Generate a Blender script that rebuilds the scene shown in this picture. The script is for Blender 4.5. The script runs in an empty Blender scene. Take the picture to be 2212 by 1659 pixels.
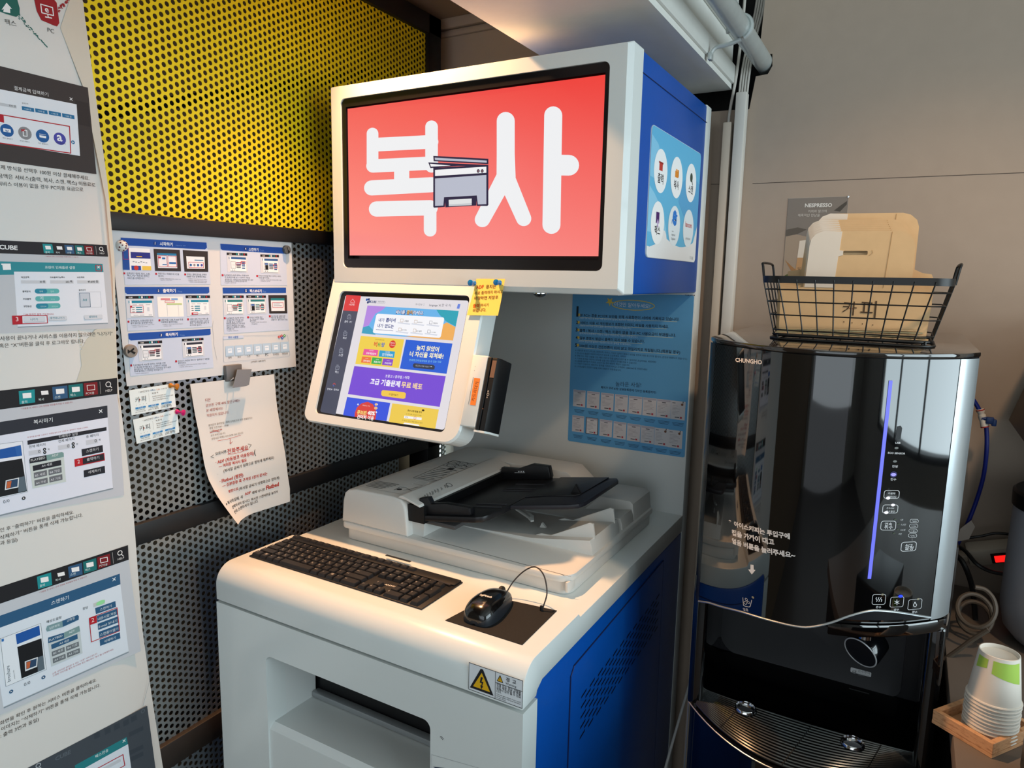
import bpy, bmesh, math, random
from mathutils import Vector, Matrix

# ---------------------------------------------------------------- camera, world, exposure
SC = bpy.context.scene
COL = SC.collection
EYE = Vector((0.0, 0.0, 1.482))
FPX, CX, CY = 1508.09, 1106.0, 829.5            # focal length and centre in pixels of the 2212x1659 frame
YAW, PITCH, ROLL = math.radians(29.532), math.radians(-8.6607), math.radians(1.1788)
_f = Vector((-math.sin(YAW)*math.cos(PITCH), math.cos(YAW)*math.cos(PITCH), math.sin(PITCH)))
_r = Vector((math.cos(YAW), math.sin(YAW), 0))
_u = _r.cross(_f)
RIGHT = _r*math.cos(ROLL) + _u*math.sin(ROLL)
UP = -_r*math.sin(ROLL) + _u*math.cos(ROLL)
FWD = _f
cd = bpy.data.cameras.new('camera'); cam = bpy.data.objects.new('camera', cd); COL.objects.link(cam)
cd.sensor_width = 36; cd.lens = FPX/2212*36; cd.clip_start = 0.02
cam.matrix_world = Matrix.Translation(EYE) @ Matrix((RIGHT, UP, -FWD)).transposed().to_4x4()
SC.camera = cam
SC.view_settings.view_transform = 'Standard'
SC.view_settings.look = 'None'
SC.view_settings.gamma = 1
SC.view_settings.exposure = 0.0
SC.view_settings.use_curve_mapping = False
W = bpy.data.worlds.new('world'); SC.world = W; W.use_nodes = True
W.node_tree.nodes['Background'].inputs[0].default_value = (0.86, 0.93, 1.0, 1)
W.node_tree.nodes['Background'].inputs[1].default_value = 0.45

def light(name, kind, loc, aim, energy, color, **kw):
    d = bpy.data.lights.new(name, kind); o = bpy.data.objects.new(name, d); COL.objects.link(o)
    o.location = loc
    o.rotation_euler = (Vector(aim)-Vector(loc)).to_track_quat('-Z', 'Y').to_euler()
    d.energy = energy; d.color = color
    for k, v in kw.items(): setattr(d, k, v)
    return o
# daylight through the window bays on the right, plus a soft fill added unseen behind the viewer
light('daylight_right', 'AREA', (2.55, 0.30, 1.55), (0, 0.20, 1.3), 84, (0.76, 0.93, 1.0), shape='RECTANGLE', size=2.6, size_y=1.7)
light('front_fill', 'AREA', (0.3, -2.7, 1.6), (-0.3, 1.0, 1.2), 25, (0.82, 0.93, 1.0), shape='RECTANGLE', size=2.8, size_y=1.9)
# warm ceiling spotlight just in front of the kiosk
light('ceiling_spot', 'SPOT', (-1.02, 1.11, 2.20), (-0.62, 1.05, 0.9), 98, (1.0, 0.53, 0.25), spot_size=math.radians(98), spot_blend=0.9, shadow_soft_size=0.018)

# second warm ceiling lamp over the drinks corner
light('corner_lamp', 'SPOT', (0.60, 0.80, 2.50), (0.0, 1.55, 1.35), 42, (1.0, 0.68, 0.42), spot_size=math.radians(52), spot_blend=0.8, shadow_soft_size=0.05)

# ---------------------------------------------------------------- materials
def lin(h):
    if isinstance(h, str):
        h = h.lstrip('#'); h = tuple(int(h[i:i+2], 16) for i in (0, 2, 4))
    return tuple(((c/255)/12.92 if c/255 <= .04045 else ((c/255+.055)/1.055)**2.4) for c in h)
_M = {}
def mat(name, col, rough=.5, metal=0, coat=0, emit=0, noise=0, nscale=40, bump=0, trans=0, ior=1.45, spec=.5, alpha=1):
    if name in _M: return _M[name]
    m = bpy.data.materials.new(name); m.use_nodes = True; nt = m.node_tree; b = nt.nodes['Principled BSDF']
    c = lin(col)
    b.inputs['Base Color'].default_value = (*c, 1)
    b.inputs['Roughness'].default_value = rough; b.inputs['Metallic'].default_value = metal
    b.inputs['Coat Weight'].default_value = coat; b.inputs['Coat Roughness'].default_value = .05
    b.inputs['Transmission Weight'].default_value = trans; b.inputs['IOR'].default_value = ior
    b.inputs['Specular IOR Level'].default_value = spec
    if emit:
        b.inputs['Base Color'].default_value = (.004, .004, .004, 1)
        b.inputs['Emission Color'].default_value = (*c, 1); b.inputs['Emission Strength'].default_value = emit
    if noise or bump:
        tc = nt.nodes.new('ShaderNodeTexCoord'); n = nt.nodes.new('ShaderNodeTexNoise')
        n.inputs['Scale'].default_value = nscale; n.inputs['Detail'].default_value = 5
        nt.links.new(tc.outputs['Object'], n.inputs['Vector'])
        if noise:
            mx = nt.nodes.new('ShaderNodeMix'); mx.data_type = 'RGBA'
            mx.inputs[6].default_value = (*[x*(1-noise) for x in c], 1); mx.inputs[7].default_value = (*[min(1, x*(1+noise)) for x in c], 1)
            nt.links.new(n.outputs['Fac'], mx.inputs[0]); nt.links.new(mx.outputs[2], b.inputs['Base Color'])
        if bump:
            bp = nt.nodes.new('ShaderNodeBump'); bp.inputs['Strength'].default_value = bump; bp.inputs['Distance'].default_value = .002
            nt.links.new(n.outputs['Fac'], bp.inputs['Height']); nt.links.new(bp.outputs['Normal'], b.inputs['Normal'])
    _M[name] = m
    return m
def ink(col, emit=False, rough=.55):
    h = col if isinstance(col, str) else '%02x%02x%02x' % tuple(col)
    h = h.lstrip('#')
    return mat(('screen_' if emit else 'ink_')+h+('' if rough == .55 else '_g'), h, rough=.18 if emit else rough, emit=1.0 if emit else 0, spec=.25 if emit else .3)

# ---------------------------------------------------------------- objects
def tag(o, label, cat, group=None):
    o['label'] = label; o['category'] = cat
    if group: o['group'] = group
    return o
def thing(name, loc, label, cat, group=None):
    o = bpy.data.objects.new(name, None); COL.objects.link(o); o.location = loc; o.empty_display_size = .05
    return tag(o, label, cat, group)
def worldpos(o):
    p = Vector(o.location)
    while o.parent: o = o.parent; p = p+Vector(o.location)
    return p
class MB:
    def __init__(s): s.v = []; s.f = []; s.m = []; s.mats = []; s.sm = []
    def mi(s, m):
        if m not in s.mats: s.mats.append(m)
        return s.mats.index(m)
    def add(s, vs, fs, m, smooth=False):
        k = len(s.v); i = s.mi(m)
        s.v += [tuple(p) for p in vs]
        for f in fs: s.f.append([k+j for j in f]); s.m.append(i); s.sm.append(smooth)
        return s
    def bm(s, bm, m, smooth=False):
        bm.verts.index_update()
        s.add([v.co[:] for v in bm.verts], [[v.index for v in f.verts] for f in bm.faces], m, smooth); bm.free(); return s
    def box(s, lo, hi, m, bev=0, seg=2, rot=None, piv=None):
        b = bmesh.new(); bmesh.ops.create_cube(b, size=1)
        lo, hi = Vector(lo), Vector(hi)
        for v in b.verts: v.co = Vector((lo[i]+(v.co[i]+.5)*(hi[i]-lo[i]) for i in range(3)))
        if bev: bmesh.ops.bevel(b, geom=b.edges[:], offset=bev, segments=seg, affect='EDGES', profile=.5)
        if rot: 
            pv = Vector(piv) if piv is not None else (lo+hi)/2
            for v in b.verts: v.co = pv + rot @ (v.co-pv)
        return s.bm(b, m, bev > 0)
    def prism(s, pts, fn, d0, d1, m, bev=0, smooth=False, seg=2):
        """closed 2D outline pts, fn(a, b, depth) -> xyz, extruded from d0 to d1"""
        b = bmesh.new()
        A = [b.verts.new(fn(p[0], p[1], d0)) for p in pts]; B = [b.verts.new(fn(p[0], p[1], d1)) for p in pts]
        n = len(pts); b.faces.new(A); b.faces.new(B[::-1])
        for i in range(n): b.faces.new((A[i], B[i], B[(i+1) % n], A[(i+1) % n]))
        bmesh.ops.recalc_face_normals(b, faces=b.faces[:])
        if bev:
            es = [e for f in b.faces if len(f.verts) == n for e in f.edges]
            bmesh.ops.bevel(b, geom=list(set(es)), offset=bev, segments=seg, affect='EDGES', profile=.5)
        return s.bm(b, m, smooth)
    def tube(s, pts, r, m, n=8, closed=False, caps=True):
        P = [Vector(p) for p in pts]; N = len(P); vs = []; fs = []
        R = r if isinstance(r, (list, tuple)) else [r]*N
        prev = None
        for i, p in enumerate(P):
            a = P[(i-1) % N] if closed else P[max(i-1, 0)]; c = P[(i+1) % N] if closed else P[min(i+1, N-1)]
            t = (c-a).normalized() if (c-a).length > 1e-9 else Vector((0, 0, 1))
            if prev is None:
                x = t.orthogonal().normalized()
            else:
                x = prev - t*prev.dot(t)
                x = x.normalized() if x.length > 1e-6 else t.orthogonal().normalized()
            prev = x; y = t.cross(x)
            for k in range(n):
                an = 2*math.pi*k/n; vs.append(p+(x*math.cos(an)+y*math.sin(an))*R[i])
        for i in range(N if closed else N-1):
            j = (i+1) % N
            for k in range(n): fs.append((i*n+k, i*n+(k+1) % n, j*n+(k+1) % n, j*n+k))
        if caps and not closed: fs += [tuple(range(n))[::-1], tuple((N-1)*n+k for k in range(n))]
        return s.add(vs, fs, m, True)
    def lathe(s, prof, c, m, n=32, axis=None, smooth=True):
        """prof list of (radius, height) about axis through c"""
        ax = Vector(axis or (0, 0, 1)).normalized(); x = ax.orthogonal().normalized(); y = ax.cross(x); c = Vector(c)
        vs = [c+ax*h+(x*math.cos(2*math.pi*k/n)+y*math.sin(2*math.pi*k/n))*r for r, h in prof for k in range(n)]
        fs = [(i*n+k, i*n+(k+1) % n, (i+1)*n+(k+1) % n, (i+1)*n+k) for i in range(len(prof)-1) for k in range(n)]
        if prof[0][0] > 1e-4: fs.append(tuple(range(n))[::-1])
        if prof[-1][0] > 1e-4: fs.append(tuple((len(prof)-1)*n+k for k in range(n)))
        return s.add(vs, fs, m, smooth)
    def grid(s, fn, nu, nv, m, smooth=True):
        vs = [fn(i/nu, j/nv) for j in range(nv+1) for i in range(nu+1)]
        fs = [(j*(nu+1)+i, j*(nu+1)+i+1, (j+1)*(nu+1)+i+1, (j+1)*(nu+1)+i) for j in range(nv) for i in range(nu)]
        return s.add(vs, fs, m, smooth)
    def merge(s, o):
        k = len(s.v); s.v += o.v; s.sm += o.sm
        s.m += [s.mi(o.mats[i]) for i in o.m]; s.f += [[k+j for j in f] for f in o.f]
        return s
    def build(s, name, parent=None, label=None, cat=None, group=None, kind=None, loc=(0, 0, 0)):
        org = worldpos(parent) if parent else Vector(loc)
        me = bpy.data.meshes.new(name)
        me.from_pydata([(v[0]-org[0], v[1]-org[1], v[2]-org[2]) for v in s.v], [], s.f)
        for m in s.mats: me.materials.append(m)
        me.polygons.foreach_set('material_index', s.m)
        me.polygons.foreach_set('use_smooth', s.sm)
        me.update()
        if any(s.sm):
            try: me.set_sharp_from_angle(angle=math.radians(40))
            except Exception: pass
        o = bpy.data.objects.new(name, me); COL.objects.link(o)
        if parent: o.parent = parent
        else: o.location = org
        if label: o['label'] = label
        if cat: o['category'] = cat
        if group: o['group'] = group
        if kind: o['kind'] = kind
        return o
def rrect(x0, y0, x1, y1, r, n=6):
    """rounded rectangle outline, r a number or (bl, br, tr, tl)"""
    R = r if isinstance(r, (tuple, list)) else (r,)*4
    out = []
    for (cx, cy, a0, q) in ((x0+R[0], y0+R[0], 180, R[0]), (x1-R[1], y0+R[1], 270, R[1]), (x1-R[2], y1-R[2], 0, R[2]), (x0+R[3], y1-R[3], 90, R[3])):
        for k in range(n+1):
            a = math.radians(a0+90*k/n); out.append((cx+q*math.cos(a), cy+q*math.sin(a)))
            if q < 1e-6: break
    return out
def plate_hole(mb, outer, inner, fn, d0, d1, m):
    """plate with a hole: outlines in 2D, fn(a,b,d)->xyz, front at d0, back at d1"""
    b = bmesh.new()
    for d in (d0, d1):
        loops = []
        for pts in (outer, inner):
            V = [b.verts.new(fn(p[0], p[1], d)) for p in pts]
            loops += [b.edges.new((V[i], V[(i+1) % len(V)])) for i in range(len(V))]
        bmesh.ops.triangle_fill(b, edges=loops, use_beauty=True)
    mb.bm(b, m)
    for pts in (outer, inner):
        n = len(pts)
        mb.add([fn(p[0], p[1], d0) for p in pts]+[fn(p[0], p[1], d1) for p in pts], [(i, (i+1) % n, n+(i+1) % n, n+i) for i in range(n)], m)
def bez(pts, n=12):
    """smooth curve through points (Catmull-Rom)"""
    P = [Vector(p) for p in pts]; P = [P[0]*2-P[1]]+P+[P[-1]*2-P[-2]]; out = []
    for i in range(1, len(P)-2):
        a, b, c, d = P[i-1:i+3]
        for k in range(n):
            t = k/n; out.append(.5*((2*b)+(c-a)*t+(2*a-5*b+4*c-d)*t*t+(3*b-a-3*c+d)*t**3))
    out.append(P[-2]); return out

# ---------------------------------------------------------------- measuring the photograph: pixel -> point on a known surface
def ray(x, y): return RIGHT*((x-CX)/FPX) - UP*((y-CY)/FPX) + FWD
class Plane:
    def __init__(s, p0, u, v):
        s.p0, s.u, s.v = Vector(p0), Vector(u).normalized(), Vector(v).normalized(); s.n = s.u.cross(s.v)
    def uv(s, x, y):
        d = ray(x, y); t = (s.p0-EYE).dot(s.n)/d.dot(s.n); q = EYE+d*t-s.p0
        return (q.dot(s.u), q.dot(s.v))
    def at(s, u, v, off=0): return s.p0+s.u*u+s.v*v+s.n*off
    def w(s, x, y, off=0): return s.at(*s.uv(x, y), off)
class Bow:
    """the bowed front of the water purifier: Y = y0 + k (X-x0)^2"""
    k, x0, y0 = 2.9, -.11, 1.155
    def __init__(s, inset=0): s.i = inset
    def Y(s, X): return s.y0+s.i+s.k*(X-s.x0)**2
    def uv(s, x, y):
        d = ray(x, y); a = s.k*d.x**2; b = -2*s.k*d.x*s.x0-d.y; c = s.y0+s.i+s.k*s.x0**2
        t = (-b-math.sqrt(max(b*b-4*a*c, 0)))/(2*a) if abs(a) > 1e-7 else -c/b
        p = EYE+d*t; return (p.x, p.z)
    def at(s, u, v, off=0): return Vector((u, s.Y(u)-off, v))
    def w(s, x, y, off=0): return s.at(*s.uv(x, y), off)
_T = {}
def glyphs(t, bold):
    if (t, bold) not in _T:
        c = bpy.data.curves.new('writing', 'FONT'); c.body = t; c.resolution_u = 2; c.offset = bold
        o = bpy.data.objects.new('writing', c); COL.objects.link(o)
        dg = bpy.context.evaluated_depsgraph_get(); ev = o.evaluated_get(dg); me = ev.to_mesh()
        V = [(q.co.x, q.co.y) for q in me.vertices]; Fs = [tuple(p.vertices) for p in me.polygons]
        ev.to_mesh_clear(); bpy.data.objects.remove(o); bpy.data.curves.remove(c)
        _T[(t, bold)] = (V, Fs)
    return _T[(t, bold)]
STEP = .00012
class Art:
    """print on a surface; coordinates are photo pixels through crop(ox, oy, scale)"""
    def __init__(s, surf, crop=(0, 0, 1), emit=False, off=.0003, warp=None, rough=.55):
        s.cnt = 0; s.s = surf; s.c = crop; s.e = emit; s.off = off; s.mb = MB(); s.warp = warp; s.rough = rough
    def crop(s, *c): s.c = c; return s
    def px(s, p): return (s.c[0]+p[0]/s.c[2], s.c[1]+p[1]/s.c[2])
    def uv(s, p): return s.s.uv(*s.px(p))
    def pos(s, q, l):
        o = s.off+STEP*l
        if s.warp: o += s.warp(*q)
        return s.s.at(q[0], q[1], o)
    def polyuv(s, Q, col, l=1):
        s.cnt = (s.cnt+1) % 24
        s.mb.add([s.pos(q, l+s.cnt*.036) for q in Q], [tuple(range(len(Q)))], ink(col, s.e, s.rough)); return s
    def poly(s, P, col, l=1): return s.polyuv([s.uv(p) for p in P], col, l)
    def rect(s, x0, y0, x1, y1, col, l=1, r=0):
        a = s.uv((x0, y0)); b = s.uv((x1, y1))
        u0, u1, v0, v1 = min(a[0], b[0]), max(a[0], b[0]), min(a[1], b[1]), max(a[1], b[1])
        return s.polyuv(rrect(u0, v0, u1, v1, min(r, (u1-u0)/2, (v1-v0)/2), 4), col, l)
    def scale(s, p):
        a = s.uv(p); b = s.uv((p[0]+10, p[1])); c = s.uv((p[0], p[1]+10))
        return (math.dist(a, b)+math.dist(a, c))/20
    def line(s, P, w, col, l=2, close=False, cap=True):
        sc = s.scale(P[0]); hw = w*sc/2; Q = [s.uv(p) for p in P]
        if close: Q.append(Q[0])
        for a, b in zip(Q, Q[1:]):
            d = math.dist(a, b)
            if d < 1e-7: continue
            ex, ey = (b[0]-a[0])/d*hw, (b[1]-a[1])/d*hw
            if not cap: s.polyuv([(a[0]-ey, a[1]+ex), (b[0]-ey, b[1]+ex), (b[0]+ey, b[1]-ex), (a[0]+ey, a[1]-ex)], col, l); continue
            A = math.atan2(ey, ex)
            pts = [(b[0]+hw*math.cos(A-math.pi/2+math.pi*k/4), b[1]+hw*math.sin(A-math.pi/2+math.pi*k/4)) for k in range(5)]
            pts += [(a[0]+hw*math.cos(A+math.pi/2+math.pi*k/4), a[1]+hw*math.sin(A+math.pi/2+math.pi*k/4)) for k in range(5)]
            s.polyuv(pts, col, l)
        return s
    def stroke(s, P, w, col, l=2, n=10):
        """thick rounded stroke, width in pixels measured in the picture (P may be [x,y,w])"""
        for a, b in zip(P, P[1:]):
            wa = a[2] if len(a) > 2 else w; wb = b[2] if len(b) > 2 else w
            A = math.atan2(b[1]-a[1], b[0]-a[0])
            pts = [(b[0]+wb/2*math.cos(A-math.pi/2+math.pi*k/n), b[1]+wb/2*math.sin(A-math.pi/2+math.pi*k/n)) for k in range(n+1)]
            pts += [(a[0]+wa/2*math.cos(A+math.pi/2+math.pi*k/n), a[1]+wa/2*math.sin(A+math.pi/2+math.pi*k/n)) for k in range(n+1)]
            s.poly(pts, col, l)
        return s
    def disc(s, x, y, r, col, l=2, ry=None, n=20):
        sc = s.scale((x, y)); c = s.uv((x, y)); r *= sc; ry = r if ry is None else ry*sc
        return s.polyuv([(c[0]+r*math.cos(2*math.pi*k/n), c[1]+ry*math.sin(2*math.pi*k/n)) for k in range(n)], col, l)
    def ring(s, x, y, r, w, col, l=2, n=16):
        sc = s.scale((x, y)); c = s.uv((x, y)); r *= sc; w *= sc/2
        for k in range(n):
            a, b = 2*math.pi*k/n, 2*math.pi*(k+1)/n
            s.polyuv([(c[0]+q*math.cos(t), c[1]+q*math.sin(t)) for q, t in ((r-w, a), (r+w, a), (r+w, b), (r-w, b))], col, l)
        return s
    def text(s, t, x0, y0, x1, y1, col, l=3, bold=0, h=1):
        V, Fs = glyphs(t, bold)
        if not V: return s
        a, b = s.uv((x0, y0)), s.uv((x1, y1)); L = math.dist(a, b)
        m0 = min(v[0] for v in V); m1 = max(v[0] for v in V); k = L/(m1-m0); ex, ey = (b[0]-a[0])/L, (b[1]-a[1])/L
        s.mb.add([s.pos((a[0]+ex*(x-m0)*k-ey*y*k*h, a[1]+ey*(x-m0)*k+ex*y*k*h), l) for x, y in V], Fs, ink(col, s.e, s.rough)); return s
    def frame(s, P, w, col, l=2): return s.line(P, w, col, l, close=True)
    def build(s, *a, **k): return s.mb.build(*a, **k)

WALLX = -1.25
wallP = Plane((WALLX, 0, 0), (0, 1, 0), (0, 0, 1))
backP = Plane((0, 1.80, 0), (1, 0, 0), (0, 0, 1))
sideP = Plane((-.455, 0, 0), (0, 1, 0), (0, 0, 1))
deckP = Plane((0, 0, .904), (1, 0, 0), (0, 1, 0))

white = mat('white_paint', 'dfe4e2', .28, coat=.25, noise=.015, nscale=6)
bwhite = mat('panel_grey_white', 'cfd2d0', .4)
blue = mat('blue_paint', '044ea8', .35, noise=.05, nscale=90, bump=.05)
black = mat('black_plastic', '101012', .42, noise=.1, nscale=120)
gloss = mat('black_gloss', '050506', .04, coat=1)
dkgrey = mat('dark_grey_plastic', '2a2b30', .4, noise=.05, nscale=200, bump=.1)
frameM = mat('black_steel', '121113', .45, noise=.15, nscale=30)
paper = mat('paper', 'eeece8', .6)
chrome = mat('chrome', 'd8d8da', .12, metal=1)
silver = mat('silver_trim', 'c4ccd0', .34, metal=.85)
lgrey = mat('scanner_grey', 'd2d0cb', .45, noise=.01, nscale=30)
# ================================================================ the setting
random.seed(4)
m_floor = mat('floor_tile', '5a5652', .5, noise=.15, nscale=12)
m_board = mat('wall_board', 'a08f80', .75, noise=.05, nscale=25, bump=.12)
m_dark = mat('dark_cavity', '121110', .8)
m_ceil = mat('ceiling_paint', '9a8a78', .8, noise=.05, nscale=8)
m_beam = mat('beam_paint', 'dcdcd6', .45, noise=.04, nscale=30, bump=.35)
m_conc = mat('wall_plaster', 'b3aaa0', .7, noise=.04, nscale=20)
m_behind = mat('brown_hardboard', '65533f', .8, noise=.08, nscale=15)
def struct(mb, name): return mb.build(name, kind='structure')
struct(MB().box((-1.6, -3.0, -.05), (3.0, 2.05, 0), m_floor), 'floor')
c = MB(); c.box((-1.6, -3.0, 2.225), (-.72, 2.05, 2.35), m_ceil); struct(c, 'ceiling')
c = MB(); c.box((-.72, -3.0, 2.62), (3.0, 2.05, 2.7), m_beam); struct(c, 'ceiling.001')
# steel beam with painted flange and recessed web, running along the depth of the room
c = MB()
c.box((-.72, -2.9, 1.94), (-.425, 1.795, 1.952), m_beam); c.box((-.72, -2.9, 1.953), (-.70, 1.795, 2.22), m_beam)
c.box((-.455, -2.9, 1.9525), (-.419, 1.795, 1.995), m_beam, .003); c.box((-.66, -2.9, 1.953), (-.428, 1.795, 2.62), m_beam)
c.box((-.4285, -2.9, 2.05), (-.421, 1.795, 2.62), m_beam, .003)
struct(c, 'trim_1')
# back wall: dark cavity plane, grey board with a notch for pipe and cables
struct(MB().box((-1.6, 1.93, 0), (3.0, 1.96, 2.7), m_dark), 'wall_back')
brd = [(-.72, 0), (2.9, 0), (2.9, 2.62), (.25, 2.62), (.25, 2.20), (-.362, 2.165), (-.368, 2.014), (-.338, 2.012), (-.336, 1.985), (-.345, 1.968), (-.372, 1.966), (-.382, 1.893), (-.398, 1.888), (-.40, 1.894), (-.515, 1.896), (-.72, 1.90)]
c = MB().prism(brd, lambda a, b, d: (a, d, b), 1.80, 1.812, m_board)
A = Art(backP, off=.0004); A.line([(1626, 396.5), (1760, 391), (2212, 373)], 1.2, '4a3f38', 1); A.line([(1536, 398), (1562, 398)], 1.0, '4a3f38', 1)
c.merge(A.mb)
struct(c, 'wall_back.001')
c = MB().box((-1.36, 1.80, 0), (-.72, 1.83, 2.225), m_conc); c.box((-1.30, 1.788, 2.176), (-.72, 1.80, 2.192), m_conc, .003); c.box((-1.30, 1.78, 2.196), (-.72, 1.80, 2.225), m_conc, .004)
struct(c, 'wall_back.002')
# wall behind the perforated sheets: two hardboards with a slanting dark gap
c = MB(); cut = lambda y, o: 1.50+.341*(y)+o
c.prism([(-3, 0), (1.8, 0), (1.8, cut(1.8, -.016)), (.2, cut(.2, -.016)), (-3, cut(.2, -.016))], lambda a, b, d: (d, a, b), -1.36, -1.375, m_behind)
c.prism([(-3, cut(.2, .01)), (.2, cut(.2, .01)), (1.8, cut(1.8, .01)), (1.8, 2.225), (-3, 2.225)], lambda a, b, d: (d, a, b), -1.36, -1.375, m_behind)
struct(c, 'wall_left')
struct(MB().box((-1.46, -3, 0), (-1.42, 2.0, 2.225), m_dark), 'wall_left.001')
# daylight slit seen low through the last holes
sl = MB(); sl.box((-1.272, 1.737, .88), (-1.270, 1.786, 1.03), mat('daylight_slit', 'e8ffff', .5, emit=2.2)); struct(sl, 'window_2')
# right wall with a window bay, shop front behind the viewer
m_rw = mat('right_wall_paint', 'b9b6b0', .7)
c = MB(); c.box((2.6, -3, 0), (2.72, 2.0, .68), m_rw); c.box((2.6, -3, 2.42), (2.72, 2.0, 2.62), m_rw); c.box((2.6, 1.62, .68), (2.72, 2.0, 2.42), m_rw); c.box((2.6, -3, .68), (2.72, -.98, 2.42), m_rw)
struct(c, 'wall_right')
c = MB()
for y in (-.98, -.12, .74, 1.60): c.box((2.44, y, .68), (2.5, y+.045, 2.42), frameM)
for z in (.68, 1.95, 2.38): c.box((2.44, -.98, z), (2.5, 1.64, z+.04), frameM)
struct(c, 'window_1')
struct(MB().box((-1.6, -3.1, 0), (-1.2, -2.9, 2.6), m_rw).box((1.75, -3.1, 0), (3.0, -2.9, 2.6), m_rw).box((-1.2, -3.1, 2.55), (1.75, -2.9, 2.7), m_rw), 'wall_front')

# ---------------------------------------------------------------- perforated sheets on the left wall, black steel frame
def perforated(y0, y1, z0, z1, m, pitch=.0146, dia=.0094, t=.0015, oy=.7416, oz=1.8314):
    mb = MB(); vs = []; fs = []
    cw = pitch*.8660254; R = pitch/math.sqrt(3)
    n = 12
    hexp = []
    for k in range(6):
        a = math.radians(60*k); b = math.radians(60*(k+1))
        p = (R*math.cos(a), R*math.sin(a)); q = (R*math.cos(b), R*math.sin(b))
        hexp += [p, ((p[0]+q[0])/2, (p[1]+q[1])/2)]
    hole = [(dia/2*math.cos(math.radians(30*k)), dia/2*math.sin(math.radians(30*k))) for k in range(12)]
    i0 = math.floor((y0-oy)/cw)-1; i1 = math.ceil((y1-oy)/cw)+1; j0 = math.floor((z0-oz)/pitch)-1; j1 = math.ceil((z1-oz)/pitch)+1
    cl = lambda y, z: (min(max(y, y0), y1), min(max(z, z0), z1))
    for i in range(i0, i1+1):
        for j in range(j0, j1+1):
            cy = oy+i*cw; cz = oz+(j+(.5 if i % 2 else 0))*pitch
            if cy < y0-R or cy > y1+R or cz < z0-R or cz > z1+R: continue
            k = len(vs)
            vs += [(WALLX, *cl(cy+p[0], cz+p[1])) for p in hexp]+[(WALLX, *cl(cy+p[0], cz+p[1])) for p in hole]+[(WALLX-t, *cl(cy+p[0], cz+p[1])) for p in hole]
            for q in range(12):
                r = (q+1) % 12
                fs.append((k+q, k+r, k+12+r, k+12+q)); fs.append((k+12+q, k+12+r, k+24+r, k+24+q))
    return mb.add(vs, fs, m)
yel = mat('yellow_paint', 'ecd618', .45, metal=.2, noise=.03, nscale=10)
gry = mat('grey_steel_sheet', 'aab0b2', .40, metal=.85, noise=.05, nscale=14)
tag(perforated(.55, 1.68, 1.580, 2.152, yel).build('perforated_panel'), 'yellow perforated metal sheet with round holes above the black rail', 'perforated panel', 'perforated sheets on the wall')
tag(perforated(.55, 1.74, 1.0, 1.562, gry, oz=1.0982, oy=.7705).build('perforated_panel'), 'grey perforated metal sheet behind the paper notices and business cards', 'perforated panel', 'perforated sheets on the wall')
tag(perforated(.55, 1.55, .52, .962, gry, oz=1.0982, oy=.7705).build('perforated_panel'), 'grey perforated metal sheet under the middle black rail', 'perforated panel', 'perforated sheets on the wall')
tag(perforated(.6, 1.2, .2, .47, gry, oz=1.0982, oy=.7705).build('perforated_panel'), 'strip of grey perforated sheet below the lowest rail near the floor', 'perforated panel', 'perforated sheets on the wall')
tag(perforated(1.737, 1.786, .86, 1.05, gry, oz=1.0982, oy=.7705).build('perforated_panel'), 'narrow perforated strip with daylight shining through, beyond the black post', 'perforated panel', 'perforated sheets on the wall')
c = MB(); c.box((WALLX-.06, .5, 1.551), (WALLX+.012, 1.74, 1.583), frameM, .002); struct(c, 'trim_2')
c = MB(); c.box((WALLX-.06, .5, .962), (WALLX+.012, 1.74, 1.004), frameM, .003); struct(c, 'trim_3')
c = MB(); c.box((WALLX-.06, .5, .468), (WALLX+.012, 1.74, .525), mat('rusty_steel', '2a211b', .5, noise=.4, nscale=25), .003); struct(c, 'trim_4')
c = MB(); c.box((WALLX-.06, .3, 2.150), (WALLX+.012, 1.735, 2.203), frameM, .003); c.box((WALLX-.06, 1.675, .2), (WALLX+.012, 1.735, 2.203), frameM, .003); struct(c, 'trim_5')

# ================================================================ papers on the left wall
# ---- tall guide poster
def ui_icons(A, q, tones=('1f8f95', None, '32597f', '1c6f70', '7a1b22')):
    for P, t in zip(q, tones):
        if t: A.poly(P, t, 3)
        m = [sum(p[i] for p in P)/4 for i in (0, 1)]
        g = lambda s, o=0: [(m[0]+(p[0]-m[0])*s, m[1]+(p[1]-m[1])*s*.7+(P[0][1]-P[3][1])*.1+o) for p in P]
        if t == '7a1b22': A.frame(g(.55), 4.5, 'f0f0f0', 4)
        else: A.poly(g(.55 if t else .75), 'f0f0f0', 4)
P = Art(Plane((WALLX+.019, 0, 0), (0, 1, 0), (0, 0, 1)))
edge = [(150, -60), (180, 0), (200, 170), (235, 400), (250, 560), (256, 830), (290, 1120), (310, 1350), (355, 1659), (366, 1730)]
ev = [P.uv(p) for p in edge]
def edgeY(z):
    for a, b in zip(ev, ev[1:]):
        if b[1] <= z <= a[1]: return b[0]+(a[0]-b[0])*(z-b[1])/(a[1]-b[1])
    return ev[0][0] if z > ev[0][1] else ev[-1][0]
z0, z1 = ev[-1][1], ev[0][1]
def sheet(i, j):
    z = z0+(z1-z0)*j; y = .18+(edgeY(z)-.18)*i
    return P.s.at(y, z, (.0035*math.sin(z*7)-.0036)*max(0, (i-.9)/.1))
P.mb.grid(sheet, 24, 40, mat('poster_paper', 'd9d8d4', .5))
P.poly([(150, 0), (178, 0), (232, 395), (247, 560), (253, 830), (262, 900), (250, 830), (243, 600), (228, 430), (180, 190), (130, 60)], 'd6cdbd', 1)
P.poly([(247, 685), (252, 790), (254, 838), (160, 838), (176, 790), (173, 760), (186, 735), (205, 712), (232, 706)], 'c9c6b8', 1)
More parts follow.
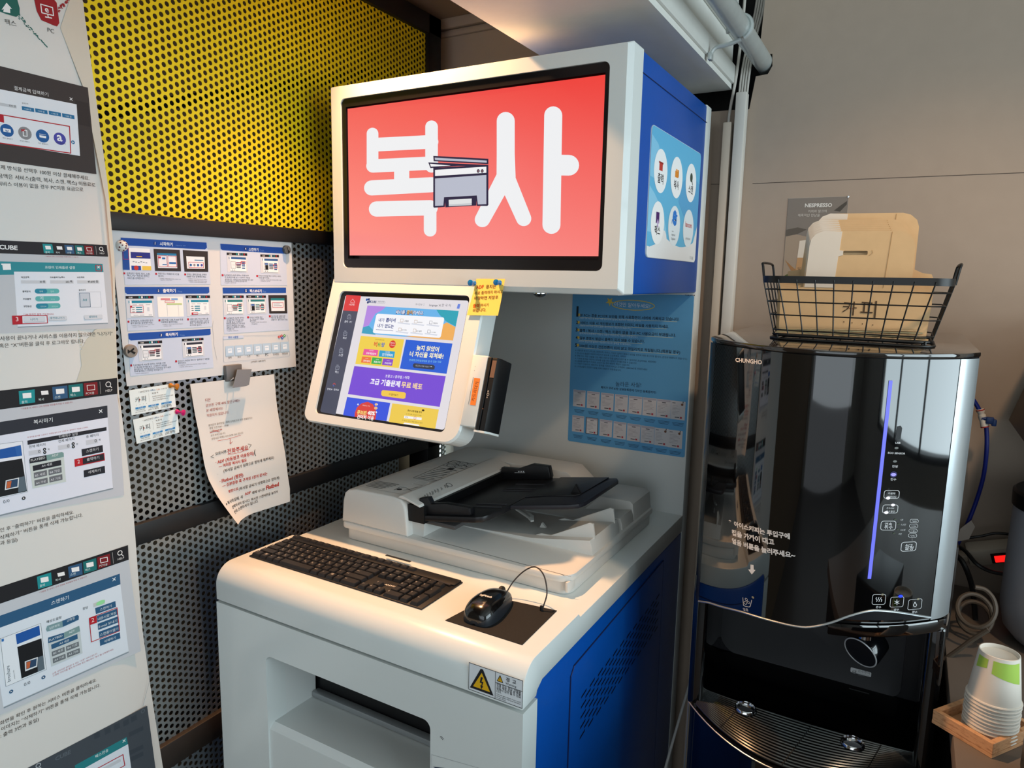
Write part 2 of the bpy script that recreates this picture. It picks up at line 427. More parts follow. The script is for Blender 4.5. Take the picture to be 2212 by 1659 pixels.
for k in range(9): P.poly([(181-k*1.5, 760-k*6), (172-k*.5, 763-k*6), (181-k, 766-k*6)], 'c9c6b8', 1)
P.crop(0, 0, 3.3175)
P.poly([(-60, -60), (115, -30), (140, 60), (140, 105), (115, 122), (40, 100), (-60, 60)], '24655c', 2); P.poly([(10, 70), (45, 20), (85, 65), (70, 62), (72, 95), (22, 85), (25, 66)], 'f0f0f0', 3); P.text('팩스', 35, 172, 118, 190, '4a4540', 3)
P.poly([(238, -30), (380, -10), (405, 20), (424, 165), (408, 190), (385, 183), (295, 145), (262, 80)], '9c2028', 2)
P.frame([(290, 30), (375, 55), (382, 112), (298, 92)], 7, 'f0f0f0', 3); P.text('e', 322, 85, 350, 92, 'f0f0f0', 3, .02); P.line([(340, 105), (345, 125)], 7, 'f0f0f0', 3); P.line([(325, 122), (368, 130)], 8, 'f0f0f0', 3)
P.text('PC', 340, 228, 388, 242, '4a4540', 3)
for k in range(46):
    t = random.random(); x = 120+t*210; y = 100+t*230+random.uniform(-22, 22)*(1-t)
    P.poly([(x, y), (x+9, y+3), (x+12, y+12), (x+3, y+9)], '24655c', 2)
    x = 410+t*95; y = 70-t*95+random.uniform(-25, 25)*(1-t)
    P.poly([(x, y), (x+9, y+3), (x+12, y+12), (x+3, y+9)], '9c2028', 2)
P.poly([(-60, 459), (628, 628), (690, 1248), (-60, 1146)], '3d3736', 2); P.poly([(535, 715), (630, 740), (648, 912), (555, 890)], '332e2d', 3)
P.text('결제금액 입력하기', 100, 642, 345, 690, 'e8e8e8', 3); P.text('×', 498, 726, 520, 731, 'e8e8e8', 3)
P.poly([(-60, 628), (547, 748), (572, 1118), (-60, 1014)], 'e4e8ee', 3); P.poly([(-60, 725), (115, 757), (117, 778), (-60, 746)], 'c4c7cc', 4); P.text('300 원', 62, 762, 112, 770, '333333', 5)
P.text('결제단위', 155, 743, 200, 750, '555555', 5)
for x, y in ((153, 760), (249, 776), (346, 793), (442, 811)): P.poly([(x, y), (x+88, y+16), (x+91, y+44), (x+3, y+28)], '236f9e', 4); P.text('+100 원', x+20, y+24, x+68, y+33, 'd8e8f0', 5)
P.line([(28, 826), (496, 906), (505, 1098), (-60, 1017)], 8, 'b3202e', 4); P.poly([(-60, 808), (24, 822), (28, 880), (-60, 862)], 'b3202e', 4)
for x, y, r, cl in ((48, 935, 46, '1d5c9c'), (177, 955, 46, '8b8b8e'), (303, 975, 46, '1d5c9c'), (427, 995, 43, '4a4aa6')): P.disc(x, y, r, cl, 4)
P.rect(20, 918, 76, 952, 'f2f2f2', 5); P.text('W', 34, 945, 62, 949, '1d5c9c', 6, .03); P.frame([(163, 932), (190, 936), (192, 978), (165, 974)], 6, 'f2f2f2', 5); P.line([(152, 928), (172, 940)], 7, 'b3202e', 6); P.line([(172, 928), (152, 940)], 7, 'b3202e', 6)
P.rect(279, 958, 329, 992, 'f2f2f2', 5); P.line([(281, 966), (328, 972)], 7, '1d5c9c', 6); P.text('a', 408, 1008, 446, 1013, 'f2f2f2', 5, .02)
for t, x, y in (('현금 결제하기', 18, 992), ('휴대폰 결제하기', 140, 1012), ('카드 결제하기', 272, 1030), ('쿠폰 결제하기', 398, 1026)): P.text(t, x, y, x+70, y+11, '333333', 5)
P.disc(521, 1020, 13, '236f9e', 4); P.poly([(516, 1012), (529, 1021), (516, 1028)], 'e8e8e8', 5)
P.text('결제 방식을 선택후 100원 이상 결제해주세요.', -30, 1206, 640, 1290, '252323', 3)
P.text('금액은 서비스(출력, 복사, 스캔, 팩스) 이용료로', -14, 1272, 683, 1338, '252323', 3)
P.text('서비스 이용이 없을 경우 PC이용 요금으로', -18, 1328, 597, 1371, '252323', 3)
P.crop(0, 480, 4.3667)
P.poly([(-70, 168), (1005, 215), (1085, 1000), (-70, 1052)], 'c0c3c8', 1); P.poly([(-70, 168), (1005, 215), (1018, 325), (-70, 292)], '26252a', 2)
P.text('CUBE', -8, 253, 165, 262, 'e8e8e8', 3, .03, .9)
ui_icons(P, [[(398, 203), (490, 208), (505, 293), (412, 290)], [(520, 218), (590, 222), (598, 280), (530, 276)], [(604, 213), (690, 217), (702, 299), (618, 295)], [(702, 217), (783, 221), (795, 305), (715, 300)], [(793, 220), (872, 226), (886, 307), (806, 303)]])
P.line([(900, 228), (910, 305)], 3, 'aaaaaa', 3); P.ring(952, 252, 17, 6, 'e8e8e8', 3); P.line([(964, 266), (976, 277)], 6, 'e8e8e8', 3); P.text('HELP', 940, 300, 985, 302, 'e0e0e0', 3)
for t, x, w in (('출력', 425, 40), ('복사', 525, 38), ('스캔', 632, 38), ('팩스', 728, 36), ('PC이용', 816, 55)): P.text(t, x, 283+x*.02, x+w, 284+x*.02, 'd8e8e8', 5)
P.text('* 이용중 위 서비스 간의 전환을 자유롭게 하실 수 있습니다.', 420, 327, 740, 334, 'a02028', 3)
P.poly([(-70, 368), (965, 392), (975, 470), (130, 465), (132, 495), (-70, 498)], '2f8b96', 2); P.text('프린터 인쇄옵션 설정', 423, 437, 705, 440, 'eaf4f4', 3)
P.poly([(10, 390), (98, 390), (98, 402), (103, 448), (27, 450), (20, 404), (10, 404)], 'f0f0f0', 3)
P.poly([(130, 467), (975, 471), (1018, 950), (165, 985)], 'e0e5ee', 2); P.frame([(899, 405), (952, 407), (957, 460), (904, 458)], 5, 'b3202e', 4); P.text('×', 915, 445, 942, 446, 'f0f0f0', 4)
P.line([(165, 990), (1016, 952)], 9, '87929b', 3, cap=False)
for t, x, w, X0, X1, v in (('과금금액', 195, 77, 195, 435, '50 원'), ('무료출력가능쪽수', 470, 140, 470, 692, '252 쪽'), ('보유캐쉬', 725, 68, 725, 935, '49,600 원')):
    P.text(t, x, 528, x+w, 527, '333333', 4, .02); P.rect(X0, 548, X1, 579, 'c9ccd2', 3); P.text(v, X1-62-(len(v)-4)*12, 570, X1-12, 568, '333333', 4, .02)
for t, x, y, two in (('출력방식', 210, 660, 1), ('무료출력', 215, 731, 0), ('양면옵션', 221, 800, 1)):
    P.text(t, x, y, x+74, y, '333333', 4, .02); X = x+114
    P.rect(X, y-33, X+235, y+12, '5fb0b0', 3, .004)
    if two: P.rect(X, y-33, X+120, y+12, '2a86a0', 4, .004)
    P.text('흑백' if y < 700 else ('예' if y < 760 else '단면인쇄'), X+45, y, X+78+(20 if y > 760 else 0), y, 'c5e4e4', 5); P.text('칼라' if y < 700 else ('아니오' if y < 760 else '양면인쇄'), X+150, y, X+185+(20 if y > 760 else 0), y, 'c5e4e4', 5)
P.text('용지크기', 742, 648, 805, 646, '333333', 4, .02); P.frame([(735, 660), (945, 656), (957, 800), (750, 804)], 2, 'b5b8c0', 3); P.poly([(747, 668), (842, 667), (852, 798), (757, 800)], 'c3cbd6', 3); P.frame([(747, 668), (842, 667), (852, 798), (757, 800)], 4, '456078', 4); P.text('A4', 778, 744, 817, 744, '2c8a94', 5)
P.text('* A4 용지만 출력 가능합니다.', 220, 878, 507, 874, 'b3202e', 4)
P.poly([(110, 882), (203, 880), (206, 962), (116, 967)], 'b3202e', 5); P.text('3', 148, 934, 172, 933, 'f4e4e4', 6, .01); P.poly([(203, 882), (440, 880), (446, 950), (206, 958)], 'e0e5ee', 5); P.frame([(203, 882), (440, 880), (446, 950), (206, 958)], 8, 'b3202e', 6)
for t, x0, y0, x1, y1, a, b in (('나가기', 218, 894, 425, 940, 283, 352), ('충전후나가기', 456, 888, 630, 926, 470, 602), ('설정완료', 790, 876, 965, 914, 835, 915)):
    P.rect(x0, y0, x1, y1, 'b9bfc9', 6, .002); P.rect(x0, y0, x1, y1-6, 'd2d6dd', 7, .002); P.text(t, a, y1-14, b, y1-16, '2c7a90', 8, .01)
P.text('5.사용이 끝나거나 서비스를 이용하지 않으려면 "나가기"', -38, 1117, 1060, 1064, '252323', 3)
P.text('혹은 “X”버튼을 클릭 후 로그아웃 합니다.', -6, 1183, 795, 1136, '252323', 3)
P.crop(0, 780, 4.1475)
P.poly([(-70, 440), (1050, 293), (1112, 1200), (-70, 1415)], 'c3c6cd', 1); P.poly([(-70, 272), (1048, 150), (1050, 293), (-70, 443)], '1f1f23', 2)
ui_icons(P, [[(165, 270), (308, 253), (313, 370), (173, 388)], [(352, 262), (438, 250), (445, 318), (360, 330)], [(465, 232), (600, 218), (606, 330), (474, 348)], [(610, 215), (738, 200), (744, 312), (618, 330)], [(748, 198), (870, 186), (876, 297), (757, 312)]])
for t, x, y, w in (('출력', 192, 379, 50), ('복사', 343, 356, 50), ('스캔', 488, 336, 50), ('팩스', 628, 316, 50), ('PC이용', 768, 299, 74)): P.text(t, x, y, x+w, y-6, 'd8e8e8', 5)
P.line([(893, 185), (900, 292)], 3, 'aaaaaa', 3); P.ring(968, 208, 22, 6, 'e8e8e8', 3); P.line([(984, 224), (998, 236)], 7, 'e8e8e8', 3); P.text('HELP', 945, 276, 1005, 269, 'e0e0e0', 3)
P.text('* 이용중 위 서비스 간의 전환을 자유롭게 하실 수 있습니다.', 185, 436, 650, 373, 'a02028', 3)
P.poly([(-70, 556), (960, 398), (963, 505), (-70, 678)], '2d3039', 2); P.text('복사하기', 300, 563, 470, 540, 'eaf0f4', 3); P.text('×', 886, 477, 918, 472, 'eaf0f4', 3)
P.poly([(-70, 678), (963, 505), (1010, 1135), (-70, 1395)], 'dfe3f0', 2); P.line([(-40, 1392), (1012, 1140)], 14, '87929b', 3, cap=False)
P.text('꼭 복사할 문서를 “스캔하기” 버튼을 눌러 모두 스캔한 후 “출력하기” 버튼을 누르세요.', 243, 690, 788, 596, 'a8242e', 3)
P.poly([(243, 712), (952, 590), (953, 622), (246, 750)], '25262e', 3); P.text('인쇄매수 설정', 525, 688, 693, 660, 'd4d8e0', 4)
P.text('현재 페이지', 257, 780, 405, 755, '2a2a2e', 4); P.text('전체 페이지', 520, 730, 663, 705, '2a2a2e', 4); P.text('총 페이지', 770, 689, 880, 668, '2a2a2e', 4)
for x, y, w in ((253, 806, 112), (517, 757, 108), (767, 711, 104)): P.poly([(x, y), (x+w, y-17), (x+w+4, y+22), (x+4, y+41)], 'cacdd6', 3); P.text('0', x+w-25, y+18, x+w-6, y+15, '2a2a2e', 4)
for x, y in ((397, 790), (399, 818), (653, 740), (655, 767)): P.disc(x, y, 14, '25262e', 4)
for x, y in ((397, 792), (653, 742)): P.poly([(x-6, y+3), (x, y-8), (x+6, y+2)], 'e8e8e8', 5); P.poly([(x-5, y+22), (x+7, y+21), (x+2, y+32)], 'e8e8e8', 5)
P.text('쪽', 425, 800, 443, 797, '2a2a2e', 4); P.text('부', 680, 752, 698, 749, '2a2a2e', 4); P.text('쪽', 882, 714, 900, 711, '2a2a2e', 4)
P.poly([(262, 915), (570, 856), (590, 1080), (290, 1142)], 'c9d2cf', 3); P.poly([(268, 868), (412, 842), (418, 890), (263, 917), (260, 885)], '25262e', 4); P.poly([(412, 842), (552, 813), (568, 822), (570, 857), (418, 890)], '7a9c99', 4)
P.text('FLATBED', 275, 900, 402, 873, 'e0e4e4', 5); P.text('ADF', 462, 859, 520, 847, 'e0e4e4', 5)
P.poly([(290, 938), (543, 885), (547, 932), (295, 985)], '25262e', 4); P.text('A4 세로', 372, 950, 466, 930, 'dde0e6', 5)
for t, x, y in (('B5 세로', 300, 1000), ('B4 가로', 431, 972), ('A4 가로', 306, 1068), ('A3 가로', 438, 1037)): P.poly([(x, y), (x+117, y-25), (x+120, y+25), (x+3, y+51)], '6b6e74', 4); P.text(t, x+14, y+36, x+104, y+16, 'dde0e6', 5)
P.poly([(728, 790), (917, 752), (922, 812), (734, 852)], '25262e', 4); P.text('스캔하기', 770, 818, 880, 797, 'dde0e6', 5)
P.poly([(664, 880), (932, 822), (938, 890), (668, 948)], 'b8202c', 4); P.poly([(738, 870), (926, 829), (931, 883), (741, 924)], '25262e', 5); P.text('2', 692, 918, 714, 913, 'f4e4e4', 6); P.text('출력하기', 776, 894, 886, 872, 'dde0e6', 6)
P.poly([(747, 980), (936, 938), (940, 1000), (751, 1042)], '25262e', 4); P.text('삭제하기', 788, 1008, 897, 986, 'dde0e6', 5)
P.poly([(-70, 752), (200, 716), (246, 1170), (-70, 1242)], 'e8ebf4', 3); P.line([(-70, 752), (200, 716), (246, 1170), (-70, 1242)], 2.5, '55585f', 4)
P.poly([(-70, 805), (183, 752), (196, 846), (-70, 885)], '1d56a4', 4); P.poly([(130, 765), (183, 752), (196, 846), (150, 852)], '2c62ab', 5); P.poly([(-70, 915), (195, 872), (240, 1165), (-70, 1232)], '17181c', 4); P.poly([(165, 1042), (216, 1030), (236, 1160), (160, 1176)], '5b6a76', 5)
P.poly([(48, 1068), (168, 1042), (162, 1130), (40, 1155)], 'dfe4e8', 6); P.poly([(58, 1074), (158, 1052), (152, 1122), (50, 1144)], '2c4766', 7); P.poly([(60, 1080), (100, 1072), (90, 1132), (55, 1140)], 'c2643a', 8)
P.text('0/0', 27, 1275, 84, 1262, '555a66', 4); P.disc(210, 1228, 16, '25262e', 4); P.poly([(203, 1219), (219, 1227), (204, 1236)], 'e8e8e8', 5)
P.text('확인 후 “출력하기” 버튼을 클릭하세요.', -45, 1543, 660, 1365, '252323', 3); P.text('“삭제하기” 버튼을 통해 삭제 가능합니다.', -22, 1605, 740, 1391, '252323', 3); P.text('과 동일)', 0, 1648, 155, 1613, '252323', 3)
P.crop(0, 1150, 3.26)
P.poly([(-60, 520), (905, 192), (992, 835), (-30, 1300)], 'c3c8cf', 1); P.poly([(-60, 402), (900, 90), (905, 192), (-60, 522)], '1f1f23', 2)
ui_icons(P, [[(258, 312), (358, 281), (366, 370), (267, 400)], [(392, 285), (458, 265), (465, 312), (400, 333)], [(477, 243), (575, 213), (580, 295), (485, 322)], [(583, 208), (675, 180), (680, 262), (590, 290)], [(682, 177), (772, 149), (778, 226), (690, 257)]])
for t, x, y, w in (('출력', 278, 385, 36), ('복사', 388, 345, 38), ('스캔', 493, 307, 38), ('팩스', 598, 274, 36), ('PC이용', 698, 242, 56)): P.text(t, x, y, x+w, y-11, 'd8e8e8', 5)
P.line([(790, 140), (797, 218)], 2.5, 'aaaaaa', 3); P.ring(843, 144, 15, 5, 'e8e8e8', 3); P.line([(855, 156), (866, 164)], 5, 'e8e8e8', 3); P.text('HELP', 828, 197, 873, 183, 'e0e0e0', 3)
P.text('* 이용중 위 서비스 간의 전환을 자유롭게 하실 수 있습니다.', 273, 430, 612, 313, 'a02028', 3)
P.poly([(-60, 607), (842, 290), (847, 365), (-60, 692)], '2c5a80', 2); P.text('스캔하기', 360, 510, 483, 468, 'eaf0f4', 3); P.text('×', 790, 353, 814, 345, 'eaf0f4', 3)
P.poly([(-60, 692), (847, 365), (905, 835), (22, 1228)], 'dbe4ee', 2); P.line([(25, 1235), (905, 842)], 9, '87959f', 3, cap=False)
P.poly([(-30, 760), (285, 640), (325, 965), (40, 1085)], 'e4ebf2', 3); P.line([(-30, 760), (285, 640), (325, 965), (40, 1085), (0, 745)], 2, '4c525a', 4)
P.poly([(108, 718), (275, 655), (281, 722), (118, 788)], '1d56a4', 4); P.poly([(120, 806), (290, 745), (313, 962), (150, 1028)], '17181c', 4); P.poly([(262, 880), (302, 865), (313, 962), (264, 980)], '5b6a76', 5)
P.poly([(172, 908), (264, 876), (259, 945), (175, 978)], 'dfe4e8', 6); P.poly([(182, 911), (256, 886), (252, 938), (182, 964)], '2c4766', 7); P.poly([(184, 915), (212, 905), (206, 952), (184, 960)], 'c2643a', 8)
P.text('brochure', 74, 1045, 64, 935, '2b3038', 4); P.text('company profile', 105, 1030, 97, 968, '4c525a', 4)
P.poly([(8, 752), (25, 746), (26, 766), (10, 770)], '2a6db4', 4)
P.text('0/0', 168, 1083, 212, 1064, '555a66', 4)
for x, y in ((77, 1120), (304, 1020)): P.disc(x, y, 13, '2c5a80', 4); P.poly([(x-5, y-6), (x+7, y-1), (x-4, y+6)], 'e8e8e8', 5)
P.text('해상도설정', 325, 640, 430, 605, '2a2a2e', 4, .01); P.poly([(330, 658), (437, 622), (441, 665), (330, 698), (322, 682)], '7a9aa0', 4); P.poly([(437, 622), (545, 580), (554, 590), (552, 614), (441, 665)], '2c5a80', 4); P.text('일반화질', 345, 684, 418, 655, 'dde6ea', 5); P.text('고화질', 468, 632, 524, 608, 'dde6ea', 5)
P.poly([(337, 780), (563, 695), (580, 850), (360, 945)], 'c3cdd0', 3); P.poly([(337, 740), (447, 706), (450, 745), (337, 780)], '2c5a80', 4); P.poly([(447, 706), (556, 657), (563, 695), (450, 745)], '7a9a9c', 4); P.text('FLATBED', 344, 768, 438, 732, 'dde6ea', 5); P.text('ADF', 484, 713, 524, 696, 'dde6ea', 5)
P.poly([(358, 790), (543, 715), (546, 748), (362, 823)], '2c5a80', 4); P.text('A4 세로', 417, 790, 486, 764, 'dde6ea', 5)
for t, x, y in (('B5 세로', 362, 840), ('B4 가로', 462, 802), ('A4 가로', 369, 888), ('A3 가로', 469, 848)): P.poly([(x, y), (x+90, y-34), (x+93, y-1), (x+3, y+34)], '6b7278', 4); P.text(t, x+12, y+20, x+82, y-8, 'dde6ea', 5)
P.text('장당', 580, 546, 618, 534, '2a2a2e', 4, .01); P.poly([(655, 500), (735, 472), (738, 500), (657, 526)], 'c4c9c6', 4); P.disc(707, 494, 30, '96e0a0', 5, 15)
P.poly([(668, 533), (811, 483), (815, 524), (674, 575)], '2c5a80', 4); P.text('스캔하기', 702, 552, 784, 524, 'dde6ea', 5)
for t, x, y in (('내문서함 저장', 680, 588), ('E-mail 보내기', 686, 643), ('스캔폴더열기', 694, 700), ('삭제하기', 700, 755)): P.poly([(x, y), (x+142, y-52), (x+146, y-10), (x+4, y+44)], '2c5a80', 4); P.text(t, x+(32 if len(t) == 4 else 8), y+(22 if len(t) == 4 else 31), x+(112 if len(t) == 4 else 136), y-(8 if len(t) == 4 else 15), 'dde6ea', 5)
P.poly([(624, 605), (678, 587), (682, 635), (631, 652)], 'b3202e', 5); P.text('2', 642, 634, 661, 627, 'f4e4e4', 6); P.line([(626, 604), (822, 530), (840, 692), (642, 771), (626, 604)], 5, 'b3202e', 6)
P.text('스캔 이미지만 받아갈 수 있는 “스캔” 서비스입니다.', 367, 1001, 686, 856, 'a8242e', 3); P.text('스캔된 이미지를 출력 하시려면 중단 메뉴에서 “복사”를 선택해주세요.', 371, 1016, 800, 826, 'a8242e', 3)
P.text('화면을 확인 후 원하는 서비스 버튼을 클릭하세요.', 0, 1357, 680, 1046, '252323', 3); P.text('이미지는 “삭제하기” 버튼을 통해 삭제 가능합니다.', 8, 1398, 705, 1083, '252323', 3); P.text(': 출력 3번과 동일)', 3, 1446, 272, 1325, '252323', 3)
P.poly([(-60, 1790), (1035, 1220), (1098, 1690), (-60, 1900)], '434a52', 2); P.poly([(525, 1640), (890, 1440), (900, 1490), (530, 1700)], '267f86', 3); P.text('팩스전송', 668, 1590, 762, 1540, 'eaf4f4', 4); P.text('×', 860, 1490, 882, 1480, 'eaf4f4', 4)
P.poly([(530, 1695), (900, 1490), (930, 1720), (540, 1800)], 'dbe4ee', 3); P.line([(640, 1685), (864, 1564), (877, 1640), (700, 1740)], 6, 'b3202e', 4); P.poly([(660, 1690), (845, 1592), (850, 1612), (668, 1712)], 'c9ced6', 4)
P.text('CUBE', 388, 1610, 497, 1556, '5c656e', 3, .02); P.ring(268, 1640, 14, 5, 'b8c0c6', 3); P.line([(278, 1652), (290, 1662)], 5, 'b8c0c6', 3); P.ring(1005, 1258, 11, 4, '5c656e', 3)
for x, y in ((660, 1420), (735, 1388), (800, 1358), (865, 1330), (920, 1300)): P.poly([(x, y), (x+40, y-20), (x+43, y+18), (x+3, y+38)], '39414a', 3)
for y in (1430, 1560, 1610): P.poly([(905, y-20), (1005, y-68), (1010, y-40), (910, y+10)], '39414a', 3)
P.line([(1068, 985), (1005, 1222)], 2, '8a939c', 2)
tag(P.build('guide_poster'), 'tall white how-to poster of screen pictures hanging at the left edge', 'poster')
# ---- landscape instruction sheet
S = Art(Plane((WALLX+.0025, 0, 0), (0, 1, 0), (0, 0, 1)), (240, 480, 4.366))
def shadeless_grid(A, P, m, n=12, w=None):
    Q = [A.uv(p) for p in P]
    def f(i, j):
        a = [Q[0][k]+(Q[1][k]-Q[0][k])*i for k in (0, 1)]; b = [Q[3][k]+(Q[2][k]-Q[3][k])*i for k in (0, 1)]
        q = [a[k]+(b[k]-a[k])*j for k in (0, 1)]
        return A.s.at(q[0], q[1], A.warp(*q) if A.warp else 0)
    A.mb.grid(f, n, n, m)
shadeless_grid(S, [(-10, 66), (1700, 180), (1743, 1362), (148, 1548)], mat('sheet_paper', 'd0d3d5', .5))
for q in ([(88, 145), (905, 195), (938, 585), (130, 590)], [(127, 610), (925, 610), (952, 985), (155, 1025)], [(160, 1048), (935, 1006), (966, 1370), (180, 1452)], [(1025, 203), (1645, 240), (1660, 597), (1035, 592)], [(1050, 617), (1650, 617), (1678, 1015), (1065, 1052)]): S.poly(q, 'c4d0e4', 1)
for q, n, t, en, a in (([(88, 145), (898, 192), (902, 240), (884, 257), (110, 218), (92, 205)], '1', '시작하기', 'How to use', (412, 200, 458, 217, 580, 224, 610, 700)),
                   ([(1028, 203), (1640, 240), (1640, 298), (1048, 264), (1032, 250)], '4', '스캔하기', 'Scan', (1267, 250, 1297, 268, 1388, 272, 1405, 1440)),
                   ([(127, 610), (922, 610), (925, 660), (910, 673), (150, 678), (132, 664)], '2', '출력하기', 'Print', (445, 645, 488, 660, 608, 659, 628, 668)),
                   ([(1050, 617), (1648, 617), (1648, 668), (1055, 673)], '5', '팩스보내기', 'Fax', (1270, 647, 1305, 660, 1418, 660, 1432, 1460)),
                   ([(160, 1048), (935, 1006), (938, 1055), (925, 1064), (185, 1116), (164, 1100)], '3', '복사하기', 'Copy', (470, 1065, 512, 1074, 627, 1069, 648, 692))):
    S.poly(q, '1f4fa3', 2); S.disc(a[0], a[1], 17, '173a80', 3); wn_ = 2.4 if n == '1' else 6; S.text(n, a[0]-wn_, a[1]+10, a[0]+wn_, a[1]+11, 'f0f0f0', 4, .02); S.text(t, a[2], a[3], a[4], a[5], 'f4f4f4', 3, .025)
    S.text(en, a[6], a[5]+(2 if a[6] > 620 or 1 else 0), a[7], a[5]+3, '6f95d0', 3)
def thumb(A, q, kind, red=None):
    """small screen picture inside a quad TL,TR,BR,BL"""
    B = lambda u, v: [q[0][k]*(1-u)*(1-v)+q[1][k]*u*(1-v)+q[2][k]*u*v+q[3][k]*(1-u)*v for k in (0, 1)]
    R = lambda x0, y0, x1, y1, c, l: A.poly([B(x0, y0), B(x1, y0), B(x1, y1), B(x0, y1)], c, l)
    F = lambda x0, y0, x1, y1, c='c02030', l=7: A.frame([B(x0, y0), B(x1, y0), B(x1, y1), B(x0, y1)], 3.5, c, l)
    if kind in 'PCSX':
        R(0, 0, 1, 1, 'cdd3dc', 3); R(0, 0, 1, .13, '1e1e22', 4); A.text('CUBE', *B(.1, .1), *B(.24, .1), 'e0e0e0', 5, .03)
        for i, c in enumerate(('1f8f95', 'e8e8e8', '32597f', '1c6f70', '9a2530')): R(.46+i*.09, .02, .52+i*.09, .11, c, 5)
        c = {'P': '1f86a4', 'C': '2b2e3c', 'S': '2d5a94', 'X': '25767c'}[kind]
        R(.09, .22, .93, .33, c, 4); R(.12, .22, .2, .36, 'eef2f6', 5); R(.14, .33, .93, .94, 'edf0f4', 4); R(.14, .93, .93, .95, '7d8a94', 5)
    if kind == 'P':
        for y in (.5, .6, .7): R(.34, y, .56, y+.05, '2a86a0', 5); R(.2, y+.01, .29, y+.04, '555555', 5)
        R(.74, .52, .82, .7, 'c8d0da', 5); R(.24, .85, .42, .9, 'c4cad2', 5); R(.45, .85, .62, .9, 'c4cad2', 5); R(.78, .85, .9, .9, 'c4cad2', 5)
        for x in (.22, .45, .7): R(x, .39, x+.16, .42, 'b4bac2', 5)
    if kind in 'CSX':
        R(.18, .45, .4, .8, 'e2e6ec', 5); F(.18, .45, .4, .8, '8c929a', 6); A.text('no image' if red != 'b' else 'photo', *B(.22, .64), *B(.36, .64), '8c929a', 6)
        if red == 'b': R(.22, .47, .39, .54, '2257a8', 6); R(.24, .56, .39, .8, '18191d', 6)
        for y in (.47, .55, .63, .71): R(.45, y, .66, y+.055, {'C': '3a3d48', 'S': '345f92', 'X': '5a8a8c'}[kind] if y < .6 else '6b7278', 5)
        for y in (.44, .53, .62, .74): R(.72, y, .87, y+.06, {'C': '2b2e3c', 'S': '2d5a94', 'X': '25767c'}[kind], 5)
        R(.22, .87, .27, .9, '444444', 5); R(.33, .87, .37, .9, '444444', 5)
        if red == 'b': F(.7, .52, .88, .72); R(.66, .52, .7, .59, 'c02030', 8)
        else: F(.43, .5, .67, .61); F(.69, .42, .89, .52); R(.66, .43, .7, .5, 'c02030', 8)
    if kind == 'P' and red: F(*red); R(red[0], red[1], red[0]+.06, red[1]+.08, 'c02030', 8)
    if kind == 'D':
        R(0, 0, 1, 1, '332f30', 3); R(.12, .18, .86, .86, 'e6eaf0', 4); R(.12, .18, .86, .28, '2479a6' if red != 'c' else '332f30', 5)
        if red == 'a': F(.15, .3, .48, .8); F(.52, .3, .84, .8); R(.16, .34, .25, .42, 'c02030', 8); R(.3, .38, .42, .46, '2367aa', 6); R(.56, .58, .82, .66, '2367aa', 6); R(.3, .68, .46, .72, '2367aa', 6)
        if red == 'c':
            F(.2, .55, .8, .8); R(.45, .43, .8, .47, '236f9e', 6)
            for k, c in enumerate(('1d5c9c', '8b8b8e', '1d5c9c', '4a4aa6')): A.disc(*B(.28+k*.15, .68), 11, c, 6)
        if red == 'f': R(.12, .16, .86, .28, '267f86', 6); F(.2, .4, .78, .66); R(.26, .46, .6, .49, 'a0a6ae', 6); R(.26, .55, .7, .58, 'a0a6ae', 6)
    if kind == 'H':
        R(0, 0, 1, 1, 'eef1f4', 3); R(0, 0, .24, 1, '1d4c98', 4); F(.02, .02, .22, .52, 'b02030'); R(.3, .18, 1, .46, '2b3384', 4); R(.5, .36, .7, .4, 'e0b84a', 5)
        R(.3, .8, .64, 1, '26489c', 4); A.disc(*B(.47, .9), 22, 'c43a36', 5); R(.68, .8, 1, 1, 'e6c455', 4)
        for k in range(6): R(.36+.09*k, .6+.02*(k % 3), .42+.09*k, .63+.02*(k % 3), '70747c', 5)
    if kind == 'W':
        R(0, 0, 1, 1, 'f0f0ec', 3); R(0, 0, 1, .06, 'd4dbe4', 4); R(.14, .12, .5, .2, 'd4808a', 5); R(.55, .12, .8, .2, '7aa4d8', 5); F(.3, .24, .66, .32); R(.36, .36, .95, .43, 'b8cc84', 5); R(.36, .43, .37, .97, 'd0d2d6', 5); R(.8, .43, .81, .97, 'd0d2d6', 5)
T = lambda x0, y0, x1, y1, x2, y2, x3, y3: [(x0, y0), (x1, y1), (x2, y2), (x3, y3)]
thumb(S, T(100, 240, 362, 250, 378, 455, 110, 448), 'H'); thumb(S, T(398, 250, 645, 262, 658, 463, 413, 460), 'D', 'a'); thumb(S, T(673, 262, 910, 275, 915, 468, 690, 466), 'D', 'c')
thumb(S, T(1088, 285, 1280, 293, 1288, 478, 1096, 470), 'S'); thumb(S, T(1405, 303, 1580, 309, 1588, 488, 1411, 480), 'S', 'b')
thumb(S, T(135, 695, 397, 693, 412, 900, 148, 905), 'P', (.14, .45, .6, .76)); thumb(S, T(430, 693, 672, 693, 685, 890, 443, 895), 'W'); thumb(S, T(700, 690, 930, 690, 938, 880, 715, 888), 'P', (.2, .83, .45, .92))
thumb(S, T(1052, 690, 1248, 690, 1256, 875, 1064, 880), 'X'); thumb(S, T(1272, 690, 1457, 690, 1463, 863, 1283, 870), 'X', 'b'); thumb(S, T(1480, 688, 1655, 688, 1660, 860, 1490, 862), 'D', 'f')
thumb(S, T(250, 1125, 478, 1115, 490, 1300, 262, 1316), 'C'); thumb(S, T(665, 1100, 868, 1090, 880, 1265, 676, 1280), 'C', 'b')
